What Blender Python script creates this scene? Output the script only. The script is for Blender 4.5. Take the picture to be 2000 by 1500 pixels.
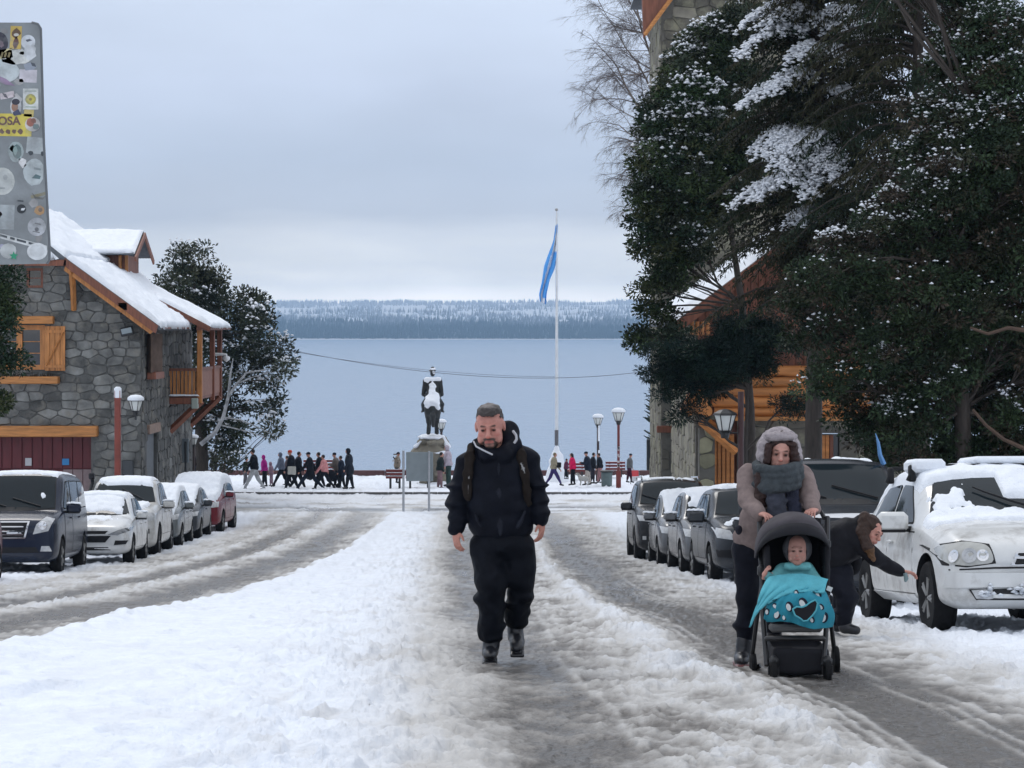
import bpy, bmesh, math, random
import numpy as np
from mathutils import Vector, Matrix
from mathutils.bvhtree import BVHTree

for _o in list(bpy.data.objects):
    bpy.data.objects.remove(_o)
SC = bpy.context.scene
COL = SC.collection
R = math.radians
F = 4400.0            # focal length in photo pixels (photo 2000 px wide)
EYE = 1.62            # camera height over the road under it

# ------------------------------------------------------------------ camera
cam_d = bpy.data.cameras.new('camera')
cam = bpy.data.objects.new('camera', cam_d)
COL.objects.link(cam)
cam.location = (0, 0, EYE)
cam.rotation_euler = (R(90), 0, 0)
cam_d.sensor_width = 36.0
cam_d.lens = 36.0 * F / 2000.0
cam_d.shift_y = -105.0 / 2000.0
cam_d.clip_start = 0.1
cam_d.clip_end = 40000.0
SC.camera = cam

# ------------------------------------------------------------------ sky
SUN_EL, SUN_AZ = R(48), R(-20)
W = bpy.data.worlds.new('World')
SC.world = W
W.use_nodes = True
nt = W.node_tree
nt.nodes.clear()
def N(tree, t, **kw):
    n = tree.nodes.new(t)
    for k, v in kw.items():
        setattr(n, k, v)
    return n
wo = N(nt, 'ShaderNodeOutputWorld')
sky = N(nt, 'ShaderNodeTexSky', sky_type='NISHITA', sun_disc=False, sun_elevation=SUN_EL, sun_rotation=SUN_AZ)
bg1 = N(nt, 'ShaderNodeBackground'); bg1.inputs[1].default_value = 0.10
nt.links.new(sky.outputs[0], bg1.inputs[0])
tc = N(nt, 'ShaderNodeTexCoord')
sep = N(nt, 'ShaderNodeSeparateXYZ'); nt.links.new(tc.outputs['Generated'], sep.inputs[0])
mp = N(nt, 'ShaderNodeMapping'); mp.inputs['Scale'].default_value = (5.0, 5.0, 26.0); mp.inputs['Location'].default_value = (.35, .0, .2)
nt.links.new(tc.outputs['Generated'], mp.inputs[0])
ns = N(nt, 'ShaderNodeTexNoise'); ns.inputs['Scale'].default_value = 1.0; ns.inputs['Detail'].default_value = 5.0; ns.inputs['Roughness'].default_value = .5
nt.links.new(mp.outputs[0], ns.inputs[0])
ma = N(nt, 'ShaderNodeMath', operation='MULTIPLY_ADD'); ma.inputs[1].default_value = .036; ma.inputs[2].default_value = -.018
nt.links.new(ns.outputs['Fac'], ma.inputs[0])
ad = N(nt, 'ShaderNodeMath', operation='ADD'); nt.links.new(sep.outputs['Z'], ad.inputs[0]); nt.links.new(ma.outputs[0], ad.inputs[1])
cr = N(nt, 'ShaderNodeValToRGB')
nt.links.new(ad.outputs[0], cr.inputs[0])
stops = [(0.0, (1.95, 1.90, 1.85)), (.016, (1.95, 1.90, 1.85)), (.030, (1.05, 1.07, 1.10)), (.050, (.59, .65, .77)), (.075, (.54, .62, .77)),
         (.11, (.62, .70, .87)), (.16, (.70, .79, .95)), (.30, (.74, .80, .92)), (.60, (.96, 1.0, 1.08)), (1.0, (1.10, 1.14, 1.22))]
el = cr.color_ramp.elements
while len(el) < len(stops):
    el.new(.5)
for e, (p, c) in zip(el, stops):
    e.position = p; e.color = (*c, 1)
bg2 = N(nt, 'ShaderNodeBackground'); bg2.inputs[1].default_value = 1.06
ns2 = N(nt, 'ShaderNodeTexNoise'); ns2.inputs['Scale'].default_value = 1.6; ns2.inputs['Detail'].default_value = 6.0
mp2 = N(nt, 'ShaderNodeMapping'); mp2.inputs['Scale'].default_value = (3.0, 3.0, 9.0)
nt.links.new(tc.outputs['Generated'], mp2.inputs[0]); nt.links.new(mp2.outputs[0], ns2.inputs[0])
mr = N(nt, 'ShaderNodeMapRange'); mr.inputs[1].default_value = .3; mr.inputs[2].default_value = .7; mr.inputs[3].default_value = .90; mr.inputs[4].default_value = 1.10
nt.links.new(ns2.outputs['Fac'], mr.inputs[0])
vm = N(nt, 'ShaderNodeVectorMath', operation='SCALE')
nt.links.new(cr.outputs[0], vm.inputs[0]); nt.links.new(mr.outputs[0], vm.inputs['Scale'])
nt.links.new(vm.outputs[0], bg2.inputs[0])
mx = N(nt, 'ShaderNodeMixShader'); mx.inputs[0].default_value = .93
nt.links.new(bg1.outputs[0], mx.inputs[1]); nt.links.new(bg2.outputs[0], mx.inputs[2])
nt.links.new(mx.outputs[0], wo.inputs[0])

sun_d = bpy.data.lights.new('sun', 'SUN')
sun_d.energy = 0.8; sun_d.angle = R(20); sun_d.color = (1.0, .97, .93)
sun = bpy.data.objects.new('sun', sun_d); COL.objects.link(sun)
sun.rotation_euler = (R(90) - SUN_EL, 0, R(180) - SUN_AZ)
sun.location = (0, 0, 40)
SC.view_settings.view_transform = 'Standard'
SC.view_settings.look = 'None'
SC.view_settings.exposure = 0.0
SC.view_settings.gamma = 1.0
SC.view_settings.use_curve_mapping = False
SC.render.engine = 'CYCLES'
SC.cycles.max_bounces = 6
SC.cycles.diffuse_bounces = 3
SC.cycles.glossy_bounces = 3
SC.cycles.transmission_bounces = 4
SC.cycles.transparent_max_bounces = 8
SC.cycles.volume_bounces = 0
SC.cycles.use_denoising = True

# ------------------------------------------------------------------ helpers: materials
def lin(c):
    return tuple(((v / 255) / 12.92 if v / 255 <= .04045 else ((v / 255 + .055) / 1.055) ** 2.4) for v in c)
_M = {}
def mat(name, color=(.5, .5, .5), rough=.6, vary=.0, scale=6.0, bump=0.0, bscale=40.0, metal=0.0, spec=.5, coat=0.0, attr=None,
        dirt=None, dirt_amt=0.0, dirt_scale=3.0, stretch=None, emit=None, sub=0.0, objvar=0.0):
    if name in _M:
        return _M[name]
    m = bpy.data.materials.new(name); _M[name] = m
    m.use_nodes = True
    t = m.node_tree; b = t.nodes['Principled BSDF']
    b.inputs['Roughness'].default_value = rough
    b.inputs['Metallic'].default_value = metal
    b.inputs['Specular IOR Level'].default_value = spec
    b.inputs['Coat Weight'].default_value = coat
    b.inputs['Coat Roughness'].default_value = .06
    b.inputs['Base Color'].default_value = (*color, 1)
    co = N(t, 'ShaderNodeTexCoord').outputs['Object']
    if stretch:
        mpn = N(t, 'ShaderNodeMapping'); mpn.inputs['Scale'].default_value = stretch
        t.links.new(co, mpn.inputs[0]); co = mpn.outputs[0]
    src = None
    if attr:
        a = N(t, 'ShaderNodeAttribute', attribute_name=attr); src = a.outputs['Color']
    if vary > 0 or objvar > 0:
        n = N(t, 'ShaderNodeTexNoise'); n.inputs['Scale'].default_value = scale; n.inputs['Detail'].default_value = 5
        t.links.new(co, n.inputs[0])
        r = N(t, 'ShaderNodeMapRange'); r.inputs[1].default_value = .25; r.inputs[2].default_value = .75
        r.inputs[3].default_value = 1 - vary; r.inputs[4].default_value = 1 + vary
        t.links.new(n.outputs['Fac'], r.inputs[0])
        fac = r.outputs[0]
        if objvar > 0:
            oi = N(t, 'ShaderNodeObjectInfo')
            r2 = N(t, 'ShaderNodeMapRange'); r2.inputs[3].default_value = 1 - objvar; r2.inputs[4].default_value = 1 + objvar
            t.links.new(oi.outputs['Random'], r2.inputs[0])
            mu = N(t, 'ShaderNodeMath', operation='MULTIPLY'); t.links.new(fac, mu.inputs[0]); t.links.new(r2.outputs[0], mu.inputs[1]); fac = mu.outputs[0]
        s = N(t, 'ShaderNodeVectorMath', operation='SCALE')
        if src is None: s.inputs[0].default_value = color
        else: t.links.new(src, s.inputs[0])
        t.links.new(fac, s.inputs['Scale']); src = s.outputs[0]
    if dirt is not None:
        n = N(t, 'ShaderNodeTexNoise'); n.inputs['Scale'].default_value = dirt_scale; n.inputs['Detail'].default_value = 7; n.inputs['Roughness'].default_value = .65
        t.links.new(co, n.inputs[0])
        r = N(t, 'ShaderNodeMapRange'); r.inputs[1].default_value = .62 - .35 * dirt_amt; r.inputs[2].default_value = .78 - .2 * dirt_amt
        t.links.new(n.outputs['Fac'], r.inputs[0])
        mxn = N(t, 'ShaderNodeMix', data_type='RGBA')
        t.links.new(r.outputs[0], mxn.inputs[0])
        if src is None: mxn.inputs[6].default_value = (*color, 1)
        else: t.links.new(src, mxn.inputs[6])
        mxn.inputs[7].default_value = (*dirt, 1); src = mxn.outputs[2]
    if src is not None:
        t.links.new(src, b.inputs['Base Color'])
    if bump > 0:
        n = N(t, 'ShaderNodeTexNoise'); n.inputs['Scale'].default_value = bscale; n.inputs['Detail'].default_value = 6
        t.links.new(co, n.inputs[0])
        bp = N(t, 'ShaderNodeBump'); bp.inputs['Strength'].default_value = 1.0; bp.inputs['Distance'].default_value = bump
        t.links.new(n.outputs['Fac'], bp.inputs['Height']); t.links.new(bp.outputs[0], b.inputs['Normal'])
    if sub > 0:
        b.inputs['Subsurface Weight'].default_value = sub
        b.inputs['Subsurface Radius'].default_value = (.02, .015, .012)
    if emit:
        b.inputs['Emission Color'].default_value = (*emit, 1); b.inputs['Emission Strength'].default_value = 1
    return m

# ------------------------------------------------------------------ helpers: objects
def tag(o, label=None, cat=None, group=None, kind=None):
    if label: o['label'] = label
    if cat: o['category'] = cat
    if group: o['group'] = group
    if kind: o['kind'] = kind
    return o
def thing(name, label, cat, loc=(0, 0, 0), rz=0.0, group=None):
    o = bpy.data.objects.new(name, None); COL.objects.link(o)
    o.empty_display_size = .2
    o.location = loc; o.rotation_euler = (0, 0, rz)
    return tag(o, label, cat, group)
def put(name, me, parent=None, loc=None, rot=None, scl=None):
    o = bpy.data.objects.new(name, me); COL.objects.link(o)
    if parent is not None: o.parent = parent
    if loc is not None: o.location = loc
    if rot is not None: o.rotation_euler = rot
    if scl is not None: o.scale = scl
    return o
def arr_mesh(name, V, Q, mats, smooth=True, midx=None, cols=None, cname='Col'):
    """V (n,3) float, Q (m,k) int (k = 3 or 4) -> mesh"""
    V = np.asarray(V, dtype=np.float32); Q = np.asarray(Q, dtype=np.int32)
    me = bpy.data.meshes.new(name)
    m, k = Q.shape
    me.vertices.add(len(V)); me.vertices.foreach_set('co', V.ravel())
    me.loops.add(m * k); me.loops.foreach_set('vertex_index', Q.ravel())
    me.polygons.add(m); me.polygons.foreach_set('loop_start', np.arange(0, m * k, k, dtype=np.int32))
    for mt in (mats if isinstance(mats, (list, tuple)) else [mats]):
        me.materials.append(mt)
    if midx is not None:
        me.polygons.foreach_set('material_index', np.asarray(midx, dtype=np.int32))
    me.update(calc_edges=True)
    me.polygons.foreach_set('use_smooth', np.full(m, smooth, dtype=bool))
    if cols is not None:
        a = me.color_attributes.new(cname, 'FLOAT_COLOR', 'POINT')
        c = np.ones((len(V), 4), dtype=np.float32); c[:, :3] = cols
        a.data.foreach_set('color', c.ravel())
    me.validate()
    return me
class MB:
    """collects simple shapes, builds one mesh"""
    def __init__(s): s.v = []; s.f = []; s.m = []; s.mi = 0
    def add(s, vs, fs):
        b = len(s.v); s.v += [tuple(v) for v in vs]; s.f += [tuple(b + i for i in f) for f in fs]; s.m += [s.mi] * len(fs)
    def box(s, c, d, rz=0, rx=0, ry=0, bev=0.0):
        x, y, z = [k / 2 for k in d]
        if bev <= 0:
            P = [(sx * x, sy * y, sz * z) for sx in (-1, 1) for sy in (-1, 1) for sz in (-1, 1)]
            Fs = [(0, 1, 3, 2), (4, 6, 7, 5), (0, 4, 5, 1), (2, 3, 7, 6), (0, 2, 6, 4), (1, 5, 7, 3)]
        else:
            b = min(bev, x * .9, y * .9, z * .9)
            bm = bmesh.new(); bmesh.ops.create_cube(bm, size=1)
            for v in bm.verts: v.co = Vector((v.co.x * 2 * x, v.co.y * 2 * y, v.co.z * 2 * z))
            bmesh.ops.bevel(bm, geom=bm.edges[:], offset=b, segments=1, affect='EDGES')
            bm.verts.index_update()
            P = [tuple(v.co) for v in bm.verts]; Fs = [tuple(v.index for v in f.verts) for f in bm.faces]; bm.free()
        M = Matrix.Rotation(rz, 3, 'Z') @ Matrix.Rotation(ry, 3, 'Y') @ Matrix.Rotation(rx, 3, 'X')
        s.add([(M @ Vector(p)) + Vector(c) for p in P], Fs)
        return s
    def tube(s, pts, r, n=8, caps=True):
        pts = [Vector(p) for p in pts]
        rs = r if isinstance(r, (list, tuple)) else [r] * len(pts)
        vs = []; up = None
        for i, p in enumerate(pts):
            d = (pts[min(i + 1, len(pts) - 1)] - pts[max(i - 1, 0)])
            if d.length < 1e-9: d = Vector((0, 0, 1))
            d.normalize()
            if up is None:
                up = Vector((0, 0, 1)) if abs(d.z) < .9 else Vector((0, 1, 0))
            a = d.cross(up)
            if a.length < 1e-4: a = d.cross(Vector((1, 0, 0)))
            a.normalize(); b = a.cross(d); up = b if b.length > .1 else up
            for k in range(n):
                t = 2 * math.pi * k / n
                vs.append(p + (a * math.cos(t) + b * math.sin(t)) * rs[i])
        fs = []
        for i in range(len(pts) - 1):
            for k in range(n):
                fs.append((i * n + k, i * n + (k + 1) % n, (i + 1) * n + (k + 1) % n, (i + 1) * n + k))
        if caps:
            fs.append(tuple(range(n))[::-1]); fs.append(tuple((len(pts) - 1) * n + k for k in range(n)))
        s.add(vs, fs); return s
    def lathe(s, prof, c=(0, 0, 0), n=16, M=None):
        vs = []
        for r_, z in prof:
            for k in range(n):
                t = 2 * math.pi * k / n
                v = Vector((r_ * math.cos(t), r_ * math.sin(t), z))
                if M is not None: v = M @ v
                vs.append(v + Vector(c))
        fs = [(i * n + k, i * n + (k + 1) % n, (i + 1) * n + (k + 1) % n, (i + 1) * n + k) for i in range(len(prof) - 1) for k in range(n)]
        fs.append(tuple(range(n))[::-1]); fs.append(tuple((len(prof) - 1) * n + k for k in range(n)))
        s.add(vs, fs); return s
    def prism(s, poly, vec):
        """poly: list of 3D points (planar), extruded by vec"""
        n = len(poly); vec = Vector(vec)
        vs = [Vector(p) for p in poly] + [Vector(p) + vec for p in poly]
        fs = [tuple(range(n))[::-1], tuple(n + k for k in range(n))] + [(k, (k + 1) % n, n + (k + 1) % n, n + k) for k in range(n)]
        s.add(vs, fs); return s
    def mesh(s, name, mats, smooth=False):
        me = bpy.data.meshes.new(name); me.from_pydata([tuple(v) for v in s.v], [], s.f)
        for mt in (mats if isinstance(mats, (list, tuple)) else [mats]): me.materials.append(mt)
        if s.mi or any(s.m): me.polygons.foreach_set('material_index', s.m)
        bm = bmesh.new(); bm.from_mesh(me); bmesh.ops.recalc_face_normals(bm, faces=bm.faces); bm.to_mesh(me); bm.free()
        me.polygons.foreach_set('use_smooth', [smooth] * len(me.polygons))
        if smooth:
            try: me.set_sharp_from_angle(angle=R(40))
            except Exception: pass
        me.update()
        return me
    def build(s, name, mats, parent=None, smooth=False, loc=None, rot=None):
        return put(name, s.mesh(name, mats, smooth), parent, loc, rot)

# ------------------------------------------------------------------ helpers: noise
class VNoise:
    def __init__(s, seed, n=64):
        s.r = np.random.RandomState(seed).rand(n, n).astype(np.float32); s.n = n
    def __call__(s, x, y):
        n = s.n; xi = np.floor(x).astype(np.int64); yi = np.floor(y).astype(np.int64)
        fx = x - xi; fy = y - yi; fx = fx * fx * (3 - 2 * fx); fy = fy * fy * (3 - 2 * fy)
        a = s.r[xi % n, yi % n]; b = s.r[(xi + 1) % n, yi % n]; c = s.r[xi % n, (yi + 1) % n]; d = s.r[(xi + 1) % n, (yi + 1) % n]
        return (a * (1 - fx) + b * fx) * (1 - fy) + (c * (1 - fx) + d * fx) * fy
_vn = [VNoise(k) for k in range(6)]
def fbm(x, y, oct=4, gain=.5, seed=0):
    t = 0; a = 1; s = 0
    for o in range(oct):
        t = t + a * _vn[(o + seed) % 6](x * 2 ** o + 17.3 * o + 5.1 * seed, y * 2 ** o - 9.7 * o + 3.7 * seed); s += a; a *= gain
    return t / s
class VNoise3:
    def __init__(s, seed, n=24):
        s.r = np.random.RandomState(seed).rand(n, n, n).astype(np.float32) * 2 - 1; s.n = n
    def __call__(s, P):
        n = s.n; i = np.floor(P).astype(np.int64); f = P - i; f = f * f * (3 - 2 * f); out = 0
        for dx in (0, 1):
            wx = f[..., 0] if dx else 1 - f[..., 0]
            for dy in (0, 1):
                wy = f[..., 1] if dy else 1 - f[..., 1]
                for dz in (0, 1):
                    wz = f[..., 2] if dz else 1 - f[..., 2]
                    out = out + s.r[(i[..., 0] + dx) % n, (i[..., 1] + dy) % n, (i[..., 2] + dz) % n] * (wx * wy * wz)
        return out
_v3 = VNoise3(3)

# ------------------------------------------------------------------ place geometry (metres)
_PY = np.array([-60., 0., 10., 15., 21., 31., 42.5, 54., 64.5, 72., 82., 91., 93., 106., 400.])
_PH = np.array([.6, 1.62, 2.01, 2.28, 2.76, 3.72, 4.6, 5.4, 5.93, 6.28, 6.55, 6.66, 6.70, 7.02, 7.02])
_yy = np.linspace(-60, 400, 4601)
_hh = np.interp(_yy, _PY, _PH)
_k = np.ones(41) / 41.
_hh[20:-20] = np.convolve(_hh, _k, 'valid')
def zg(y):
    """height of the road surface at distance y from the camera"""
    return EYE - np.interp(y, _yy, _hh)
def P(px, py, d):
    """photo pixel at distance d -> point in the place"""
    return Vector(((px - 1000) * d / F, d, EYE + (645 - py) * d / F))
def sm(a, b, x):
    t = np.clip((x - a) / (b - a), 0, 1); return t * t * (3 - 2 * t)
# ================================================================== GROUND
def ground_mat(name, bump, bscale):
    m = mat(name, (.8, .8, .8), .6, attr='Col', bump=bump, bscale=bscale, spec=.3, vary=.07, scale=5)
    t = m.node_tree; b = t.nodes['Principled BSDF']
    a = N(t, 'ShaderNodeAttribute', attribute_name='Wet')
    r = N(t, 'ShaderNodeMapRange'); r.inputs[3].default_value = .75; r.inputs[4].default_value = .27
    t.links.new(a.outputs['Fac'], r.inputs[0])
    n = N(t, 'ShaderNodeTexNoise'); n.inputs['Scale'].default_value = 9; n.inputs['Detail'].default_value = 4
    s = N(t, 'ShaderNodeMath', operation='MULTIPLY_ADD'); s.inputs[1].default_value = .3
    t.links.new(n.outputs['Fac'], s.inputs[0]); t.links.new(r.outputs[0], s.inputs[2])
    s2 = N(t, 'ShaderNodeMath', operation='SUBTRACT'); t.links.new(s.outputs[0], s2.inputs[0]); s2.inputs[1].default_value = .13
    t.links.new(s2.outputs[0], b.inputs['Roughness'])
    return m
M_snow_g = ground_mat('ground snow', .032, 11)
M_road = ground_mat('slush and wet asphalt', .030, 20)

def mR(y): return np.interp(y, [8, 10, 16.6, 25, 37, 45, 80], [-.25, -.35, -.64, -.95, -1.26, -1.6, -2.4])
def mL(y): return np.interp(y, [8, 15.6, 80], [-3.9, -3.9, -4.5])
def rG(y): return np.interp(y, [8, 10.6, 12.9, 14, 16.6, 37.5, 80], [1.66, 1.57, 1.45, 1.30, 1.13, .85, .45])
def pK(y): return np.interp(y, [8, 17, 48, 80], [2.75, 2.8, 2.62, 2.3])
def lK(y): return np.interp(y, [8, 30, 80], [-7.3, -7.5, -7.9])

def ground_fields(X, Y):
    n1 = fbm(X * 1.3, Y * .6, 4, seed=1) - .5            # wander
    nf = fbm(X * 9, Y * 5, 4, .6, seed=2)                # clods
    nm = fbm(X * 3.2, Y * 2.0, 4, .55, seed=3)
    nb = fbm(X * .9, Y * .45, 3, seed=4)
    ng = fbm(X * 16, Y * 12, 3, .6, seed=5)
    e1 = n1 * .34 + (nf - .5) * .16
    # far left / right pavements
    sx = np.zeros_like(X); dirt = np.zeros_like(X); wet = np.zeros_like(X)
    # --- snow depth
    def gauss(c, w): return np.exp(-((X - c + n1 * .25) / w) ** 2)
    med = sm(0, .28, X - mL(Y) + e1) * (1 - sm(-.25, .55, X - mR(Y) + e1 * 2.2))
    endm = 1 - sm(79.2, 80.6, Y + n1 * 2)
    med = med * endm
    rpk = sm(-.15, .75, X - pK(Y) + e1 * 2.2)
    lpk = sm(-.2, .6, -(X - lK(Y)) + e1 * 1.8)
    along = np.clip(.45 + 1.3 * (fbm(X * .4 + 3, Y * .55, 3, seed=5) - .32), .25, 1.25)
    ridge = gauss(rG(Y), .20) * (1 - sm(60, 75, Y)) * np.clip(along * 1.15, 0, 1)
    ridgeB = gauss(rG(Y) - .55, .45) * .55
    rl1 = gauss(-5.75 - (Y - 30) * .006, .30) * along; rl2 = gauss(-6.95 - (Y - 30) * .008, .22) * along
    cross = sm(79, 81, Y + n1) * (1 - sm(90.6, 91.0, Y))
    plaza = sm(90.9, 91.1, Y)
    onroad = (1 - med) * (1 - rpk) * (1 - lpk)
    trk1 = gauss(rG(Y) + .78, .55)                        # wheel track right of the ridge
    trk2 = gauss(mR(Y) + .62, .48)
    trl1 = gauss(-4.85 - (Y - 30) * .008, .52); trl2 = gauss(-6.35 - (Y - 30) * .008, .34)
    trk = np.clip(np.maximum.reduce([trk1, trk2 * .8, trl1, trl2 * .85]), 0, 1)
    slush = onroad * (1 - .85 * trk)
    clod = np.clip((nf - .42) * 3.2, 0, 1) ** 1.2
    ne = np.clip((ng - .40) * 3, 0, 1)
    z = med * (.085 + .075 * (nm - .5) + .05 * (nb - .5) + .034 * (nf - .5) + .016 * (ng - .5))
    churn = med * sm(-1.9, -.3, X - mR(Y) + n1)           # trampled side of the strip
    z += churn * (.055 * clod - .02 + .014 * ne)
    foot = np.clip((fbm(X * 2.6, Y * 1.7, 2, seed=0) - .60) * 7, 0, 1)
    z -= med * foot * .06
    z += med * gauss(mL(Y) + .32, .25) * .05
    z += np.maximum(rpk, lpk) * (.015 + .08 * (nm - .45) + .045 * clod + .014 * ne)
    z += slush * (.018 + .028 * clod + .008 * ne + .02 * (nm - .5))
    z += onroad * ridge * (.03 + .05 * clod + .018 * ne + .03 * nm) + onroad * ridgeB * .03 * clod
    z += onroad * (rl1 * (.02 + .04 * clod + .012 * ne) + rl2 * (.015 + .035 * clod + .01 * ne))
    z += onroad * trk * .010 * ne
    z += plaza * (.13 + .05 * (nm - .5) + .03 * clod)
    z += sm(10.2, 10.4, -X) * (1 - plaza) * .06 + sm(5.9, 6.1, X) * (1 - plaza) * .06
    # --- dirt 0..1 and exposed wet asphalt 0..1
    dirt = onroad * (.69 + .85 * (nm - .5) + .6 * (nb - .5)) * (1 - .45 * clod) * (1 - .3 * ne)
    dirt = dirt + onroad * trk * .62
    dirt = dirt * (1 - .72 * ridge * onroad) * (1 - .50 * np.clip(rl1 + rl2, 0, 1) * onroad)
    dirt += onroad * sm(12, 9, Y) * .05
    edge = onroad * 0 + .35 * np.exp(-((X - mR(Y) - .15) / .5) ** 2) * med + .28 * np.exp(-((X - pK(Y) - .3) / .45) ** 2) * rpk * (.4 + nm) \
        + .42 * np.exp(-((X - lK(Y) + .3) / .5) ** 2) * lpk * (.5 + nm)
    dirt = np.clip(dirt + edge + churn * np.clip(.55 - nm, 0, 1) * .5, 0, 1)
    dirt = np.clip(dirt + med * np.clip(.5 - nm, 0, 1) * .35 * np.clip(nb + .2, 0, 1), 0, 1)
    cur = X - rG(Y) + .10 * np.sin(Y * .22)
    for o_, w_ in ((.26, .022), (.36, .022), (.47, .03), (.98, .022), (1.08, .022), (1.20, .03), (-.75, .03), (-.86, .03)):
        ln = np.exp(-((cur - o_) / w_) ** 2) * onroad * sm(.42, .6, fbm(X * .6 + o_ * 9, Y * .45, 2, seed=2)) * sm(60, 30, Y) * (1 if o_ > 0 else .6)
        dirt = dirt * (1 - .38 * ln); z = z + .008 * ln
    farc = sm(62, 82, Y) * onroad
    dirt = dirt * (1 - farc * .35)
    cs = np.clip((fbm(X * .5, Y * 1.4, 4, .55, seed=2) - .46) * 4, 0, 1)
    dirt = np.where(cross > .5, .16 + .55 * cs * (1 - sm(86, 90, Y)), dirt)
    pud = cross * np.exp(-((Y - 82.5) / 1.5) ** 2) * sm(.40, .52, fbm(X * .35, Y * .8, 3, seed=3)) * sm(-14, -8, -np.abs(X + 7))
    wet = np.clip(onroad * (trk * .85 + .35) * (1 - clod * .7) * (1 - ridge) + pud * 1.5, 0, 1)
    z = np.where(pud > .4, .004, z)
    plz = np.clip((.44 - fbm(X * .8, Y * .5, 3, seed=1)) * 5, 0, 1)
    dirt = np.where(plaza > .5, .10 * plz, dirt)
    return z, dirt, wet, pud, med, nm, clod, ne

def ground_color(z, dirt, wet, pud, nm, ne):
    clean = np.array([.775, .815, .88]); grey = np.array([.51, .50, .485]); brown = np.array([.215, .202, .188]); asph = np.array([.100, .092, .085])
    d = dirt[..., None]
    c = np.where(d < .45, clean + (grey - clean) * (d / .45), np.where(d < .8, grey + (brown - grey) * ((d - .45) / .35), brown + (asph - brown) * ((d - .8) / .2)))
    c = c * (1 - pud[..., None]) + np.array([.09, .095, .10]) * pud[..., None]
    return c

NR, NCc = 345, 770
pys = np.linspace(1560, 925, 6000)
ys = np.linspace(8.0, 108.0, 20001)
ypy = 645 + F * np.interp(ys, _yy, _hh) / ys                # photo row of each distance
rows_py = np.linspace(ypy[0], ypy[-1], NR)
rowy = np.interp(rows_py[::-1], ypy[::-1], ys[::-1])[::-1]
rowy = np.concatenate([rowy[rowy < 88], np.linspace(88.2, 108, 40)])
u = np.linspace(-1, 1, NCc)
Yg = np.repeat(rowy[:, None], NCc, 1)
Xg = u[None, :] * (.2273 * Yg * 1.10 + 1.1)
gz, gd, gw, gp, gm, gnm, gcl, gne = ground_fields(Xg, Yg)
Zg = zg(Yg) + gz
GV = np.stack([Xg, Yg, Zg], -1).reshape(-1, 3)
GC = ground_color(gz, gd, gw, gp, gnm, gne).reshape(-1, 3)
GW = np.clip(gw, 0, 1).reshape(-1)
nr = len(rowy)
idx = np.arange(nr * NCc).reshape(nr, NCc)
GQ = np.stack([idx[:-1, :-1], idx[:-1, 1:], idx[1:, 1:], idx[1:, :-1]], -1).reshape(-1, 4)
fy = Yg[:-1, :-1].ravel(); fx = (Xg[:-1, :-1].ravel() + Xg[:-1, 1:].ravel()) / 2; fm = gm[:-1, :-1].ravel()
def sub_ground(name, mask, m):
    q = GQ[mask]; used = np.unique(q); remap = np.zeros(len(GV), dtype=np.int32); remap[used] = np.arange(len(used))
    me = arr_mesh(name, GV[used], remap[q], m, True, cols=GC[used])
    a = me.attributes.new('Wet', 'FLOAT', 'POINT'); a.data.foreach_set('value', GW[used].astype(np.float32))
    return tag(put(name, me), kind='structure')
is_plaza = fy >= 91.0
is_med = (~is_plaza) & (fm > .35) & (fx > -5) & (fx < 1)
is_pl = (~is_plaza) & (fx < -10.3) ; is_pr = (~is_plaza) & (fx > 6.0)
is_road = ~(is_plaza | is_med | is_pl | is_pr)
sub_ground('road', is_road, M_road)
sub_ground('median_snow', is_med, M_snow_g)
sub_ground('plaza', is_plaza, M_snow_g)
sub_ground('pavement', is_pl | is_pr, M_snow_g)

def gz_at(x, y):
    a = np.array([[float(x)]]); b = np.array([[float(y)]])
    return float(zg(y)) + float(ground_fields(a, b)[0][0, 0])

# wide ground sheet around and under it, falling to the lake shore
LAKE_Z = -20.4
xs = np.concatenate([np.linspace(-420, -30, 14), np.linspace(-26, 26, 14), np.linspace(30, 420, 14)])
ysr = np.concatenate([np.linspace(-60, 108, 60), np.array([112, 118, 126, 136, 150, 170])])
XX, YY = np.meshgrid(xs, ysr)
ZZ = zg(YY) - .07
ZZ = np.where(YY > 108, np.interp(YY, [108, 112, 126, 150, 170], [float(zg(108)) - .07, -7.5, -15, -22, -26]), ZZ)
ZZ += np.where((np.abs(XX) > 28) & (YY < 100), .8 * fbm(XX * .05, YY * .05, 3), 0)
ii = np.arange(XX.size).reshape(XX.shape)
tag(put('ground', arr_mesh('ground', np.stack([XX, YY, ZZ], -1).reshape(-1, 3), np.stack([ii[:-1, :-1], ii[:-1, 1:], ii[1:, 1:], ii[1:, :-1]], -1).reshape(-1, 4),
    mat('snowy ground', (.80, .83, .88), .7, vary=.08, bump=.03, bscale=3))), kind='structure')

# ------------------------------------------------------------------ lake
def lake_mat():
    m = bpy.data.materials.new('lake water'); m.use_nodes = True
    t = m.node_tree; b = t.nodes['Principled BSDF']
    b.inputs['Base Color'].default_value = (.17, .25, .36, 1); b.inputs['Roughness'].default_value = .22; b.inputs['IOR'].default_value = 1.33
    co = N(t, 'ShaderNodeTexCoord').outputs['Object']
    mpn = N(t, 'ShaderNodeMapping'); mpn.inputs['Scale'].default_value = (.25, .06, 1); t.links.new(co, mpn.inputs[0])
    n = N(t, 'ShaderNodeTexNoise'); n.inputs['Scale'].default_value = 1.0; n.inputs['Detail'].default_value = 8; n.inputs['Roughness'].default_value = .6
    t.links.new(mpn.outputs[0], n.inputs[0])
    bp = N(t, 'ShaderNodeBump'); bp.inputs['Strength'].default_value = 1; bp.inputs['Distance'].default_value = .55
    t.links.new(n.outputs['Fac'], bp.inputs['Height']); t.links.new(bp.outputs[0], b.inputs['Normal'])
    return m
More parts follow.
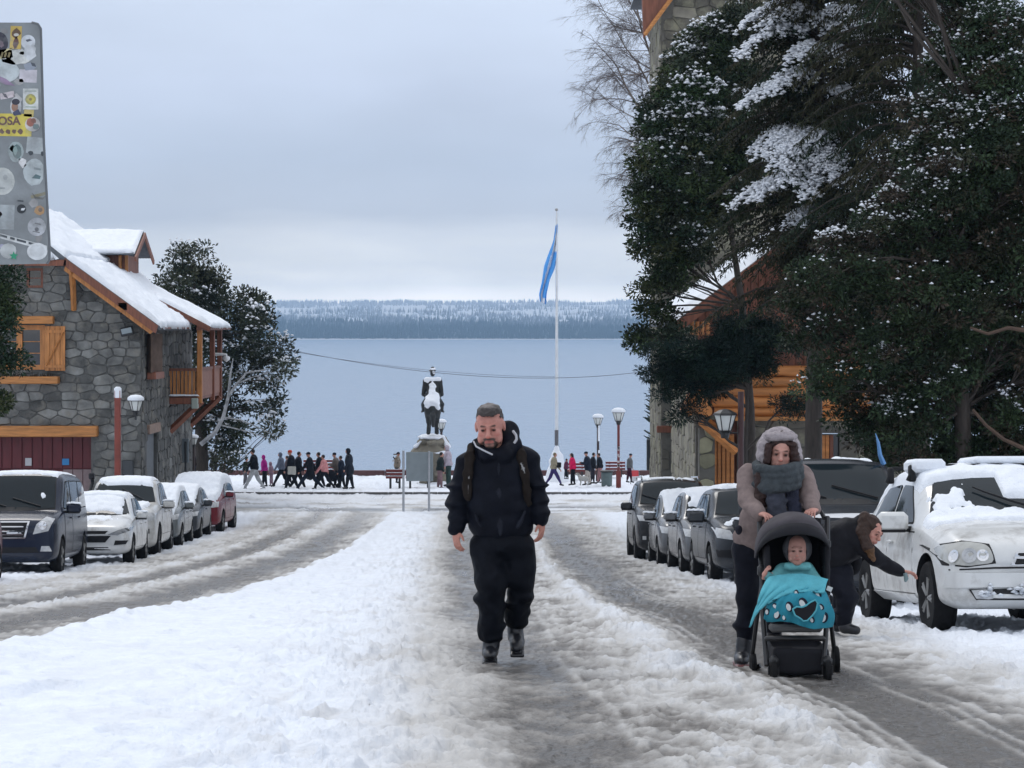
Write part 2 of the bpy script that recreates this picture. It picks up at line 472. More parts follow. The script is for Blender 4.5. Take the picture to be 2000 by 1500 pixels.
me = MB(); me.add([(-13500, 120, LAKE_Z), (13500, 120, LAKE_Z), (13500, 6900, LAKE_Z), (-13500, 6900, LAKE_Z)], [(0, 1, 2, 3)])
tag(me.build('lake', lake_mat()), kind='structure')

# ------------------------------------------------------------------ far shore: hill and forest
HY0 = 5200.
def hill_z(x, y):
    t = (y - HY0) / 1500.
    ridge = 103 + 26 * (fbm(x / 900. + 7, y * 0 + .3, 3, seed=2) - .5)
    z = ridge * sm(0, 1, t) ** .75 + 16 * (fbm(x / 260., y / 260., 4, seed=3) - .5) * sm(0, .2, t)
    return LAKE_Z - 1.5 + np.maximum(z, 0) + 2.5 * sm(0, .02, t)
hx = np.linspace(-13000, 13000, 261); hy = np.concatenate([np.linspace(HY0 - 5, HY0 + 1500, 50), np.linspace(HY0 + 1520, HY0 + 1700, 3)])
HX, HYY = np.meshgrid(hx, hy)
sh = 120 * (fbm(HX / 700., HX * 0 + 2.2, 3, seed=1) - .5)
HZ = hill_z(HX, HYY + sh)
HZ[0, :] = LAKE_Z - 3
ii = np.arange(HX.size).reshape(HX.shape)
hcol = np.where((HZ > LAKE_Z + 44)[..., None], np.array([.75, .79, .85]), np.array([.05, .065, .06]))
hcol = np.where((HZ < LAKE_Z + 2.5)[..., None], np.array([.55, .57, .6]), hcol)
tag(put('hill', arr_mesh('hill', np.stack([HX, HYY, HZ], -1).reshape(-1, 3), np.stack([ii[:-1, :-1], ii[:-1, 1:], ii[1:, 1:], ii[1:, :-1]], -1).reshape(-1, 4),
    mat('snowy hillside', rough=.9, attr='Col'), cols=hcol.reshape(-1, 3))), kind='structure')
rs = np.random.RandomState(5)
NT = 62000
tx = rs.uniform(-2100, 2100, NT); ty = HY0 + 6 + 1500 * rs.rand(NT) ** 1.15
tz = hill_z(tx, ty + 120 * (fbm(tx / 700., tx * 0 + 2.2, 3, seed=1) - .5))
den = fbm(tx / 90., ty / 60., 4, .6, seed=4)
zrel = tz - LAKE_Z
keep = (den > .30 + .19 * sm(38, 62, zrel)) & (zrel > 2)
tx, ty, tz, den, zrel = tx[keep], ty[keep], tz[keep], den[keep], zrel[keep]
NT = len(tx)
th = rs.uniform(7, 17, NT) * (1 - .15 * sm(50, 90, zrel)); tr = th * rs.uniform(.14, .25, NT); ta = rs.rand(NT) * 6.28
vv = [np.stack([tx, ty, tz + th], -1)]
for k in range(4):
    a = ta + k * math.pi / 2
    vv.append(np.stack([tx + tr * np.cos(a), ty + tr * np.sin(a), tz - 1], -1))
VV = np.stack(vv, 1).reshape(-1, 3)
b5 = np.arange(NT)[:, None] * 5
TF = np.concatenate([np.concatenate([b5, b5 + 1 + k, b5 + 1 + (k + 1) % 4], 1) for k in range(4)])
snowy = np.clip(.45 * sm(70, 92, zrel) + sm(28, 58, zrel + 22 * (fbm(tx / 130., ty / 130., 3, seed=5) - .5) * 2) * rs.uniform(.25, 1.0, NT), 0, 1)[:, None]
tc_ = np.array([.030, .042, .038]) * (1 - snowy) + np.array([.62, .67, .74]) * snowy
tag(put('forest', arr_mesh('forest', VV, TF, mat('far forest', rough=.95, attr='Col', spec=.1), False, cols=np.repeat(tc_, 5, 0))), kind='stuff')

# ------------------------------------------------------------------ the air over the lake
hz = MB().box((0, 3420, 60), (27600, 7240, 172)).build('haze', [])
tag(hz, kind='stuff')
hm = bpy.data.materials.new('haze'); hm.use_nodes = True
t = hm.node_tree; t.nodes.clear()
ho = N(t, 'ShaderNodeOutputMaterial'); pv = N(t, 'ShaderNodeVolumePrincipled')
pv.inputs['Color'].default_value = (.46, .70, 1.0, 1); pv.inputs['Density'].default_value = 1.6e-4; pv.inputs['Anisotropy'].default_value = .0
t.links.new(pv.outputs[0], ho.inputs['Volume'])
hz.data.materials.append(hm)
# ================================================================== BUILDINGS
M_stoneA = mat('grey field stone', (.128, .130, .124), .85, vary=.55, scale=2.6, bump=.02, bscale=9, objvar=.5, dirt=(.20, .19, .165), dirt_amt=.35, dirt_scale=2.2)
M_stoneB = mat('tan tower stone', (.18, .168, .138), .88, vary=.40, scale=1.6, bump=.015, bscale=12, objvar=.42, dirt=(.30, .29, .20), dirt_amt=.4, dirt_scale=1.8)
M_mortar = mat('mortar', (.112, .113, .108), .95, vary=.2, scale=6, bump=.006, bscale=60)
M_mortarB = mat('dark mortar', (.13, .125, .11), .95, vary=.2, scale=6, bump=.006, bscale=60)
M_wood = mat('honey varnished wood', (.42, .17, .045), .5, vary=.35, scale=3, stretch=(6, 6, .7), bump=.003, bscale=30, objvar=.12)
M_woodh = mat('honey varnished beam', (.46, .19, .05), .5, vary=.35, scale=3, stretch=(.7, 6, 6), bump=.003, bscale=30, objvar=.12)
M_woodr = mat('reddish brown wood', (.19, .065, .035), .55, vary=.35, scale=3, stretch=(5, 5, .8), bump=.003, bscale=30, objvar=.15)
M_log = mat('orange varnished log', (.44, .17, .045), .5, vary=.35, scale=2.2, stretch=(.5, 4, 4), bump=.006, bscale=18, objvar=.18)
M_reddoor = mat('dark red painted boards', (.105, .012, .016), .55, vary=.25, scale=3, stretch=(4, 4, .6))
M_greydoor = mat('faded pinkish panel', (.22, .16, .16), .6, vary=.15)
M_glass = mat('dark window glass', (.012, .016, .022), .06, spec=.7)
M_snow = mat('fresh snow', (.80, .835, .885), .65, vary=.05, scale=8, bump=.01, bscale=30)
M_dark = mat('black metal', (.014, .015, .017), .45, vary=.2)
M_shingle = mat('slate roofing', (.09, .10, .115), .7, vary=.2, scale=8)
M_redpost = mat('dark red painted post', (.15, .022, .018), .5, vary=.25, scale=5)
M_milk = mat('frosted lamp glass', (.62, .64, .62), .35, vary=.06)
M_white = mat('white paint', (.68, .70, .72), .5, vary=.08)

def clip_poly(poly, nx, ny, c):
    """keep nx*x+ny*y <= c"""
    out = []
    for i in range(len(poly)):
        a = poly[i]; b = poly[(i + 1) % len(poly)]
        da = nx * a[0] + ny * a[1] - c; db = nx * b[0] + ny * b[1] - c
        if da <= 0: out.append(a)
        if (da < 0) != (db < 0):
            t = da / (da - db); out.append((a[0] + (b[0] - a[0]) * t, a[1] + (b[1] - a[1]) * t))
    return out
def area(p): return .5 * sum(p[i][0] * p[(i + 1) % len(p)][1] - p[(i + 1) % len(p)][0] * p[i][1] for i in range(len(p)))
def stone_cells(poly, holes, cw, ch, seed):
    """irregular rubble layout inside a convex polygon, around rectangular holes"""
    rnd = random.Random(seed)
    u0 = min(p[0] for p in poly); u1 = max(p[0] for p in poly); v0 = min(p[1] for p in poly); v1 = max(p[1] for p in poly)
    asp = ch / cw
    sites = []; r = 0; v = v0 - ch
    while v < v1 + ch:
        h = ch * rnd.uniform(.7, 1.3); uu = u0 - cw * rnd.uniform(.2, 1.2)
        while uu < u1 + cw:
            w = cw * rnd.uniform(.55, 1.5)
            sites.append((uu + w / 2 + rnd.uniform(-.14, .14) * cw, v + h / 2 + rnd.uniform(-.22, .22) * h)); uu += w
        v += h
    cells = []
    pc = list(poly)
    if area(pc) < 0: pc.reverse()
    for (su, sv) in sites:
        if not (u0 - .01 < su < u1 + .01 and v0 - .01 < sv < v1 + .01): continue
        if any(h[0] < su < h[2] and h[1] < sv < h[3] for h in holes): continue
        p = [(su - cw * 1.7, sv - ch * 1.7), (su + cw * 1.7, sv - ch * 1.7), (su + cw * 1.7, sv + ch * 1.7), (su - cw * 1.7, sv + ch * 1.7)]
        for (ou, ov) in sites:
            if (ou, ov) == (su, sv) or abs(ou - su) > 3 * cw or abs(ov - sv) > 3 * ch: continue
            nx, ny = (ou - su) * asp * asp, (ov - sv)
            L = math.hypot(nx, ny)
            if L < 1e-6: continue
            nx /= L; ny /= L
            mxp = (nx * (ou + su) / 2 + ny * (ov + sv) / 2) - .009
            p = clip_poly(p, nx, ny, mxp)
            if len(p) < 3: break
        if len(p) < 3: continue
        for i in range(len(pc)):
            a = pc[i]; b = pc[(i + 1) % len(pc)]
            ex, ey = b[0] - a[0], b[1] - a[1]; L = math.hypot(ex, ey); nx, ny = ey / L, -ex / L
            p = clip_poly(p, nx, ny, nx * a[0] + ny * a[1] - .004)
            if len(p) < 3: break
        if len(p) < 3: continue
        for h in holes:
            if max(q[0] for q in p) > h[0] and min(q[0] for q in p) < h[2] and max(q[1] for q in p) > h[1] and min(q[1] for q in p) < h[3]:
                gaps = [(h[0] - su, -1, 0), (su - h[2], 1, 0), (h[1] - sv, 0, -1), (sv - h[3], 0, 1)]
                g = max(gaps, key=lambda q: q[0])
                if g[1] == -1: p = clip_poly(p, 1, 0, h[0] - .01)
                elif g[1] == 1: p = clip_poly(p, -1, 0, -h[2] - .01)
                elif g[2] == -1: p = clip_poly(p, 0, 1, h[1] - .01)
                else: p = clip_poly(p, 0, -1, -h[3] - .01)
                if len(p) < 3: break
        if len(p) < 3 or abs(area(p)) < .012: continue
        cells.append(p)
    return cells
def stone_geo(p, o, ud, vd, nd, th, rnd):
    c = (sum(q[0] for q in p) / len(p), sum(q[1] for q in p) / len(p))
    q2 = []
    n = len(p)
    for i in range(n):                       # round the corners a little
        a = p[i]; b = p[(i + 1) % n]
        L = math.hypot(b[0] - a[0], b[1] - a[1])
        if L < .05: q2.append(((a[0] + b[0]) / 2, (a[1] + b[1]) / 2)); continue
        t = min(.16, .045 / L)
        j = lambda: rnd.uniform(-.010, .010)
        q2.append((a[0] + (b[0] - a[0]) * t + j(), a[1] + (b[1] - a[1]) * t + j())); q2.append((b[0] + (a[0] - b[0]) * t + j(), b[1] + (a[1] - b[1]) * t + j()))
    def pt(q, k, d): return o + ud * (c[0] + (q[0] - c[0]) * k) + vd * (c[1] + (q[1] - c[1]) * k) + nd * d
    m = len(q2)
    vs = [pt(q, 1, -.01) for q in q2] + [pt(q, .99, th * .65) for q in q2] + [pt(q, .90, th + rnd.uniform(-.008, .008)) for q in q2]
    fs = [(i, (i + 1) % m, m + (i + 1) % m, m + i) for i in range(m)] + [(m + i, m + (i + 1) % m, 2 * m + (i + 1) % m, 2 * m + i) for i in range(m)]
    fs.append(tuple(2 * m + i for i in range(m)))
    return vs, fs
def stone_wall(parent, o, ud, vd, nd, poly, holes, cw, ch, seed, m_st, m_mo, nparts=120, th=.045):
    o = Vector(o); ud = Vector(ud); vd = Vector(vd); nd = Vector(nd)
    rnd = random.Random(seed)
    # the wall body, cut round the holes
    b = MB()
    us = sorted(set([min(p[0] for p in poly), max(p[0] for p in poly)] + [h[0] for h in holes] + [h[2] for h in holes]))
    pc = list(poly)
    if area(pc) < 0: pc.reverse()
    for i in range(len(us) - 1):
        a, c = us[i], us[i + 1]
        strip = clip_poly(clip_poly(pc, 1, 0, c), -1, 0, -a)
        if len(strip) < 3: continue
        hs = sorted([h for h in holes if h[0] < (a + c) / 2 < h[2]], key=lambda h: h[1])
        lo = -1e9
        for h in hs + [(0, 1e9, 0, 1e9)]:
            s = clip_poly(clip_poly(strip, 0, 1, h[1]), 0, -1, -lo)
            if len(s) >= 3: b.prism([o + nd * .004 * (1 if abs(nd.x) > .5 else 0) + ud * q[0] + vd * q[1] for q in s], nd * -.35)
            lo = h[3]
    b.build('wall', m_mo, parent)
    cells = stone_cells(poly, holes, cw, ch, seed)
    cells.sort(key=lambda p: -abs(area(p)))
    rest = MB()
    for k, p in enumerate(cells):
        if area(p) < 0: p = p[::-1]
        vs, fs = stone_geo(p, o, ud, vd, nd, th * rnd.uniform(.55, 1.25), rnd)
        if k < nparts:
            s = MB(); s.add(vs, fs); s.build('stone', m_st, parent, smooth=False)
        else: rest.add(vs, fs)
    if rest.v: tag(rest.build('stone', m_st, parent), kind='stuff')

# snow laid on a surface given as a grid of points: v rows along the slope
def snow_sheet(name, parent, A, B, C, D, th=.16, nu=60, nv=30, seed=0, drip=.05, m=None, edge=.10):
    """A->B bottom edge, D->C top edge; a lumpy slab of snow over the quad with rounded rims"""
    A, B, C, D = [np.array(v, dtype=float) for v in (A, B, C, D)]
    u_ = np.linspace(0, 1, nu); v_ = np.linspace(0, 1, nv)
    U, V = np.meshgrid(u_, v_)
    base = (A * (1 - U)[..., None] + B * U[..., None]) * (1 - V)[..., None] + (D * (1 - U)[..., None] + C * U[..., None]) * V[..., None]
    lu = np.linalg.norm(B - A); lv = np.linalg.norm(D - A)
    nrm = np.cross(B - A, D - A); nrm /= np.linalg.norm(nrm)
    if nrm[2] < 0: nrm = -nrm
    du = np.minimum(U, 1 - U) * lu; dv = np.minimum(V, 1 - V) * lv
    e = np.clip(np.minimum(du, dv) / edge, 0, 1); e = np.sqrt(1 - (1 - e) ** 2)
    n = fbm(U * lu * 1.4 + seed, V * lv * 1.4 - seed, 4, seed=seed % 6)
    n2 = fbm(U * lu * 4 + seed, V * lv * 4, 3, seed=(seed + 2) % 6)
    n3 = fbm(U * lu * 9, V * lv * 9 + seed, 2, seed=1)
    t = th * e * (.8 + .8 * (n - .5) + .45 * (n2 - .5) + .18 * (n3 - .5))
    low = np.array([0, 0, -1.0])
    P_ = base + nrm * t[..., None] + np.where((V < .5)[..., None], 1, 0) * ((1 - e) * drip * (n2 - .2))[..., None] * low
    sl = (A - D) / max(lv, 1e-6)
    P_ += ((V == 0) * drip * (n2 - .3))[..., None] * sl
    ii = np.arange(nu * nv).reshape(nv, nu)
    Q = np.stack([ii[:-1, :-1], ii[:-1, 1:], ii[1:, 1:], ii[1:, :-1]], -1).reshape(-1, 4)
    nb = nu * nv
    V2 = np.concatenate([P_.reshape(-1, 3), (base - nrm * .004).reshape(-1, 3)])
    rim = np.concatenate([ii[0, :], ii[1:, -1], ii[-1, -2::-1], ii[-2:0:-1, 0]])
    rq = np.stack([rim, np.roll(rim, -1), np.roll(rim, -1) + nb, rim + nb], -1)
    Q2 = np.concatenate([Q, Q[:, ::-1] + nb, rq])
    me = arr_mesh(name, V2, Q2, m or M_snow, True)
    bm = bmesh.new(); bm.from_mesh(me); bmesh.ops.recalc_face_normals(bm, faces=bm.faces); bm.to_mesh(me); bm.free()
    me.polygons.foreach_set('use_smooth', [True] * len(me.polygons))
    return put(name, me, parent)

X_, Y_, Z_ = Vector((1, 0, 0)), Vector((0, 1, 0)), Vector((0, 0, 1))
# ------------------------------------------------------------------ left: stone house with the snowy roof
HB = thing('stone_house', 'grey rubble stone house with snow-covered roof, wooden shutters and corner balcony', 'house', (-11.6, 70.40, float(zg(70.40))))
def L(o):                        # parts are built in world space: keep them there under the parent
    return o
class Under:
    """world-space building, then parented with the inverse offset"""
def adopt(root, before):
    for o in list(bpy.data.objects):
        if o in before or o is root: continue
def wp(root): return root.matrix_basis.inverted()
_pend = []
def begin(): _pend.append(set(bpy.data.objects))
def end(root):
    before = _pend.pop(); M = root.matrix_basis.inverted()
    for o in bpy.data.objects:
        if o not in before and o is not root and o.parent is root:
            o.matrix_parent_inverse = M
s64 = F / 70.40
fx_ = lambda px: (px - 1000) / s64
fz_ = lambda py: EYE + (645 - py) / s64
begin()
g64 = float(zg(70.40)) - .3
wx0, wx1 = -19.2, -11.6
eaveZ = EYE + .12; pit = math.tan(R(36))
# front facade (faces the camera) in u = X, v = Z
hipv = EYE + .12 + (13.84 - 11.0) * pit
front_poly = [(wx0, g64), (wx1, g64), (wx1, eaveZ + .30), (-13.84 + .12, hipv - .05), (wx0, hipv - .05)]
holes = [(fx_(-12), fz_(722), fx_(88), fz_(635)), (fx_(-60), g64 - 1, fx_(178), fz_(853)), (fx_(52), fz_(562), fx_(84), fz_(524))]
stone_wall(HB, (0, 70.40, 0), X_, Z_, -Y_, front_poly, holes, .50, .29, 11, M_stoneA, M_mortar, 300)
# street side wall in u = Y
side_poly = [(70.42, g64), (81.40, g64), (81.40, eaveZ + .05), (70.42, eaveZ + .05)]
sh_ = [(71.39, EYE + (645 - 724) / 61., 72.82, EYE + (645 - 655) / 61.), (71.50, g64 - 1, 73.59, EYE + (645 - 842) / 60.)]
stone_wall(HB, (wx1, 0, 0), Y_, Z_, X_, side_poly, sh_, .6, .36, 12, M_stoneA, M_mortar, 50)
b = MB(); b.box(((wx0 + wx1) / 2, 81.62, (g64 + hipv) / 2 - 1.1), (wx1 - wx0, .3, hipv - g64 - 2.2)); b.box((wx0 - .1, 75.90, (g64 + hipv) / 2), (.3, 10, hipv - g64)); b.build('rear_wall', M_mortar, HB)
# roof: street slope, west slope, half hip to the front
rx = -16.5; rz_ = eaveZ + (11.0 - 10.9 + 16.5 - 11.0) * pit
def rp(x, y): return Vector((x, y, eaveZ + (-10.9 - x) * pit))
rf = MB()
yh = 69.74; hx_ = -13.84
yr = yh + (abs(rx - hx_)) * pit / math.tan(R(52))
A, B, C, D, E_ = rp(-10.9, yh), rp(-10.9, 76.12), rp(rx, 81.95), rp(rx, yr), rp(hx_, yh)
rf.prism([A, rp(-10.9, 76.12), rp(hx_, 81.95), C, D, E_], (0, 0, -.12))
W2 = lambda v: Vector((2 * rx - v.x, v.y, v.z))
rf.prism([W2(A), W2(E_), D, C, W2(rp(-10.9, 81.95))], (0, 0, -.12))
rf.prism([E_ + Vector((0, -.0, 0)), D, W2(E_)], (0, .02, -.12))
rf.build('roof', M_shingle, HB)
snow_sheet('roof_snow', HB, rp(-10.86, yh + .02), rp(-10.86, 76.12), rp(hx_, 81.84), rp(hx_, yh + .02), .19, 70, 46, 3, .09)
snow_sheet('roof_snow', HB, rp(hx_, yh + .02), rp(hx_, 81.84), C + Vector((0, 0, .0)), D, .19, 70, 34, 4, .0)
snow_sheet('roof_snow', HB, W2(E_) + Vector((0, -.12, -.04)), E_ + Vector((-.16, -.12, -.04)), D + Vector((-.02, 0, 0)), D + Vector((-.03, 0, 0)), .2, 50, 30, 5, .12)
# barge boards, hip eave board, brace
b = MB(); b.prism([rp(-10.95, yh - .03) + Vector((0, 0, -.02)), E_ + Vector((0, -.03, -.02)), E_ + Vector((-.05, -.03, -.24)), rp(-10.95, yh - .03) + Vector((-.08, 0, -.26))], (0, .07, 0)); b.build('barge_board', M_woodr, HB)
b = MB(); b.prism([rp(-11.05, yh + .08) + Vector((0, 0, -.22)), E_ + Vector((0, .08, -.22)), E_ + Vector((-.05, .08, -.40)), rp(-11.1, yh + .08) + Vector((-.12, 0, -.38))], (0, .12, 0)); b.build('rafter', M_wood, HB)
b = MB(); b.box(((E_.x + W2(E_).x) / 2, yh + .02, E_.z - .17), (5.4, .1, .18)); b.build('eave_board', M_woodr, HB)
b = MB(); b.box(((E_.x + W2(E_).x) / 2, yh + .3, E_.z - .10), (5.3, .6, .05)); b.build('soffit', M_woodr, HB)
b = MB(); b.tube([P(140, 530, 69.85), P(143, 566, 70.07), P(144, 606, 70.29)], [.10, .09, .085], 4); b.build('brace', M_wood, HB)
b = MB(); b.box((fx_(247), 69.96, fz_(599)), (.26, .5, .22)); b.build('beam_end', M_wood, HB)
# eave soffit along the street
b = MB(); b.box((-11.2, 72.93, eaveZ - .05), (.7, 5.7, .05)); b.build('soffit', M_woodr, HB)
# dormer
dz0 = rp(-14.2, 77.00).z
dt = MB()
dy = 77.22; sD = F / dy
dR = (265 - 1000) / sD; dL_ = (150 - 1000) / sD - .9
zr_ = EYE + (645 - 449) / sD; ze_ = EYE + (645 - 496) / (F / 75.90)
dt.prism([(dR, 78.76, zr_), (dR, 76.89, ze_), (dL_, 76.89, ze_), (dL_, 78.76, zr_)], (0, 0, .06))
dt.prism([(dR, 78.76, zr_), (dR, 80.63, ze_), (dL_, 80.63, ze_), (dL_, 78.76, zr_)], (0, 0, .06))
dt.build('dormer_roof', M_shingle, HB)
snow_sheet('dormer_snow', HB, (dL_, 76.89, ze_ + .06), (dR + .02, 76.89, ze_ + .06), (dR + .02, 78.76, zr_ + .06), (dL_, 78.76, zr_ + .06), .10, 40, 20, 7, .03)
b = MB(); b.prism([(dR + .03, 78.76, zr_ - .02), (dR + .03, 76.78, ze_ - .06), (dR + .03, 76.83, ze_ - .22), (dR + .03, 78.76, zr_ - .22), (dR + .03, 80.69, ze_ - .22), (dR + .03, 80.74, ze_ - .06)], (.06, 0, 0)); b.build('barge_board', M_woodr, HB)
cx1 = (246 - 1000) / sD
b = MB(); b.prism([(cx1, 77.44, ze_), (cx1 - 1.6, 77.44, ze_), (cx1 - 1.6, 77.44, rp(cx1 - 1.6, 77.00).z - .1), (cx1, 77.44, rp(cx1, 77.00).z - .1)], (0, 2.4, 0)); b.build('dormer_wall', M_woodr, HB)
for dx in (0, -.22):
    b = MB(); b.box((cx1 + dx, 77.37, (ze_ + rp(cx1 + dx, 77.00).z) / 2), (.10, .1, ze_ - rp(cx1 + dx, 77.00).z)); b.build('dormer_post', M_wood, HB)
# roof over the balcony, flatter and further out
q = math.tan(R(27.5))
def rq_(x, y): return Vector((x, y, EYE + .12 + (-10.15 - x) * q))
b = MB(); b.prism([rq_(-10.15, 75.90), rq_(-10.15, 81.29), rq_(-13.9, 81.29), rq_(-11.9, 75.90)], (0, 0, -.1)); b.build('balcony_roof', M_woodr, HB)
snow_sheet('roof_snow', HB, rq_(-10.12, 75.92), rq_(-10.12, 81.29), rq_(-13.9, 81.29), rq_(-11.9, 75.92), .15, 50, 40, 8, .06)
b = MB(); b.prism([rq_(-10.15, 75.85) + Vector((0, 0, -.04)), rq_(-11.9, 75.85) + Vector((0, 0, -.04)), rq_(-11.9, 75.85) + Vector((0, 0, -.22)), rq_(-10.2, 75.85) + Vector((0, 0, -.2))], (0, .08, 0)); b.build('barge_board', M_woodr, HB)
# window with shutter, lintel, flower box
def framed_window(root, x0, x1, z0, z1, y, nx=2, nz=3, m=None, fw=.11, depth=.16):
    m = m or M_wood
    fr = MB()
    fr.box(((x0 + x1) / 2, y, z1 - fw / 2), (x1 - x0, .1, fw)); fr.box(((x0 + x1) / 2, y, z0 + fw / 2), (x1 - x0, .1, fw))
    for x in (x0 + fw / 2, x1 - fw / 2): fr.box((x, y + .001, (z0 + z1) / 2), (fw, .1, z1 - z0 - 2 * fw))
    f = fr.build('window', m, root)
    w = (x1 - x0 - 2 * fw) / nx
    for i in range(nx):
        a = x0 + fw + w * i
        if i: MB().box((a, y + .002, (z0 + z1) / 2), (fw * 1.2, .09, z1 - z0 - 2 * fw)).build('mullion', m, f)
        MB().box((a + w / 2, y + .05, (z0 + z1) / 2), (w, .012, z1 - z0 - 2 * fw)).build('pane', M_glass, f)
        for k in range(1, nz):
            MB().box((a + w / 2, y + .02, z0 + fw + (z1 - z0 - 2 * fw) * k / nz), (w, .03, .025)).build('glazing_bar', m, f)
    return f
framed_window(HB, fx_(-12), fx_(88), fz_(722), fz_(635), 70.42, 2, 3, M_wood, .15)
framed_window(HB, fx_(52), fx_(84), fz_(562), fz_(524), 70.45, 1, 2, M_woodr, .07)
shx0, shx1, shz0, shz1 = fx_(89), fx_(129), fz_(724), fz_(637)
sroot = MB()
nb_ = 4
for k in (.10, .88): sroot.box(((shx0 + shx1) / 2, 70.25, shz0 + (shz1 - shz0) * k), (shx1 - shx0 - .02, .03, .09))
sh0 = sroot.build('shutter', M_wood, HB)
for k in range(nb_):
    w = (shx1 - shx0) / nb_
    MB().box((shx0 + w * (k + .5), 70.29, (shz0 + shz1) / 2), (w - .012, .035, shz1 - shz0), bev=.006).build('plank', M_wood, sh0)
MB().tube([(shx0 + .05, 70.24, shz0 + .16), (shx1 - .05, 70.24, shz1 - .18)], .035, 4).build('shutter_brace', M_wood, sh0)
MB().box((fx_(45), 70.27, fz_(625)), (fx_(107) - fx_(-17), .3, .24), bev=.02).build('lintel', M_woodh, HB)
fb = MB().box((fx_(45), 70.16, fz_(742)), (fx_(118) - fx_(-28), .36, .23), bev=.02).build('flower_box', M_woodh, HB)
b = MB(); rnd = random.Random(4)
for k in range(160):
    x = rnd.uniform(fx_(0), fx_(108)); a = rnd.uniform(0, 6.3); z = fz_(735); h = rnd.uniform(.03, .13)
    b.tube([(x, 70.18, z - .02), (x + .05 * math.cos(a), 70.18 + .05 * math.sin(a), z + h)], [.012, .004], 3)
tag(b.build('withered_stem', mat('withered plants', (.035, .03, .022), .9), HB), kind='stuff')
MB().box((fx_(81), 70.25, fz_(842)), (fx_(193) - fx_(-31), .34, .34), bev=.03).build('lintel', M_woodh, HB)
# garage doors: boards
gx0, gx1 = fx_(-60), fx_(178)
n = 12; w = (gx1 - gx0) / n
gd_ = MB().box(((gx0 + gx1) / 2, 70.77, (g64 + fz_(853)) / 2), (gx1 - gx0, .05, fz_(853) - g64)).build('garage_door', M_reddoor, HB)
for k in range(n):
    MB().box((gx0 + w * (k + .5), 70.72, (fz_(916) + fz_(853)) / 2), (w - .02, .04, fz_(853) - fz_(916)), bev=.008).build('plank', M_reddoor, gd_)
    MB().box((gx0 + w * (k + .5), 70.72, (g64 + fz_(918)) / 2), (w - .02, .04, fz_(918) - g64), bev=.008).build('plank', M_greydoor if k > 8 else M_reddoor, gd_)
MB().box((fx_(52), 70.66, fz_(903)), (.20, .012, .24)).build('notice', mat('notice paper', (.45, .45, .47), .7), gd_)
MB().box((fx_(125), 70.66, fz_(903)), (.22, .012, .20)).build('notice', mat('blue notice', (.03, .20, .45), .6), gd_)
# flood lights on the facade
MB().box((fx_(246), 70.12, fz_(616)), (.24, .2, .18), rx=.4, bev=.02).build('floodlight', M_dark, HB)
f = MB().box((fx_(251), 70.12, fz_(647)), (.40, .16, .26), rx=.35, ry=-.2, bev=.02).build('floodlight', M_dark, HB)
MB().box((fx_(251), 70.03, fz_(646)), (.32, .02, .17), rx=.35, ry=-.2).build('lens', mat('flood glass', (.25, .3, .32), .3), f)
# street side: tall shutters, flower box, doors
zt, zb_ = sh_[0][3], sh_[0][1]
for yy in (71.33, 72.88):
    MB().box((wx1 + .10, yy, (zt + zb_) / 2), (.06, .55, zt - zb_ + .1), rz=.5 if yy < 71.50 else -.5).build('shutter', mat('weathered shutter', (.12, .08, .06), .8, vary=.3), HB)
MB().box((wx1 - .1, 72.11, (zt + zb_) / 2), (.03, 1.3, zt - zb_)).build('pane', M_glass, HB)
MB().box((wx1 + .2, 72.05, zb_ - .15), (.3, 1.7, .22), bev=.02).build('flower_box', M_woodr, HB)
MB().box((wx1 - .12, 72.55, (g64 + sh_[1][3]) / 2), (.06, 1.9, sh_[1][3] - g64)).build('side_door', mat('grey door', (.10, .11, .12), .6, vary=.2), HB)
MB().box((wx1 + .06, 72.49, sh_[1][3] + .13), (.14, 2.2, .30), ry=0, bev=.02).build('lintel', mat('pale board', (.25, .17, .13), .7, vary=.2), HB)
MB().box((fx_(252), 70.24, EYE - 4.9), (.34, .12, 1.7), bev=.02).build('wall_cabinet', mat('dark glass door', (.03, .035, .04), .2), HB)
# balcony
bx0, bx1, by0, by1 = -11.6, -10.55, 76.12, 81.29
s69 = F / 76.12
bz0 = EYE + (645 - 776) / s69; bzr = EYE + (645 - 722) / s69; ztop = EYE + .05
bal = MB().box(((bx0 + bx1) / 2, (by0 + by1) / 2, bz0), (bx1 - bx0, by1 - by0, .14)).build('balcony_floor', M_woodr, HB)
for x_, y_ in ((bx1, by0), (bx1, (by0 + by1) / 2 + .6), (bx1, by1)):
    MB().box((x_, y_, (bz0 + ztop) / 2 - .1), (.17, .17, ztop - bz0 + .2), bev=.015).build('balcony_post', M_wood if y_ == by0 else M_woodr, HB)
MB().box((bx1, (by0 + by1) / 2, ztop + .02), (.16, by1 - by0 + .4, .14)).build('balcony_beam', M_woodr, HB)
MB().box(((bx0 + bx1) / 2, by0, bzr), (bx1 - bx0, .10, .09)).build('handrail', M_woodr, HB)
MB().box((bx1, (by0 + by1) / 2, bzr + .02), (.10, by1 - by0, .09)).build('handrail', M_woodr, HB)
n = 8
for k in range(n):
    MB().box((bx0 + (bx1 - bx0) * (k + .5) / n, by0, (bz0 + bzr) / 2 + .03), (.095, .03, bzr - bz0)).build('baluster', M_wood, HB)
for k in range(34):
    MB().box((bx1, by0 + (by1 - by0) * (k + .5) / 34, (bz0 + bzr) / 2 + .03), (.03, .11, bzr - bz0)).build('baluster', mat('pale pinkish boards', (.30, .15, .11), .6, vary=.2), HB)
MB().box(((bx0 + bx1) / 2, by0 - .06, bz0 - .12), (bx1 - bx0, .12, .22), bev=.02).build('balcony_beam', M_woodr, HB)
MB().tube([(bx1 + .05, by0 + .1, bz0 - .12), (bx0 + .02, by0 + .1, bz0 - 1.15)], .12, 4).build('brace', M_woodr, HB)
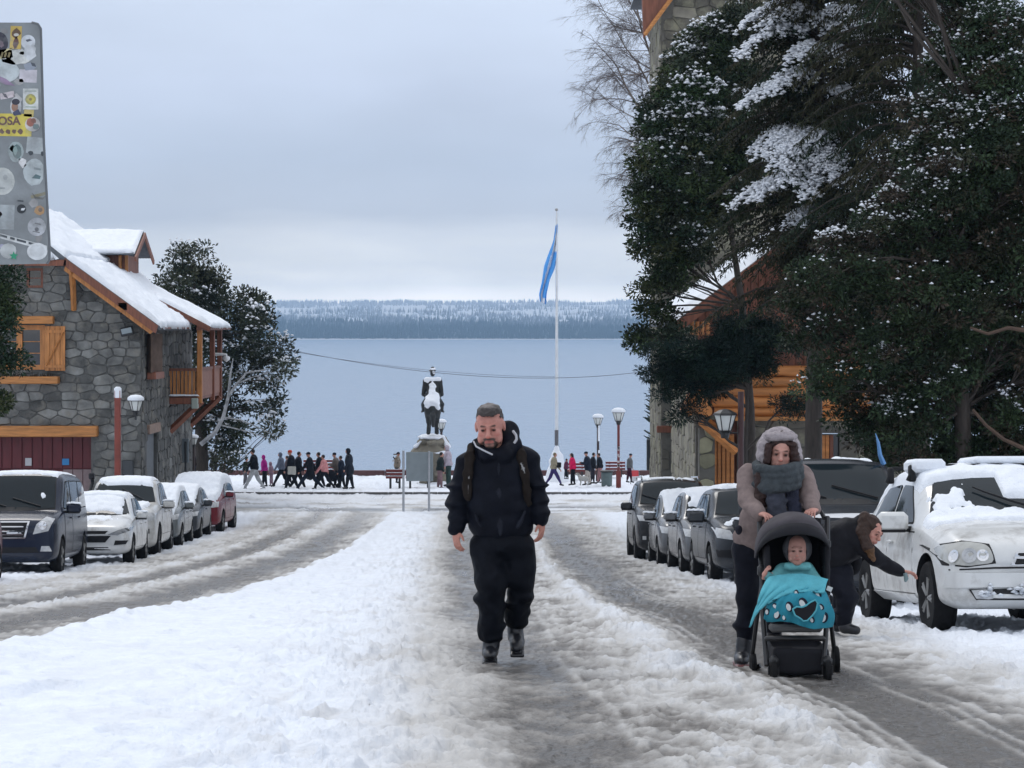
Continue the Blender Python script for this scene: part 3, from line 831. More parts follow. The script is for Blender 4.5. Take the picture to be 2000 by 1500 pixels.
MB().tube([(bx1 + .05, by1 - .3, bz0 - .12), (bx0 + .02, by1 - .3, bz0 - 1.15)], .12, 4).build('brace', M_woodr, HB)
snow_sheet('balcony_snow', HB, (bx0, by0 - .12, bz0 + .05), (bx1, by0 - .12, bz0 + .05), (bx1, by0 - .02, bz0 + .07), (bx0, by0 - .02, bz0 + .07), .05, 20, 6, 2, .02, edge=.05)
MB().box((bx1 - .15, by0 - .1, bz0 - .20), (.24, .2, .36), bev=.03).build('wall_lantern', mat('pale green lantern', (.33, .38, .34), .4), HB)
cam2 = P(434, 692, 80.30); MB().tube([cam2 + Vector((-.25, 0, 0)), cam2, cam2 + Vector((.14, 0, -.02)), cam2 + Vector((.15, 0, -.12))], .05, 8).build('camera_arm', M_white, HB)
MB().lathe([(.0, .06), (.10, .05), (.13, 0), (.12, -.08), (0, -.16)], cam2 + Vector((.15, 0, -.12)), 12).build('dome_camera', M_white, HB, smooth=True)
end(HB)

# ------------------------------------------------------------------ right: stone tower
TW = thing('stone_tower', 'tall rubble stone tower rising behind the evergreens with a wooden eave at its top', 'tower', (4.4, 66, float(zg(66))))
begin()
s66 = F / 66.; tX0 = 292 / s66; tX1 = 8.6; tz0 = float(zg(66)) - .3; tz1 = 12.1
stone_wall(TW, (0, 66, 0), X_, Z_, -Y_, [(tX0, tz0), (tX1, tz0), (tX1, tz1), (tX0, tz1)],
           [((1308 - 1000) / s66, tz0 - 1, (1332 - 1000) / s66, EYE + (645 - 845) / s66), ((1362 - 1000) / s66, tz0 - 1, (1382 - 1000) / s66, EYE + (645 - 850) / s66)], .52, .34, 21, M_stoneB, M_mortarB, 150)
stone_wall(TW, (tX0, 0, 0), Y_, Z_, -X_, [(66.01, tz0), (71, tz0), (71, tz1), (66.01, tz1)], [], .55, .36, 22, M_stoneB, M_mortarB, 60)
MB().box((tX1 + .1, 68.5, (tz0 + tz1) / 2), (.3, 5, tz1 - tz0)).build('rear_wall', M_mortarB, TW)
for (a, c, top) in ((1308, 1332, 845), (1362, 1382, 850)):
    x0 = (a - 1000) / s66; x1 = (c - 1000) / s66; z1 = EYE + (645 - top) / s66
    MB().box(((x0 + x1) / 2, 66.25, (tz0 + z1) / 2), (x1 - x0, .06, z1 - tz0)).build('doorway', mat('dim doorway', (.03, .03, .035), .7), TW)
MB().box(((1322 - 1000) / s66, 65.9, EYE + (645 - 838) / s66), (1.2, .2, .2), bev=.02).build('lintel', M_woodr, TW)
ex = tX0 - .62
rfz = EYE + (645 + 36) / s66
cxt = (tX0 + tX1) / 2; hw = cxt - ex
b = MB()
base = [Vector((ex, 65.2, rfz)), Vector((tX1 + .62, 65.2, rfz)), Vector((tX1 + .62, 71.8, rfz)), Vector((ex, 71.8, rfz))]
apx = Vector((cxt, 68.5, rfz + 4.4))
b.add(base + [apx], [(0, 1, 4), (1, 2, 4), (2, 3, 4), (3, 0, 4), (0, 3, 2, 1)])
b.build('roof', M_shingle, TW)
for i in range(4):
    a, c = base[i] + Vector((0, 0, .03)), base[(i + 1) % 4] + Vector((0, 0, .03))
    snow_sheet('roof_snow', TW, a, c, apx + Vector((.02, 0, .03)), apx + Vector((-.02, 0, .03)), .16, 30, 16, 9 + i, .05)
b = MB(); b.prism([P(1254, -8, 65.3), P(1257, 74, 65.3), P(1283, 38, 65.3), P(1312, -2, 65.3), P(1312, -8, 65.3)], (0, .30, 0)); b.build('eave_bracket', M_woodr, TW)
b = MB(); b.tube([P(1259, 68, 65.25), P(1312, -4, 65.25)], .06, 4); b.build('barge_board', M_woodh, TW)
end(TW)

# ------------------------------------------------------------------ right: house with log gallery
LH = thing('log_house', 'house with orange log gallery over stone ground floor, half hidden behind the dark trees', 'house', (6, 57, float(zg(57))))
begin()
s57 = F / 57.; lx = lambda px: (px - 1000) / s57; lz = lambda py: EYE + (645 - py) / s57
lz0 = float(zg(57)) - .3
stone_wall(LH, (0, 57, 0), X_, Z_, -Y_, [(lx(1440), lz0), (lx(1790), lz0), (lx(1790), lz(812)), (lx(1440), lz(812))], [(lx(1588), lz0 - 1, lx(1640), lz(846))], .75, .36, 31, M_stoneB, M_mortarB, 60)
# upper wall of boards under the gable
_gx = 318 / (F / 56.); _gr = _gx + 3.9; _gz = EYE + (645 - 628) / (F / 56.)
_top = lambda x: _gz + (3.9 - abs(x - _gr)) * math.tan(R(37)) - .3
up = MB().prism([(lx(1362), 57.1, lz(812)), (lx(1790), 57.1, lz(812)), (lx(1790), 57.1, _top(lx(1790))), (_gr, 57.1, _top(_gr)), (lx(1362), 57.1, _top(lx(1362)))], (0, .2, 0)).build('upper_wall', M_woodr, LH)
k = 0; x = lx(1364)
while x < lx(1775):
    w = .19
    ztop_ = min(_top(x), _top(x + w))
    MB().box((x + w / 2, 57.07, (lz(745) + ztop_) / 2), (w - .015, .03, ztop_ - lz(745)), bev=.005).build('plank', M_woodr, LH); x += w
# gallery logs
for i, (py, x0, x1, yy) in enumerate([(803, 1392, 1700, 56.6), (784, 1386, 1700, 56.55), (765, 1395, 1700, 56.6), (745, 1430, 1700, 56.62), (724, 1470, 1700, 56.6)]):
    xs_ = np.linspace(lx(x0), lx(x1), 14); rn = random.Random(i)
    MB().tube([(x_, yy + rn.uniform(-.012, .012), lz(py) + rn.uniform(-.012, .012)) for x_ in xs_], [.135 * rn.uniform(.93, 1.06) for _ in xs_], 12).build('log', M_log, LH, smooth=True)
for i, (px, py) in enumerate([(1362, 800), (1356, 778), (1372, 762), (1350, 790), (1376, 784), (1390, 748), (1366, 742), (1381, 803), (1344, 803)]):
    q0 = P(px, py, 55.9)
    MB().tube([q0, q0 + Vector((.05, 1.6, 0))], .135, 12).build('log_end', M_log, LH, smooth=True)
MB().box((lx(1560), 56.55, lz(816)), (lx(1700) - lx(1370), .5, .10), bev=.01).build('gallery_floor', M_woodh, LH)
MB().tube([P(1368, 822, 56.2), P(1438, 884, 56.2)], .10, 4).build('brace', M_log, LH)
MB().tube([P(1384, 822, 56.6), P(1428, 858, 56.6)], .07, 4).build('brace', M_log, LH)
for k in range(5):
    MB().box((lx(1396 + 8.5 * k), 57.0, (lz0 + lz(848)) / 2), (.09, .08, lz(848) - lz0), bev=.01).build('board', M_log, LH)
MB().box((lx(1415), 57.15, (lz0 + lz(820)) / 2), (.75, .05, lz(820) - lz0)).build('porch_wall', M_woodr, LH)
# stone pillar at the corner
pc_ = stone_wall(LH, (0, 56.4, 0), X_, Z_, -Y_, [(lx(1362), lz0), (lx(1392), lz0), (lx(1392), lz(835)), (lx(1362), lz(835))], [], .45, .34, 33, mat('mossy pillar stone', (.25, .24, .16), .9, vary=.35, scale=2, bump=.015, bscale=12, objvar=.3), M_mortarB, 40, th=.07)
# door
MB().box((lx(1614), 57.2, (lz0 + lz(848)) / 2), (lx(1640) - lx(1588), .06, lz(848) - lz0)).build('door_recess', M_glass, LH)
for k in range(5):
    MB().box((lx(1593 + 8 * k), 57.12, (lz0 + lz(850)) / 2), (.095, .04, lz(850) - lz0), bev=.008).build('plank', M_log if k < 4 else M_woodr, LH)
MB().box((lx(1598), 57.08, lz(866)), (.22, .02, .07)).build('door_plate', mat('pale plate', (.45, .36, .26), .5), LH)
# log posts under the gallery eave at left
for k in range(4):
    MB().tube([P(1352 + 10 * k, 655, 56.3), P(1352 + 10 * k, 628, 56.3)], .05, 8).build('eave_post', M_log, LH, smooth=True)
# roof, gable to the street
ls = math.tan(R(37))
gx0_, gz0_ = 318 / (F / 56.), EYE + (645 - 628) / (F / 56.)
rgx = gx0_ + 3.9
def gp(x, y): return Vector((x, y, gz0_ + (x - gx0_) * ls))
def gq(x, y): return Vector((x, y, gz0_ + (2 * rgx - x - gx0_) * ls))
b = MB(); b.prism([gp(gx0_, 55.9), gp(rgx, 55.9), gp(rgx, 65.8), gp(gx0_, 65.8)], (0, 0, -.12)); b.prism([gq(rgx, 55.9), gq(2 * rgx - gx0_, 55.9), gq(2 * rgx - gx0_, 65.8), gq(rgx, 65.8)], (0, 0, -.12)); b.build('roof', M_shingle, LH)
snow_sheet('roof_snow', LH, gp(gx0_, 55.9), gp(gx0_, 65.8), gp(rgx, 65.8), gp(rgx, 55.9), .20, 60, 40, 14, .08)
snow_sheet('roof_snow', LH, gq(2 * rgx - gx0_, 65.8), gq(2 * rgx - gx0_, 55.9), gq(rgx, 55.9), gq(rgx, 65.8), .20, 60, 40, 15, .08)
b = MB(); b.prism([gp(gx0_, 55.85) + Vector((0, 0, -.02)), gp(rgx, 55.85) + Vector((0, 0, -.02)), gp(rgx, 55.85) + Vector((0, 0, -.30)), gp(gx0_, 55.85) + Vector((.1, 0, -.26))], (0, .08, 0)); b.build('barge_board', M_woodr, LH)
stone_wall(LH, (lx(1362) - .02, 0, 0), Y_, Z_, -X_, [(57.2, lz0), (65.6, lz0), (65.6, gz0_ + .1), (57.2, gz0_ + .1)], [], .6, .36, 37, M_stoneB, M_mortarB, 70)
end(LH)

# snow-capped chimney roof seen through the branches
# ------------------------------------------------------------------ kerb and low plaza wall
b = MB()
for k in range(-24, 24):
    b.box((k * 1.0 + .5, 90.93, float(zg(91)) + .055), (.985, .16, .15), bev=.012)
tag(b.build('kerb', mat('kerb stone', (.09, .088, .085), .8, vary=.3, bump=.005)), kind='structure')
LW = thing('plaza_parapet', 'low dark reddish parapet wall along the far edge of the snowy plaza', 'wall', (-3, 106.4, float(zg(106))))
begin()
for k in range(-11, 9):
    MB().box((k * 2.4, 106.4, float(zg(106)) + .22), (2.38, .32, .34), bev=.02).build('panel', mat('dark red parapet', (.085, .035, .035), .7, vary=.3), LW)
end(LW)
# ================================================================== TREES
def leaf_mat(name, rough=.55):
    m = mat(name, rough=rough, attr='Col', spec=.18)
    return m
M_leaf = leaf_mat('evergreen leaves', .5)
M_needle = leaf_mat('conifer needles', .7)
M_bark = mat('dark wet bark', (.045, .036, .030), .85, vary=.4, scale=4, stretch=(5, 5, 1), bump=.012, bscale=18)
M_barkl = mat('pale birch bark', (.20, .17, .15), .8, vary=.3, scale=6)
M_snowc = mat('clumps of snow', (.80, .83, .88), .7)

def leaves_mesh(name, C, Nn, size, asp, cols, rs, m, droop=0.0):
    """C (n,3) leaf bases, Nn (n,3) leaf directions, rhombic folded leaves"""
    n = len(C)
    D = Nn / (np.linalg.norm(Nn, axis=1, keepdims=True) + 1e-9)
    r = rs.normal(size=(n, 3)); S = np.cross(D, r); S /= (np.linalg.norm(S, axis=1, keepdims=True) + 1e-9)
    U = np.cross(S, D)
    L = (size * rs.uniform(.6, 1.35, n))[:, None]; w = L * asp
    p0 = C; p1 = C + D * L * .5 + S * w * .5 + U * L * .06; p2 = C + D * L - U * L * .05 - np.array([0, 0, 1.]) * L * droop; p3 = C + D * L * .5 - S * w * .5 + U * L * .06
    V = np.stack([p0, p1, p2, p3], 1).reshape(-1, 3)
    Q = (np.arange(n)[:, None] * 4 + np.arange(4)[None, :])
    return arr_mesh(name, V, Q, m, False, cols=np.repeat(cols, 4, 0))
OCT_V = np.array([[1, 0, 0], [0, 1, 0], [-1, 0, 0], [0, -1, 0], [0, 0, .75], [0, 0, -.35]], float)
OCT_F = np.array([[0, 1, 4], [1, 2, 4], [2, 3, 4], [3, 0, 4], [1, 0, 5], [2, 1, 5], [3, 2, 5], [0, 3, 5]])
def blobs_mesh(name, C, r, rs, m, flat=.9, along=None):
    n = len(C)
    sc = (r * rs.uniform(.5, 1.4, n))[:, None, None] * np.ones((n, 6, 3)); sc[:, :, 2] *= flat
    sc *= rs.uniform(.65, 1.35, (n, 6, 1))
    a = rs.rand(n) * 6.28; ca, sa = np.cos(a), np.sin(a)
    v = OCT_V[None] * sc
    st = rs.uniform(.6, 1.35, n)[:, None]; v[:, :, 0] *= st
    x = v[:, :, 0] * ca[:, None] - v[:, :, 1] * sa[:, None]; y = v[:, :, 0] * sa[:, None] + v[:, :, 1] * ca[:, None]
    V = np.stack([x, y, v[:, :, 2]], -1) + C[:, None, :]
    Fq = (np.arange(n)[:, None, None] * 6 + OCT_F[None]).reshape(-1, 3)
    return arr_mesh(name, V.reshape(-1, 3), Fq, m, True)

def limb(b, p, q, r0, r1, rnd, n=6, segs=5, wob=.08):
    p = Vector(p); q = Vector(q); L = (q - p).length
    pts = []
    for i in range(segs + 1):
        t = i / segs; v = p.lerp(q, t)
        if 0 < i < segs: v += Vector((rnd.uniform(-1, 1), rnd.uniform(-1, 1), rnd.uniform(-.4, 1))) * wob * L
        pts.append(v)
    b.tube(pts, [r0 + (r1 - r0) * i / segs for i in range(segs + 1)], n)
    return pts

def clump_tree(name, label, trunk, blobs, d, depth, leaf, base_cols, seed, group=None, clump_r=.32, per=110, dens=1.0, snow=.0, snow_r=.05, cat='tree',
               snowzone=None, bark=None, trunk_r=.16, droop=0.1, limbs=True, asp=.45, shell=.55, fill=1.0):
    """blobs: (px, py, rx, ry, depth offset) ellipsoids in photo units at distance d"""
    rnd = random.Random(seed); rs = np.random.RandomState(seed)
    s = F / d
    trunk = [Vector((trunk[0].x, trunk[0].y, float(zg(trunk[0].y)) - .15))] + list(trunk[1:])
    root = thing(name, label, cat, tuple(trunk[0]), 0, group)
    off = np.array(trunk[0], float)
    cl = []; br = []
    for (px, py, rx, ry, dz) in blobs:
        c = np.array(P(px, py, d + dz)); R3 = np.array([rx / s, max(rx, ry) / s * depth, ry / s])
        vol = R3[0] * R3[1] * R3[2] * 4.19
        n = max(3, int(dens * vol / (clump_r ** 3 * 4.19) * 1.5 + 3))
        q = rs.normal(size=(n, 3)); q /= np.linalg.norm(q, axis=1, keepdims=True)
        q *= (shell + (1 - shell) * rs.rand(n, 1) ** .7) * np.where(rs.rand(n, 1) < .16, 1.22, .92)
        cl.append(c + q * R3); br.append(np.full(n, py))
        if rs.rand() < 1: pass
    cl = np.concatenate(cl); brr = np.concatenate(br)
    n = len(cl)
    crs = clump_r * rs.uniform(.6, 1.35, n)
    rep = (per * (crs / clump_r) ** 2 * fill).astype(int) + 1
    idx = np.repeat(np.arange(n), rep)
    q = rs.normal(size=(len(idx), 3)); q /= np.linalg.norm(q, axis=1, keepdims=True)
    rad = rs.rand(len(idx)) ** .45
    C = cl[idx] + q * (crs[idx] * rad)[:, None] * np.array([1.15, 1.15, .72])
    Dn = q + rs.normal(size=q.shape) * .45 + np.array([0, 0, .25])
    ccol = np.array(base_cols)[rs.randint(0, len(base_cols), n)] * rs.uniform(.65, 1.35, (n, 1))
    cols = ccol[idx] * rs.uniform(.6, 1.5, (len(idx), 1))
    put('crown', leaves_mesh('crown', C - off, Dn, leaf, asp, cols, rs, M_leaf, droop), root)
    # trunk and limbs reach the clumps
    b = MB(); T = [Vector(t) for t in trunk]
    m_ = len(T)
    b.tube([t - Vector(off) for t in T], [trunk_r * (1 - .75 * i / (m_ - 1)) for i in range(m_)], 10)
    b.build('trunk', bark or M_bark, root, smooth=True)
    if limbs:
        lb = MB()
        for (px, py, rx, ry, dz) in blobs:
            c = P(px, py, d + dz)
            t = min(T, key=lambda v: (v - c).length + max(0, v.z - c.z) * 2)
            pts = limb(lb, t - Vector(off), c - Vector(off), .034, .016, rnd, 5, 5, .06)
            sel = [k for k in range(n) if np.linalg.norm(cl[k] - np.array(c)) < max(rx, ry) / s * 1.1]
            rnd.shuffle(sel)
            for k in sel[:max(4, int(len(sel) * .25))]:
                limb(lb, pts[rnd.randint(2, 5)], Vector(cl[k] - off), .016, .006, rnd, 4, 3, .05)
        lb.build('limbs', bark or M_bark, root)
    if snow > 0:
        top = q[:, 2] * rad > .25
        if snowzone is not None: top &= snowzone(C)
        # patches: only some clumps carry snow
        cs = fbm(cl[:, 0] * .9 + seed, cl[:, 2] * .9 + cl[:, 1] * .5, 3, seed=seed % 6) > .52
        pick = top & (rs.rand(len(idx)) < snow * np.where(cs[idx], 1.9, .12))
        if pick.sum():
            put('crown_snow', blobs_mesh('crown_snow', (cl[idx] + q * (crs[idx] * (rad + .18))[:, None] * np.array([1.15, 1.15, .9]))[pick] - off + np.array([0, 0, leaf * .5]), snow_r, rs, M_snowc), root)
    return root

GREEN = [(.026, .048, .020), (.036, .056, .022), (.018, .036, .020), (.048, .056, .024)]
GREENG = [(.034, .046, .030), (.045, .056, .036), (.024, .036, .027), (.058, .064, .040)]
BROWN = [(.024, .040, .018), (.034, .038, .022), (.044, .034, .024), (.018, .032, .018), (.030, .048, .022), (.026, .044, .022)]

# left tree behind the house
dL = 90.
gl = float(zg(90))
LT = [(378, 510, 48, 42, 0), (345, 560, 42, 48, -1), (395, 570, 52, 52, 1), (335, 620, 30, 40, 1), (430, 600, 42, 40, -1), (380, 640, 50, 50, 0), (478, 600, 40, 42, 1), (505, 615, 24, 28, 0),
      (500, 650, 40, 40, -1), (450, 670, 50, 45, 1), (530, 700, 36, 28, 0), (548, 690, 24, 20, 1), (556, 725, 18, 14, -1), (400, 720, 46, 48, -1), (470, 735, 36, 32, 1), (520, 748, 26, 18, 0), (372, 780, 40, 46, 0),
      (430, 790, 40, 34, 1), (505, 800, 32, 15, 0), (540, 806, 22, 10, 1), (470, 832, 34, 14, 0), (530, 842, 24, 9, -1), (425, 850, 40, 30, 0), (400, 890, 34, 24, 1), (455, 872, 30, 14, 0), (438, 905, 26, 14, -1), (548, 778, 12, 8, 0)]
clump_tree('evergreen_tree', 'broad grey-green evergreen tree with snowy twigs behind the corner balcony of the stone house',
           [P(395, 945, dL), P(392, 800, dL), P(385, 660, dL), P(375, 520, dL)], LT, dL, .8, .17, GREENG, 41, None, .42, 95, 1.25, .18, .085, trunk_r=.30)
# snowy bare bough inside it
b = MB(); rb = random.Random(3); tr_ = bpy.data.objects['evergreen_tree']; o_ = Vector(tr_.location)
def bough(px, d_): return [P(x, y, d_) - o_ for x, y in px]
for pts, r_ in (([(392, 868), (420, 845), (436, 815), (446, 775), (462, 750), (482, 728), (520, 722)], .10), ([(446, 775), (450, 730), (455, 700)], .06), ([(436, 815), (470, 820), (505, 835), (550, 858)], .04), ([(462, 750), (490, 738), (515, 730)], .04), ([(430, 830), (480, 842), (540, 862)], .035)):
    b.tube(bough(pts, 87.3), [r_ * (1 - .7 * i / (len(pts) - 1)) for i in range(len(pts))], 6)
b.build('snowy_bough', mat('snow dusted bark', (.34, .35, .37), .8, vary=.5, scale=5), tr_, smooth=True)

# left edge conifer under the sign
clump_tree('bushy_conifer', 'dark green bushy conifer at the left edge below the stickered sign', [P(-60, 1160, 33), P(-45, 860, 33), P(-20, 640, 33)],
           [(-20, 560, 60, 44, 0), (-35, 620, 75, 50, 0), (-40, 690, 66, 50, 0), (-50, 770, 60, 60, 0), (-10, 560, 48, 40, .5), (-22, 640, 52, 40, -.4)], 33, .8, .07, GREEN, 43, None, .20, 150, 1.3, .01, .02, trunk_r=.12)

# right: broadleaf evergreen nearest the tower
dA = 52.
RA = [(1330, 150, 50, 60, 0), (1385, 95, 60, 55, .5), (1300, 240, 52, 70, 0), (1375, 200, 66, 70, -.5), (1275, 330, 44, 70, .3), (1345, 310, 70, 70, -.5), (1425, 170, 60, 80, .5), (1260, 410, 30, 60, 0), (1320, 420, 66, 70, 0),
      (1400, 380, 66, 80, .5), (1290, 480, 46, 46, 0), (1350, 480, 44, 44, 0), (1440, 300, 60, 90, .8), (1325, 555, 34, 26, 0), (1262, 570, 24, 20, 0), (1278, 600, 26, 16, .2), (1245, 640, 20, 16, 0), (1262, 668, 26, 14, 0),
      (1300, 610, 26, 16, 0), (1310, 650, 34, 22, .3), (1300, 540, 30, 24, 0), (1440, 60, 60, 60, .6), (1250, 480, 18, 26, 0)]
clump_tree('broadleaf_evergreen', 'leafy dark evergreen with snow-dotted shoots in front of the stone tower', [P(1470, 975, dA), P(1465, 800, dA), P(1450, 600, dA), P(1420, 400, dA), P(1390, 180, dA)],
           RA, dA, .8, .10, GREEN + GREENG[:2], 44, None, .24, 120, 1.6, .16, .055, trunk_r=.13,
           snowzone=lambda C: (C[:, 2] > 3.2))
# right: dark fir low between the houses
RF = [(1390, 672, 50, 26, 0), (1450, 655, 62, 34, .4), (1500, 640, 40, 30, .6), (1420, 630, 34, 20, .3), (1340, 700, 62, 36, 0), (1420, 705, 80, 46, 0), (1500, 670, 60, 44, .4), (1300, 735, 46, 20, 0), (1330, 770, 46, 28, 0), (1375, 752, 46, 26, .2), (1270, 728, 26, 12, 0), (1470, 715, 44, 26, .5),
      (1540, 790, 44, 22, .5), (1290, 690, 30, 18, 0), (1330, 805, 30, 16, 0)]
clump_tree('dark_fir', 'low spreading dark green fir below the leafy evergreen, over the log gallery', [P(1452, 985, 50), P(1456, 880, 50), P(1460, 760, 50), P(1452, 640, 50)],
           RF, 50, .75, .10, [(.010, .024, .020), (.013, .028, .018), (.008, .020, .018)], 45, None, .22, 150, 1.5, .0, .03, trunk_r=.06, asp=.22)

# right: big shrub-like tree
dS = 34.
RS = []
rr = random.Random(8)
for (px, py, rx, ry) in [(1960, 60, 80, 80), (1880, 120, 70, 80), (1990, 180, 90, 80), (1850, 230, 76, 70), (1930, 280, 90, 80), (2040, 300, 90, 90), (1790, 330, 60, 60), (1860, 370, 80, 70), (1960, 400, 90, 80), (1730, 430, 66, 60),
                         (1800, 470, 80, 70), (1900, 490, 90, 70), (2010, 500, 90, 90), (1650, 490, 56, 44), (1590, 545, 54, 44), (1690, 560, 76, 60), (1780, 590, 80, 66), (1880, 610, 90, 76), (1990, 640, 90, 80), (1570, 640, 50, 44), (1640, 660, 66, 56),
                         (1730, 690, 76, 62), (1830, 720, 80, 70), (1940, 750, 90, 76), (1620, 740, 44, 44), (1690, 780, 60, 56), (1780, 810, 76, 56), (1890, 840, 80, 56), (1990, 830, 80, 66), (1700, 850, 44, 36), (1550, 590, 40, 36), (1900, 20, 70, 60), (2080, 100, 80, 90), (2080, 700, 80, 120), (2080, 500, 70, 120), (1760, 870, 60, 40), (1830, 900, 70, 36), (1930, 900, 80, 40), (2030, 900, 80, 60), (1700, 890, 40, 30), (1960, 960, 90, 50), (1850, 960, 80, 50), (1840, -90, 120, 90), (1700, -160, 120, 90), (1580, -240, 120, 90), (1500, -330, 100, 90), (1700, -330, 120, 100)]:  # last blobs: unseen overhanging crown, added to darken reflections in the pickup windshield
    RS.append((px, py, rx, ry, rr.uniform(-.4, .8)))
clump_tree('bushy_tree', 'huge bushy dark tree speckled with snow above the dark pickup and white hatchback', [P(1890, 1010, dS), P(1880, 800, dS), P(1860, 500, dS), P(1900, 200, dS)],
           RS, dS, .8, .072, BROWN, 46, None, .17, 95, 1.35, .15, .029, trunk_r=.16,
           snowzone=lambda C: (C[:, 2] > .6 + .35 * np.sin(C[:, 0] * 3)))
tb = bpy.data.objects['bushy_tree']; o_ = Vector(tb.location)
for pts in ([(1900, 800), (1925, 830), (1960, 858), (2010, 880)], [(1895, 640), (1930, 652), (1970, 640), (2000, 645)]):
    MB().tube([P(x, y, 32.3) - o_ for x, y in pts], [.022, .026, .03, .034], 6).build('bare_bough', mat('reddish bark', (.075, .045, .03), .8, vary=.4), tb, smooth=True)

# right: big spruce with drooping boughs
def spruce(name, label, base, top, d, spread, seed, nb=150, zlo=0.0, cols=((.016, .028, .015), (.028, .034, .018), (.040, .040, .022)), snow_boughs=None, twig=.55, needle=.10):
    rs = np.random.RandomState(seed); rnd = random.Random(seed)
    base = Vector(base); top = Vector(top); base.z = float(zg(base.y)) - .15
    root = thing(name, label, 'tree', tuple(base))
    b = MB(); segs = 10
    b.tube([(top - base) * (i / segs) for i in range(segs + 1)], [.21 * (1 - .7 * i / segs) for i in range(segs + 1)], 10)
    b.build('trunk', M_bark, root, smooth=True)
    C = []; D = []; K = []; SN = []; lb = MB()
    H = (top - base).length
    for k in range(nb):
        t = zlo + (1 - zlo) * (k + rnd.random()) / nb
        az = rnd.uniform(0, 2 * math.pi)
        p = (top - base) * t
        Ln = spread * (1 - .35 * t) * rnd.uniform(.55, 1.1)
        dirv = Vector((math.cos(az), math.sin(az), 0))
        pts = []
        for i in range(7):
            u = i / 6
            pts.append(p + dirv * Ln * u + Vector((0, 0, .18 * Ln * math.sin(u * 2.2) - .42 * Ln * u * u)))
        lb.tube(pts, [.035 * (1 - .8 * i / 6) for i in range(7)], 5)
        side = dirv.cross(Vector((0, 0, 1)))
        has_snow = snow_boughs is not None and snow_boughs(base + pts[4], rnd)
        cc = np.array(cols[rnd.randrange(len(cols))]) * rnd.uniform(.7, 1.3)
        nt_ = int(Ln / .055)
        for j in range(nt_):
            u = (j + rnd.random()) / nt_
            if u < .12: continue
            i = min(5, int(u * 6)); f = u * 6 - i; o = pts[i].lerp(pts[i + 1], f)
            for sgn in (-1, 1):
                tl = twig * (1 - .45 * u) * rnd.uniform(.5, 1.2)
                tv = (dirv * .55 + side * sgn * rnd.uniform(.5, 1.1) + Vector((0, 0, -rnd.uniform(.05, .55))))
                tv.normalize()
                m = max(3, int(tl / .05))
                a = (np.arange(m) + rs.rand(m)) / m
                pos = np.array(o) + np.outer(a * tl, np.array(tv)) + np.outer(a * a, [0, 0, -.30 * tl])
                C.append(pos); D.append(np.array(tv) * .5 + rs.normal(size=(m, 3)) * .45 + np.array([0, 0, -.55])); K.append(np.tile(cc, (m, 1)))
                if has_snow and rnd.random() < .9:
                    ps = pos[a < .92]
                    SN.append(ps + np.array([0, 0, .04]) + rs.normal(size=ps.shape) * .025); SN.append(ps + np.array([0, 0, .045]) + rs.normal(size=ps.shape) * .035)
    C = np.concatenate(C); D = np.concatenate(D); K = np.concatenate(K) * rs.uniform(.6, 1.4, (len(C), 1))
    put('crown', leaves_mesh('crown', C, D, needle, .30, K, rs, M_needle, .1), root)
    lb.build('limbs', M_bark, root)
    if SN:
        SN = np.concatenate(SN)
        put('crown_snow', blobs_mesh('crown_snow', SN, .050, rs, M_snowc, .85), root)
    return root
def sb(p, rnd):
    px = 1000 + p.x * F / p.y; py = 645 - (p.z - EYE) * F / p.y
    if p.y > 46.8: return False
    for (x, y, rx, ry, pr) in ((1530, 255, 90, 50, 1), (1480, 330, 110, 36, 1), (1570, 290, 70, 50, .9), (1540, 60, 130, 50, .75), (1420, 40, 90, 40, .6), (1500, 130, 60, 40, .7), (1680, 30, 80, 40, .6), (1640, 150, 60, 60, .35), (1540, 420, 60, 30, .5)):
        if ((px - x) / rx) ** 2 + ((py - y) / ry) ** 2 < 1 and rnd.random() < pr: return True
    return rnd.random() < .04
dT = 47.
spruce('spruce', 'tall drooping spruce with snow-laden boughs between the leafy evergreen and the bushy tree', P(1585, 1010, dT), P(1605, -260, dT), dT, 2.7, 51, 320, .385, snow_boughs=sb)
spruce('spruce', 'second dark spruce crowding behind the bushy tree at the upper right', P(1800, 1000, 44), P(1790, -300, 44), 44, 2.9, 52, 210, .30)
# dead leaning bits: dark trunk behind the woman's head
# ------------------------------------------------------------------ bare birch by the tower
def birch(name, label, base, ends, seed, group=None):
    rnd = random.Random(seed); root = thing(name, label, 'tree', tuple(base), 0, group)
    b = MB(); fine = MB(); off = Vector(base)
    def grow(p, v, L, r, lv):
        pts = [p]; segs = 5 if lv < 3 else 3; u = v.copy()
        for i in range(segs):
            u = (u + Vector((rnd.gauss(0, .13), rnd.gauss(0, .13), rnd.gauss(0, .10) - (.14 if lv > 2 else .0)))).normalized()
            pts.append(pts[-1] + u * L / segs)
        (b if lv < 2 else fine).tube(pts, [r * (1 - .6 * i / segs) for i in range(segs + 1)], 5 if lv < 2 else 3, caps=False)
        if lv >= 5: return
        n = [5, 10, 8, 7, 6][lv]
        for k in range(n):
            i = rnd.randint(1, segs); w = (u + Vector((rnd.gauss(0, .62), rnd.gauss(0, .5), rnd.gauss(-.05, .42)))).normalized()
            grow(pts[i], w, L * rnd.uniform(.36, .60), r * .40, lv + 1)
    for (p0, p1, r) in ends:
        p0 = p0 - off; p1 = p1 - off
        grow(p0, (p1 - p0).normalized(), (p1 - p0).length, r, 1)
    b.tube([Vector((0, 0, 0)), ends[0][0] - off], [.16, .08], 8)
    b.build('trunk', M_barkl, root, smooth=True)
    fine.build('twigs', mat('fine grey brown twigs', (.115, .095, .09), .85), root)
    return root
dB = 82.
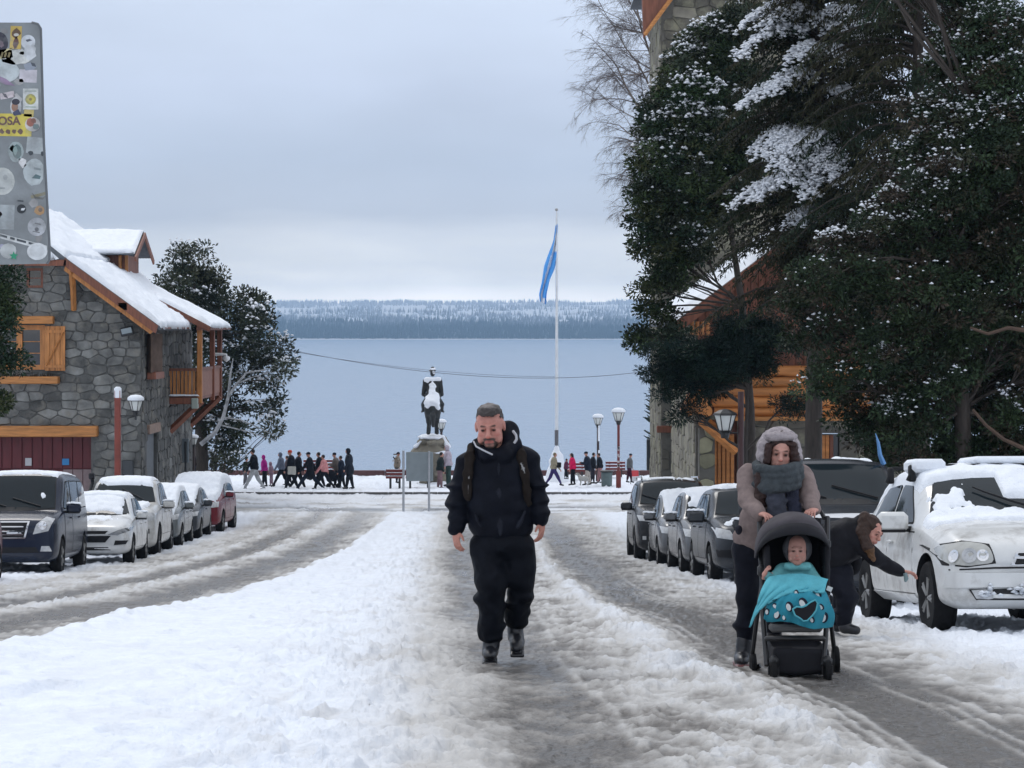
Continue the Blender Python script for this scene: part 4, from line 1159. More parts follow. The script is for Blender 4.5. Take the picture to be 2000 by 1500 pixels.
birch('birch', 'bare birch with fine drooping grey twigs left of the stone tower', P(1300, 960, dB),
      [(P(1302, 300, dB), P(1235, 120, dB), .07), (P(1290, 180, dB), P(1262, -20, dB), .055), (P(1296, 220, dB), P(1200, 60, dB), .05), (P(1292, 150, dB), P(1240, -90, dB), .05), (P(1300, 320, dB), P(1215, 235, dB), .045),
       (P(1302, 380, dB), P(1215, 360, dB), .04), (P(1302, 340, dB), P(1200, 290, dB), .035), (P(1280, 100, dB), P(1190, -40, dB), .045), (P(1300, 420, dB), P(1228, 400, dB), .03), (P(1298, 300, dB), P(1212, 330, dB), .035), (P(1296, 130, dB), P(1200, 160, dB), .04), (P(1290, 60, dB), P(1195, 70, dB), .04), (P(1300, 260, dB), P(1200, 205, dB), .035), (P(1290, 20, dB), P(1200, -60, dB), .04)], 61)
# ------------------------------------------------------------------ young monkey puzzle tree
mp_ = thing('araucaria', 'small spiky dark araucaria beside the corner of the stone tower', 'tree', tuple(P(1284, 945, 78)))
o_ = Vector(mp_.location); b = MB(); b.tube([Vector((0, 0, 0)), P(1284, 765, 78) - o_], [.08, .02], 8); b.build('trunk', M_bark, mp_, smooth=True)
b = MB(); rnd = random.Random(9)
for k in range(95):
    t = rnd.random(); z = P(1284, 868 - 105 * t, 78).z - o_.z; a = rnd.uniform(0, 6.283); L_ = (.55 * (1 - .55 * abs(t - .35) * 1.6) + .06) * rnd.uniform(.8, 1.15)
    pts = [Vector((math.cos(a) * L_ * u, math.sin(a) * L_ * u, z - .16 * math.sin(u * 2.2) * L_ + .30 * L_ * u * u)) for u in (0, .3, .6, 1)]
    b.tube(pts, [.03, .042, .036, .012], 5)
b.build('crown', mat('araucaria green', (.016, .030, .020), .7, vary=.3, bump=.02, bscale=30), mp_)
# ================================================================== CARS
M_tyre = mat('tyre rubber', (.012, .012, .013), .85, spec=.15, vary=.3, scale=20, bump=.004, bscale=60)
M_rim = mat('alloy rim', (.20, .20, .195), .5, metal=.4, vary=.35, scale=10)
M_rimd = mat('dark alloy rim', (.09, .09, .095), .4, metal=.6)
M_blackp = mat('black plastic', (.012, .012, .014), .55, spec=.25, vary=.2)
M_chrome = mat('chrome', (.6, .61, .63), .18, metal=1.0)
M_carglass = mat('car glass', (.012, .018, .022), .05, spec=.18)
M_lamp = mat('headlight glass', (.42, .43, .44), .12, spec=.9, coat=1.0, vary=.25, scale=14)
M_lampd = mat('smoked headlight', (.10, .11, .12), .12, spec=.9, coat=1.0, vary=.4, scale=14)
M_lampr = mat('lamp reflector', (.75, .75, .76), .12, metal=.8)
M_plate = mat('number plate', (.60, .60, .60), .5)
M_seam = mat('panel gap', (.012, .012, .013), .8)
def paint(name, c, dirt_amt=.45, rough=.26):
    dk = (.30, .285, .26) if sum(c) > .9 else tuple(v * .5 + .035 for v in c)
    return mat(name, c, rough, vary=.05, coat=.35 if sum(c) > .3 else .08, spec=.5 if sum(c) > .3 else .28, dirt=dk, dirt_amt=dirt_amt * .8, dirt_scale=2.6)

def kinterp(keys, x):
    return np.interp(x, [k[0] for k in keys][::-1], [k[1] for k in keys][::-1])

def wheel_meshes(r, w, style=0):
    key = ('wheel', round(r, 3), round(w, 3), style)
    if key in _M: return _M[key]
    Mx = Matrix.Rotation(R(90), 3, 'X')
    t = MB(); h = w / 2
    t.lathe([(r * .60, -h * .9), (r * .66, -h), (r * .93, -h), (r * .99, -h * .75), (r, -h * .3), (r, h * .3), (r * .99, h * .75), (r * .93, h), (r * .66, h), (r * .60, h * .9)], n=28, M=Mx)
    tm = t.mesh('tyre', M_tyre, True)
    d = MB()
    d.lathe([(0, -h * .2), (r * .60, -h * .2), (r * .64, -h * .97), (r * .60, -h * 1.0), (r * .57, -h * .8), (r * .55, -h * .15), (0, -h * .1)], n=28, M=Mx)
    n = 5 if style == 0 else 7
    for k in range(n):
        a = 2 * math.pi * k / n
        for da in ((-.10, .10) if style == 0 else (0,)):
            d.tube([Vector((math.cos(a) * r * .08, -h * .75, math.sin(a) * r * .08)), Vector((math.cos(a + da) * r * .57, -h * .82, math.sin(a + da) * r * .57))], [.026, .022], 6)
    d.lathe([(0, -h * .98), (r * .12, -h * .95), (r * .15, -h * .6), (0, -h * .5)], n=12, M=Mx)
    rm = d.mesh('rim', M_rim if style != 2 else M_rimd, True)
    dk = MB(); dk.lathe([(0, -h * .35), (r * .58, -h * .35), (r * .58, h * .6), (0, h * .6)], n=20, M=Mx)
    dm = dk.mesh('brake', M_blackp, True)
    _M[key] = (tm, rm, dm)
    return _M[key]

class Car:
    def __init__(s, name, label, sp, xside, yfront, side, yaw=0.0, group=None, cat='car'):
        """side=+1: row on the right of the street (its street side is at -X); yfront: distance of the front bumper"""
        s.sp = sp; Lc, Wc = sp['L'], sp['W']
        cy = yfront + Lc / 2
        cx = xside + side * Wc / 2
        z = float(zg(cy)) + .01
        sl = (float(zg(cy + 1.3)) - float(zg(cy - 1.3))) / 2.6
        s.root = thing(name, label, cat, (cx, cy, z), 0, group)
        s.root.rotation_euler = (0, math.atan(sl), R(-90) + yaw)
        s.body()
    def sec(s, x):
        sp = s.sp; w = sp['W'] / 2 * kinterp(sp['plan'], x); zb = kinterp(sp['bot'], x); zt = kinterp(sp['top'], x); bl = kinterp(sp['belt'], x)
        bl = min(bl, zt - .012)
        g = float(np.clip((zt - bl) / .32, 0, 1)); rw = sp.get('roofw', .76)
        wb = w * sp.get('tuck', .945)
        P9y = wb * (1 - g) * .93 + w * rw * g * 1.04; P10y = wb * (1 - g) * .80 + w * rw * .92 * g
        zs = zt - .055 * g - .004 * (1 - g)
        P = [(0, zb), (.78 * w, zb), (.955 * w, zb + .05), (.995 * w, zb + .22 * (bl - zb)), (w, zb + .55 * (bl - zb)), (.985 * w, zb + .80 * (bl - zb)), (wb + .012, bl - .035), (wb, bl),
             (wb + (P9y - wb) * .12, bl + (zs - bl) * .12), (wb + (P9y - wb) * .55, bl + (zs - bl) * .58), (P9y, zs), (P10y, zt - .012 * g), (P10y * .55, zt + .012 + .012 * g), (0, zt + .018 + .016 * g)]
        return P
    def body(s):
        sp = s.sp
        xs = sorted(set(sp['st']), reverse=True)
        rings = []
        for x in xs:
            h = s.sec(x); ring = [(x, y, z) for y, z in h] + [(x, -y, z) for y, z in h[-2:0:-1]]
            rings.append(ring)
        # rounded nose and tail: pull centre forward
        V = []; n = len(rings[0])
        for i, r in enumerate(rings):
            for (x, y, z) in r:
                bow = sp.get('bow', .10) * (abs(y) / (sp['W'] / 2)) ** 2.2
                if i <= 2: x -= bow * (1 - i / 3.)
                if i >= len(rings) - 3: x += bow * .7 * (1 - (len(rings) - 1 - i) / 3.)
                V.append((x, y, z))
        Fs = []
        for i in range(len(rings) - 1):
            for k in range(n):
                Fs.append((i * n + k, i * n + (k + 1) % n, (i + 1) * n + (k + 1) % n, (i + 1) * n + k))
        H = len(s.sec(0))
        for base, rev in ((0, False), ((len(rings) - 1) * n, True)):
            for k in range(H - 1):
                a, b = k, k + 1; a2, b2 = (n - k) % n, (n - k - 1) % n
                f = [base + a, base + b, base + b2, base + a2]
                f2 = []
                for q in f:
                    if q not in f2: f2.append(q)
                if len(f2) >= 3: Fs.append(tuple(f2 if rev else f2[::-1]))
        me = bpy.data.meshes.new('body'); me.from_pydata(V, [], Fs)
        bm = bmesh.new(); bm.from_mesh(me); bmesh.ops.recalc_face_normals(bm, faces=bm.faces)
        cl = bm.edges.layers.float.get('crease_edge') or bm.edges.layers.float.new('crease_edge')
        for e in bm.edges:
            a, b = sorted((e.verts[0].index, e.verts[1].index)); ka, kb = a % n, b % n
            if ka == kb and (ka == 7 or ka == n - 7): e[cl] = .35
            if ka == kb and (ka == 1 or ka == n - 1): e[cl] = .6
            if a // n == b // n and a // n in sp.get('crease', []): e[cl] = .55
        bm.to_mesh(me); bm.free()
        me.materials.append(sp['paint']); me.materials.append(M_blackp)
        o = put('body', me)
        md = o.modifiers.new('s', 'SUBSURF'); md.levels = 2; md.render_levels = 2
        cut = MB(); wr = sp['wr']
        for wx in sp['wheels']:
            for sg in (-1, 1):
                y0 = sp['W'] / 2 + .1; y1 = sp['W'] / 2 - .30
                cut.lathe([(wr * 1.12, min(sg * y0, sg * y1)), (wr * 1.12, max(sg * y0, sg * y1))], (wx, 0, wr * 1.02), 28, Matrix.Rotation(R(-90), 3, 'X'))
        cm = cut.mesh('cut', [M_blackp]); co = put('cut', cm)
        bmod = o.modifiers.new('b', 'BOOLEAN'); bmod.operation = 'DIFFERENCE'; bmod.object = co; bmod.solver = 'EXACT'
        try: bmod.material_mode = 'TRANSFER'
        except Exception: pass
        dg = bpy.context.evaluated_depsgraph_get()
        s.bvh0 = None
        bmod.show_viewport = False
        dg.update()
        ev = o.evaluated_get(dg); m0 = bpy.data.meshes.new_from_object(ev)
        bm = bmesh.new(); bm.from_mesh(m0); s.bvh = BVHTree.FromBMesh(bm); bm.free()
        bmod.show_viewport = True; dg.update()
        ev = o.evaluated_get(dg); m1 = bpy.data.meshes.new_from_object(ev)
        bpy.data.objects.remove(o); bpy.data.objects.remove(co)
        m1.polygons.foreach_set('use_smooth', [True] * len(m1.polygons))
        try: m1.set_sharp_from_angle(angle=R(38))
        except Exception: pass
        s.b = put('body', m1, s.root)
        for wx in sp['wheels']:
            for sg in (-1, 1):
                tm, rm, dm = wheel_meshes(wr, sp.get('ww', .21), sp.get('rim', 0))
                y = sg * (sp['W'] / 2 - sp.get('ww', .21) / 2 - .015)
                wo_ = put('wheel', tm, s.root, (wx, y, wr - .03)); 
                wo_.rotation_euler = (0, random.Random(wx + sg).uniform(0, 1), 0 if sg < 0 else math.pi)
                put('rim', rm, wo_); put('brake', dm, wo_)
    def hit(s, view, a, b):
        if view == 'front': o, d = Vector((6, a, b)), Vector((-1, 0, 0))
        elif view == 'rear': o, d = Vector((-6, a, b)), Vector((1, 0, 0))
        elif view == 'right': o, d = Vector((a, -4, b)), Vector((0, 1, 0))
        elif view == 'left': o, d = Vector((a, 4, b)), Vector((0, -1, 0))
        else: o, d = Vector((a, b, 4)), Vector((0, 0, -1))
        loc, nor, i, dist = s.bvh.ray_cast(o, d)
        if loc is None:
            return None
        return loc, nor, d
    def panel(s, name, m, view, poly, off=.006, parent=None, step=.07, both=False, skirt=.02, smooth=True, rnd_=.0):
        if both:
            if view in ('front', 'rear'):
                s.panel(name, m, view, [(-a, b) for a, b in poly][::-1], off, parent, step, False, skirt, smooth); 
            else:
                s.panel(name, m, 'left', poly, off, parent, step, False, skirt, smooth)
        if rnd_ > 0: poly = round_poly(poly, rnd_)
        bm = bmesh.new(); vs = [bm.verts.new((a, b, 0)) for a, b in poly]
        f = bm.faces.new(vs); bmesh.ops.triangulate(bm, faces=[f])
        lo = [min(p[i] for p in poly) for i in (0, 1)]; hi = [max(p[i] for p in poly) for i in (0, 1)]
        for ax in (0, 1):
            c = lo[ax] + step
            while c < hi[ax] - .01:
                co = [0, 0, 0]; no = [0, 0, 0]; co[ax] = c; no[ax] = 1
                bmesh.ops.bisect_plane(bm, geom=bm.verts[:] + bm.edges[:] + bm.faces[:], plane_co=co, plane_no=no); c += step
        bm.verts.ensure_lookup_table()
        last = None; res = []
        for v in bm.verts:
            h = s.hit(view, v.co.x, v.co.y)
            if h is None:
                # fall back to the nearest skin point of that ray's plane
                if view in ('front', 'rear'): q = Vector((s.sp['L'] / 2 * (1 if view == 'front' else -1), v.co.x, v.co.y))
                else: q = Vector((v.co.x, s.sp['W'] / 2 * (1 if view == 'left' else -1), v.co.y))
                loc, nor, _, _ = s.bvh.find_nearest(q); h = (loc, nor, -nor)
            res.append((h[0].copy(), h[1].copy(), h[2].copy()))
        bd = [e for e in bm.edges if len(e.link_faces) == 1]
        for v, (l, n_, d_) in zip(bm.verts, res):
            if n_.dot(d_) > 0: n_ = -n_
            v.co = l + n_ * off
        bm.verts.index_update()
        ind = {v: i for i, v in enumerate(bm.verts)}
        ret = bmesh.ops.extrude_edge_only(bm, edges=bd)
        new = [g for g in ret['geom'] if isinstance(g, bmesh.types.BMVert)]
        for nv in new:
            best = None
            for e in nv.link_edges:
                o_ = e.other_vert(nv)
                if o_ in ind: best = ind[o_]; break
            if best is not None:
                l, n_, d_ = res[best]
                nv.co = l + (n_ if n_.dot(d_) < 0 else -n_) * (-skirt)
        bmesh.ops.recalc_face_normals(bm, faces=bm.faces)
        me = bpy.data.meshes.new(name); bm.to_mesh(me); bm.free(); me.materials.append(m)
        me.polygons.foreach_set('use_smooth', [smooth] * len(me.polygons))
        try: me.set_sharp_from_angle(angle=R(45))
        except Exception: pass
        s.last = put(name, me, parent or s.root)
        return s.last
    def mirror_(s, m, zoff=0.0, snow=True, big=1.0):
        x = s.sp['mirror'][0]; z = s.sp['mirror'][1]
        for sg in (-1, 1):
            h = s.hit('right' if sg < 0 else 'left', x, z)
            y = h[0].y if h else sg * s.sp['W'] / 2
            b = MB(); b.box((x, y + sg * .15 * big, z + .04), (.13 * big, .24 * big, .16 * big), bev=.04, rz=sg * .12)
            mo = b.build('mirror', m, s.root, smooth=True)
            MB().tube([(x, y - sg * .03, z - .03), (x, y + sg * .1, z - .015)], [.03, .025], 8).build('mirror_arm', M_blackp, mo)
            MB().box((x, y + sg * .15 * big, z - .035 * big), (.12 * big, .20 * big, .03), bev=.01, rz=sg * .12).build('mirror_base', M_blackp, mo)
            if snow:
                b = MB(); rr_ = random.Random(x); 
                for k in range(7): b.lathe([(.0, .035), (.035, .025), (.05, 0), (.0, -.01)], (x + rr_.uniform(-.03, .03), y + sg * (.06 + .03 * k) * big, z + .115 * big + rr_.uniform(-.004, .01)), 8)
                b.build('snow_cap', M_snow, mo, smooth=True)
    def snow(s, x0, x1, y0, y1, th=.07, cover=.5, seed=0, cell=.035, name='snow_cover', minz=.25, fine=3.0, edge=.20):
        nx = int((x1 - x0) / cell) + 1; ny = int((y1 - y0) / cell) + 1
        gx = np.linspace(x0, x1, nx); gy = np.linspace(y0, y1, ny)
        GX, GY = np.meshgrid(gx, gy, indexing='ij')
        Zs = np.zeros_like(GX); ok = np.zeros_like(GX)
        for i in range(nx):
            for j in range(ny):
                h = s.bvh.ray_cast(Vector((gx[i], gy[j], 4)), Vector((0, 0, -1)))
                if h[0] is not None and h[1].z > minz: Zs[i, j] = h[0].z; ok[i, j] = min(1, (h[1].z - minz) * 5)
                elif h[0] is not None: Zs[i, j] = h[0].z
        n = .62 * fbm(GX * fine + seed * 3.1, GY * fine + seed, 3, seed=seed % 6) + .38 * fbm(GX * fine * 3 + seed, GY * fine * 3, 3, seed=(seed + 1) % 6)
        e = np.minimum(np.minimum(GX - x0, x1 - GX), np.minimum(GY - y0, y1 - GY)) / edge
        m = np.clip((n - (1 - cover) * .9 + .02 - .42 * np.clip(1 - e, 0, 1) ** 1.5) * 9, 0, 1) * np.clip(e * 4, 0, 1) * ok
        n2 = fbm(GX * 9 + seed, GY * 9, 3, seed=(seed + 3) % 6)
        T = th * np.sqrt(m) * (.65 + .7 * n2)
        use = (m > .03)
        cellok = use[:-1, :-1] | use[1:, :-1] | use[1:, 1:] | use[:-1, 1:]
        okc = (ok[:-1, :-1] > 0) & (ok[1:, :-1] > 0) & (ok[1:, 1:] > 0) & (ok[:-1, 1:] > 0)
        cellok &= okc
        ii = np.arange(nx * ny).reshape(nx, ny)
        Q = np.stack([ii[:-1, :-1], ii[1:, :-1], ii[1:, 1:], ii[:-1, 1:]], -1)[cellok]
        if len(Q) == 0: return
        V = np.stack([GX, GY, Zs + np.where(use, T + .004, -.012)], -1).reshape(-1, 3)
        used = np.unique(Q); rm = np.zeros(len(V), int); rm[used] = np.arange(len(used))
        tag(put(name, arr_mesh(name, V[used], rm[Q], M_snow, True), s.root), kind='stuff')

def round_poly(p, r, n=3):
    out = []
    for i in range(len(p)):
        a = Vector(p[i - 1]); b = Vector(p[i]); c = Vector(p[(i + 1) % len(p)])
        u = (a - b); v = (c - b); k = min(r, u.length * .45, v.length * .45)
        s_ = b + u.normalized() * k; e_ = b + v.normalized() * k
        for t in range(n + 1):
            t /= n; q = s_.lerp(b, t).lerp(b.lerp(e_, t), t); out.append((q.x, q.y))
    return out

def spec(L, W, H, hood, cowl, cowlz, rf, rr_, rg, deck, belt, paint_, wr=.31, wb=None, foh=.82, tail=None, beltr=None, **kw):
    """x measured from the front bumper; hood = hood front edge height; cowl = x of windshield base; rf roof front, rr_ roof rear, rg rear glass base; deck height there"""
    f = L / 2; X = lambda v: f - v
    wb = wb or L * .6
    top = [(X(0), hood - .22), (X(.04), hood - .06), (X(.16), hood), (X(cowl * .55), (hood + cowlz) / 2 + .03), (X(cowl - .04), cowlz), (X(cowl), cowlz + .01), (X(rf), H - .03), (X(rf + .30), H), (X((rf + rr_) / 2), H + .005), (X(rr_), H - .035),
           (X(rg), deck), (X(L - .06), (tail or deck) - .02), (X(L), (tail or deck) - .16)]
    bot = [(X(0), .34), (X(.10), .22), (X(.5), .20), (X(L - .5), .22), (X(L - .08), .28), (X(L), .38)]
    bl = [(X(0), hood - .26), (X(.15), hood - .10), (X(cowl), belt), (X(rg), beltr or belt + .06), (X(L - .05), (beltr or belt + .06) - .04), (X(L), (beltr or belt) - .12)]
    plan = [(X(0), .80), (X(.05), .87), (X(.22), .955), (X(.6), .985), (X(L * .35), 1.0), (X(L * .75), 1.0), (X(L - .35), .965), (X(L - .08), .90), (X(L), .83)]
    st = [X(0), X(.05), X(.16), X(.40), X(cowl * .55), X(cowl - .05), X(cowl), X(cowl + (rf - cowl) * .5), X(rf), X(rf + .25), X((rf + rr_) / 2), X(rr_), X((rr_ + rg) / 2) if rg - rr_ > .25 else X(rr_ + .05), X(rg), X(L - .12) if L - rg > .3 else X(L - .07), X(L - .04), X(L)]
    d = dict(L=L, W=W, H=H, top=top, bot=bot, belt=bl, plan=plan, st=st, paint=paint_, wr=wr, wheels=(X(foh), X(foh + wb)), mirror=(X(cowl + .42), belt + .03), X=X, cowl=cowl, rf=rf, rr=rr_, rg=rg, hood=hood, beltz=belt, cowlz=cowlz)
    d.update(kw)
    return d

def glaze(c, wins, wsin=.0, pillar=.11, banner=0):
    sp = c.sp; X = sp['X']; H = sp['H']; W = sp['W'] / 2; rw = sp.get('roofw', .76)
    zb = sp['cowlz'] + .045; zt = H - .075
    yb = W * .80 - wsin; yt = W * rw * .86
    pl = [(-yb, zb + .015), (-yb * .5, zb - .008), (0, zb - .015), (yb * .5, zb - .008), (yb, zb + .015), (yt, zt - .01), (yt * .5, zt + .008), (0, zt + .012), (-yt * .5, zt + .008), (-yt, zt - .01)]
    c.panel('windshield_seal', M_seam, 'front', [(a * 1.025, (b - zb) * 1.045 + zb - .02) for a, b in pl], .003, step=.09)
    c.panel('windshield', M_carglass, 'front', pl, .009, step=.09)
    for w in wins:
        for v in ('right', 'left'):
            cx = sum(q[0] for q in w) / len(w); cz = sum(q[1] for q in w) / len(w)
            wp_ = [(X(q[0]), q[1]) for q in w]
            big = [(X(cx + (q[0] - cx) * 1.05), cz + (q[1] - cz) * 1.08) for q in w]
            c.panel('window_trim', M_seam, v, round_poly(big, .05), .003, step=.12)
            c.panel('side_window', M_carglass, v, round_poly(wp_, .04), .008, step=.12)
def doors(c, polys, handles=True, seam=.014):
    X = c.sp['X']
    for p in polys:
        cx = sum(q[0] for q in p) / len(p); cz = sum(q[1] for q in p) / len(p)
        for v in ('right', 'left'):
            g = [(X(q[0] + (seam if q[0] > cx else -seam)), q[1] + (seam if q[1] > cz else -seam)) for q in p]
            c.panel('door_gap', M_seam, v, g, .0012, step=.2, skirt=.01)
            dpan = c.panel('door', c.sp['paint'], v, [(X(q[0]), q[1]) for q in p], .005, step=.12, skirt=.01)
            if handles:
                hx = max(q[0] for q in p) - .16; hz = c.sp['beltz'] - .11
                h = c.hit(v, X(hx), hz)
                if h:
                    sg = -1 if v == 'right' else 1
                    MB().box((X(hx), h[0].y + sg * .022, hz), (.19, .03, .028), bev=.008).build('handle', c.sp['paint'], dpan, smooth=True)
def wipers(c, n=2, lift=0):
    sp = c.sp; z0 = sp['cowlz'] + .05
    for k in range(n):
        y0 = (-.15 if k == 0 else .50); pts = []
        for t in np.linspace(0, 1, 6):
            y = y0 - .55 * t; z = z0 + .04 + .16 * t + lift * t
            h = c.hit('front', y, z)
            if h: pts.append(h[0] + Vector((.03, 0, .01)))
        if len(pts) > 1: MB().tube(pts, .012, 5).build('wiper', M_blackp, c.root)
def plate(c, z, w=.42, h=.13, text='AC 417 KD', y=0):
    hh = c.hit('front', y, z)
    if not hh: return
    x = hh[0].x + .025
    p = MB().box((x, y, z), (.014, w, h), bev=.004).build('number_plate', M_plate, c.root)
    fc = bpy.data.curves.new('plate_text', 'FONT'); fc.body = text; fc.size = h * .62; fc.align_x = 'CENTER'; fc.align_y = 'CENTER'; fc.extrude = .001
    o = bpy.data.objects.new('lettering', fc); COL.objects.link(o); fc.materials.append(M_seam); o.parent = p
    o.location = (x + .009, y, z); o.rotation_euler = (R(90), 0, R(90))
def quadr(y0, y1, z0, z1): return [(y0, z0), (y1, z0), (y1, z1), (y0, z1)]
def emblem(c, z, r=.05, m=None):
    h = c.hit('front', 0, z)
    if h: MB().lathe([(r * .6, 0), (r, 0), (r * .9, .012), (r * .6, .012)], h[0], 16, Matrix.Rotation(R(90), 3, 'Y')).build('emblem', m or M_chrome, c.root)

PW = paint('white car paint', (.62, .63, .63)); PW2 = paint('off-white pickup paint', (.50, .50, .485), .6)
PN = paint('midnight blue van paint', (.012, .018, .036), .2); PK = paint('black suv paint', (.020, .021, .024), .35)
PG = paint('dark grey car paint', (.040, .045, .053), .5); PS = paint('silver grey car paint', (.105, .11, .118), .6)
PR = paint('dark red car paint', (.14, .014, .022), .25); PR2 = paint('dull red car paint', (.12, .02, .022), .6); PD = paint('dark pickup paint', (.030, .033, .040), .3)
PGS = paint('grey green sedan paint', (.12, .135, .14), .5)

def yaw_for(xf, xr, L, side=-1):
    return 0.0
def place(name, label, sp, xf, xr, yf, side, group, cat='car'):
    """xf / xr: X of the street side at the front and at the rear bumper"""
    L_ = sp['L']; yaw = math.atan2(xf - xr, L_)       # front nearer the camera
    c = Car(name, label, sp, (xf + xr) / 2, yf, side, 0, group, cat)
    c.root.rotation_euler[2] = R(-90) - math.atan2(xf - xr, -L_) + math.pi if False else R(-90) + math.atan2((xf - xr), L_)
    return c
GL = 'cars parked along the left kerb'; GR_ = 'cars parked along the right kerb'

# --- van
sp = spec(5.12, 1.92, 1.90, 1.02, .95, 1.16, 1.62, 4.75, 5.02, 1.25, 1.14, PN, wr=.34, wb=3.2, foh=.90, roofw=.84, beltr=1.18, tuck=.96, rim=0, bow=.13)
c = place('parked_van', 'dark blue passenger van with chrome-edged grille at the left edge, thin snow on its roof', sp, -8.50, -8.80, 42.0, -1, GL, 'van')
glaze(c, [[(1.28, 1.22), (2.15, 1.22), (2.15, 1.72), (1.78, 1.72)], [(2.27, 1.22), (3.40, 1.22), (3.40, 1.73), (2.27, 1.73)], [(3.50, 1.22), (4.72, 1.24), (4.66, 1.72), (3.50, 1.73)]])
doors(c, [[(1.22, .36), (2.20, .36), (2.20, 1.15), (1.22, 1.15)], [(2.24, .36), (3.42, .36), (3.42, 1.15), (2.24, 1.15)]])
hl = [(.50, .74), (.78, .80), (.86, 1.02), (.72, 1.06), (.56, .92)]
c.panel('headlight', M_lamp, 'front', hl, .012, both=True, step=.06)
for sg in (-1, 1):
    h = c.hit('front', sg * .68, .90); MB().lathe([(.0, .0), (.085, .0), (.075, .03), (0, .045)], h[0] + Vector((.0, 0, 0)), 16, Matrix.Rotation(R(90), 3, 'Y')).build('lamp_projector', M_lampr, c.root, smooth=True)
c.panel('grille_frame', M_chrome, 'front', [(-.44, .98), (-.36, .66), (.36, .66), (.44, .98)], .014, step=.08)
c.panel('grille', M_blackp, 'front', [(-.40, .955), (-.33, .685), (.33, .685), (.40, .955)], .02, step=.08)
for z in (.74, .81, .88): c.panel('grille_bar', M_chrome, 'front', quadr(-.33, .33, z - .010, z + .010), .028, step=.1)
c.panel('intake', M_blackp, 'front', [(-.62, .40), (.62, .40), (.55, .50), (-.55, .50)], .008)
c.panel('fog_light', M_lamp, 'front', [(.64, .42), (.84, .42), (.80, .52), (.66, .52)], .012, both=True)
c.mirror_(PN, big=1.15); wipers(c);
c.snow(-2.3, .95, -.75, .75, .03, .72, 3); c.snow(.95, 1.7, -.70, .70, .03, .24, 5)

# --- small red car at the very left
sp = spec(4.0, 1.68, 1.48, .88, .95, 1.0, 1.55, 3.3, 3.8, 1.05, .95, PR2, wr=.30, wb=2.48, foh=.78)
c = place('parked_car', 'rusty red car cut off by the left edge of the picture', sp, -8.62, -8.78, 35.2, -1, GL)
glaze(c, [[(1.3, 1.0), (2.1, 1.0), (2.1, 1.36), (1.7, 1.36)], [(2.2, 1.0), (3.2, 1.02), (3.0, 1.36), (2.2, 1.37)]])
doors(c, [[(1.2, .36), (2.15, .36), (2.15, .93), (1.2, .93)]]); c.mirror_(PR2); c.snow(-1.4, .5, -.6, .6, .05, .7, 8)

# --- white sedan
sp = spec(4.45, 1.735, 1.47, .80, 1.12, 1.00, 1.95, 3.25, 4.02, 1.06, .94, PW, wr=.31, wb=2.60, foh=.87, roofw=.72, beltr=1.0, rim=1)
c = place('parked_car', 'white sedan with slim dark headlights and snow sliding down its windshield, behind the blue van', sp, -8.05, -8.30, 47.4, -1, GL)
glaze(c, [[(1.55, 1.0), (2.35, 1.0), (2.35, 1.36), (2.05, 1.36)], [(2.45, 1.0), (3.35, 1.03), (3.10, 1.35), (2.45, 1.37)]])
doors(c, [[(1.40, .34), (2.40, .34), (2.40, .93), (1.45, .91)], [(2.43, .34), (3.25, .34), (3.38, .60), (3.38, .97), (2.43, .93)]])
c.panel('headlight', M_lampd, 'front', [(.40, .63), (.60, .61), (.82, .70), (.84, .78), (.62, .72)], .012, both=True, step=.06)
c.panel('grille', M_blackp, 'front', [(-.40, .70), (-.34, .64), (.34, .64), (.40, .70)], .012)
c.panel('grille', M_blackp, 'front', [(-.46, .60), (-.34, .46), (.34, .46), (.46, .60)], .012)
c.panel('intake', M_blackp, 'front', [(.52, .40), (.76, .42), (.80, .50), (.55, .50)], .012, both=True)
c.panel('intake', M_blackp, 'front', [(-.46, .30), (.46, .30), (.40, .36), (-.40, .36)], .008)
c.mirror_(PW);
c.snow(-1.0, .35, -.60, .60, .05, .85, 12); c.snow(.30, 1.12, -.62, .62, .045, .66, 13, fine=2.0); c.snow(1.1, 1.9, -.66, .66, .02, .45, 14)

# --- white pickup
sp = spec(5.30, 1.88, 1.80, 1.08, 1.25, 1.22, 1.95, 3.35, 3.55, 1.10, 1.12, PW2, wr=.38, wb=3.1, foh=.90, roofw=.76, beltr=1.10, tail=1.10, ww=.25, tuck=.96, rim=2)
c = place('parked_pickup', 'dirty white pickup truck with black snorkel and bare windshield', sp, -8.32, -8.62, 52.7, -1, GL, 'pickup truck')
glaze(c, [[(1.62, 1.20), (2.42, 1.20), (2.42, 1.67), (2.05, 1.67)], [(2.52, 1.20), (3.38, 1.20), (3.28, 1.65), (2.52, 1.68)]])
doors(c, [[(1.52, .50), (2.47, .50), (2.47, 1.13), (1.52, 1.13)], [(2.50, .50), (3.30, .50), (3.42, .8), (3.42, 1.13), (2.50, 1.13)]])
c.panel('headlight', M_lamp, 'front', [(.56, .84), (.84, .86), (.88, 1.02), (.62, 1.04)], .012, both=True)
c.panel('grille', M_blackp, 'front', [(-.50, .80), (.50, .80), (.54, 1.0), (-.54, 1.0)], .012)
c.panel('grille_bar', M_chrome, 'front', quadr(-.50, .50, .88, .92), .02)
c.panel('intake', M_blackp, 'front', [(-.50, .52), (.50, .52), (.54, .68), (-.54, .68)], .01)
c.panel('fog_light', M_blackp, 'front', [(.62, .55), (.76, .55), (.76, .66), (.62, .66)], .01, both=True)
b = MB(); hp = [c.hit('left', sp['X'](v), z) for v, z in ((1.05, 1.05), (1.30, 1.20))]
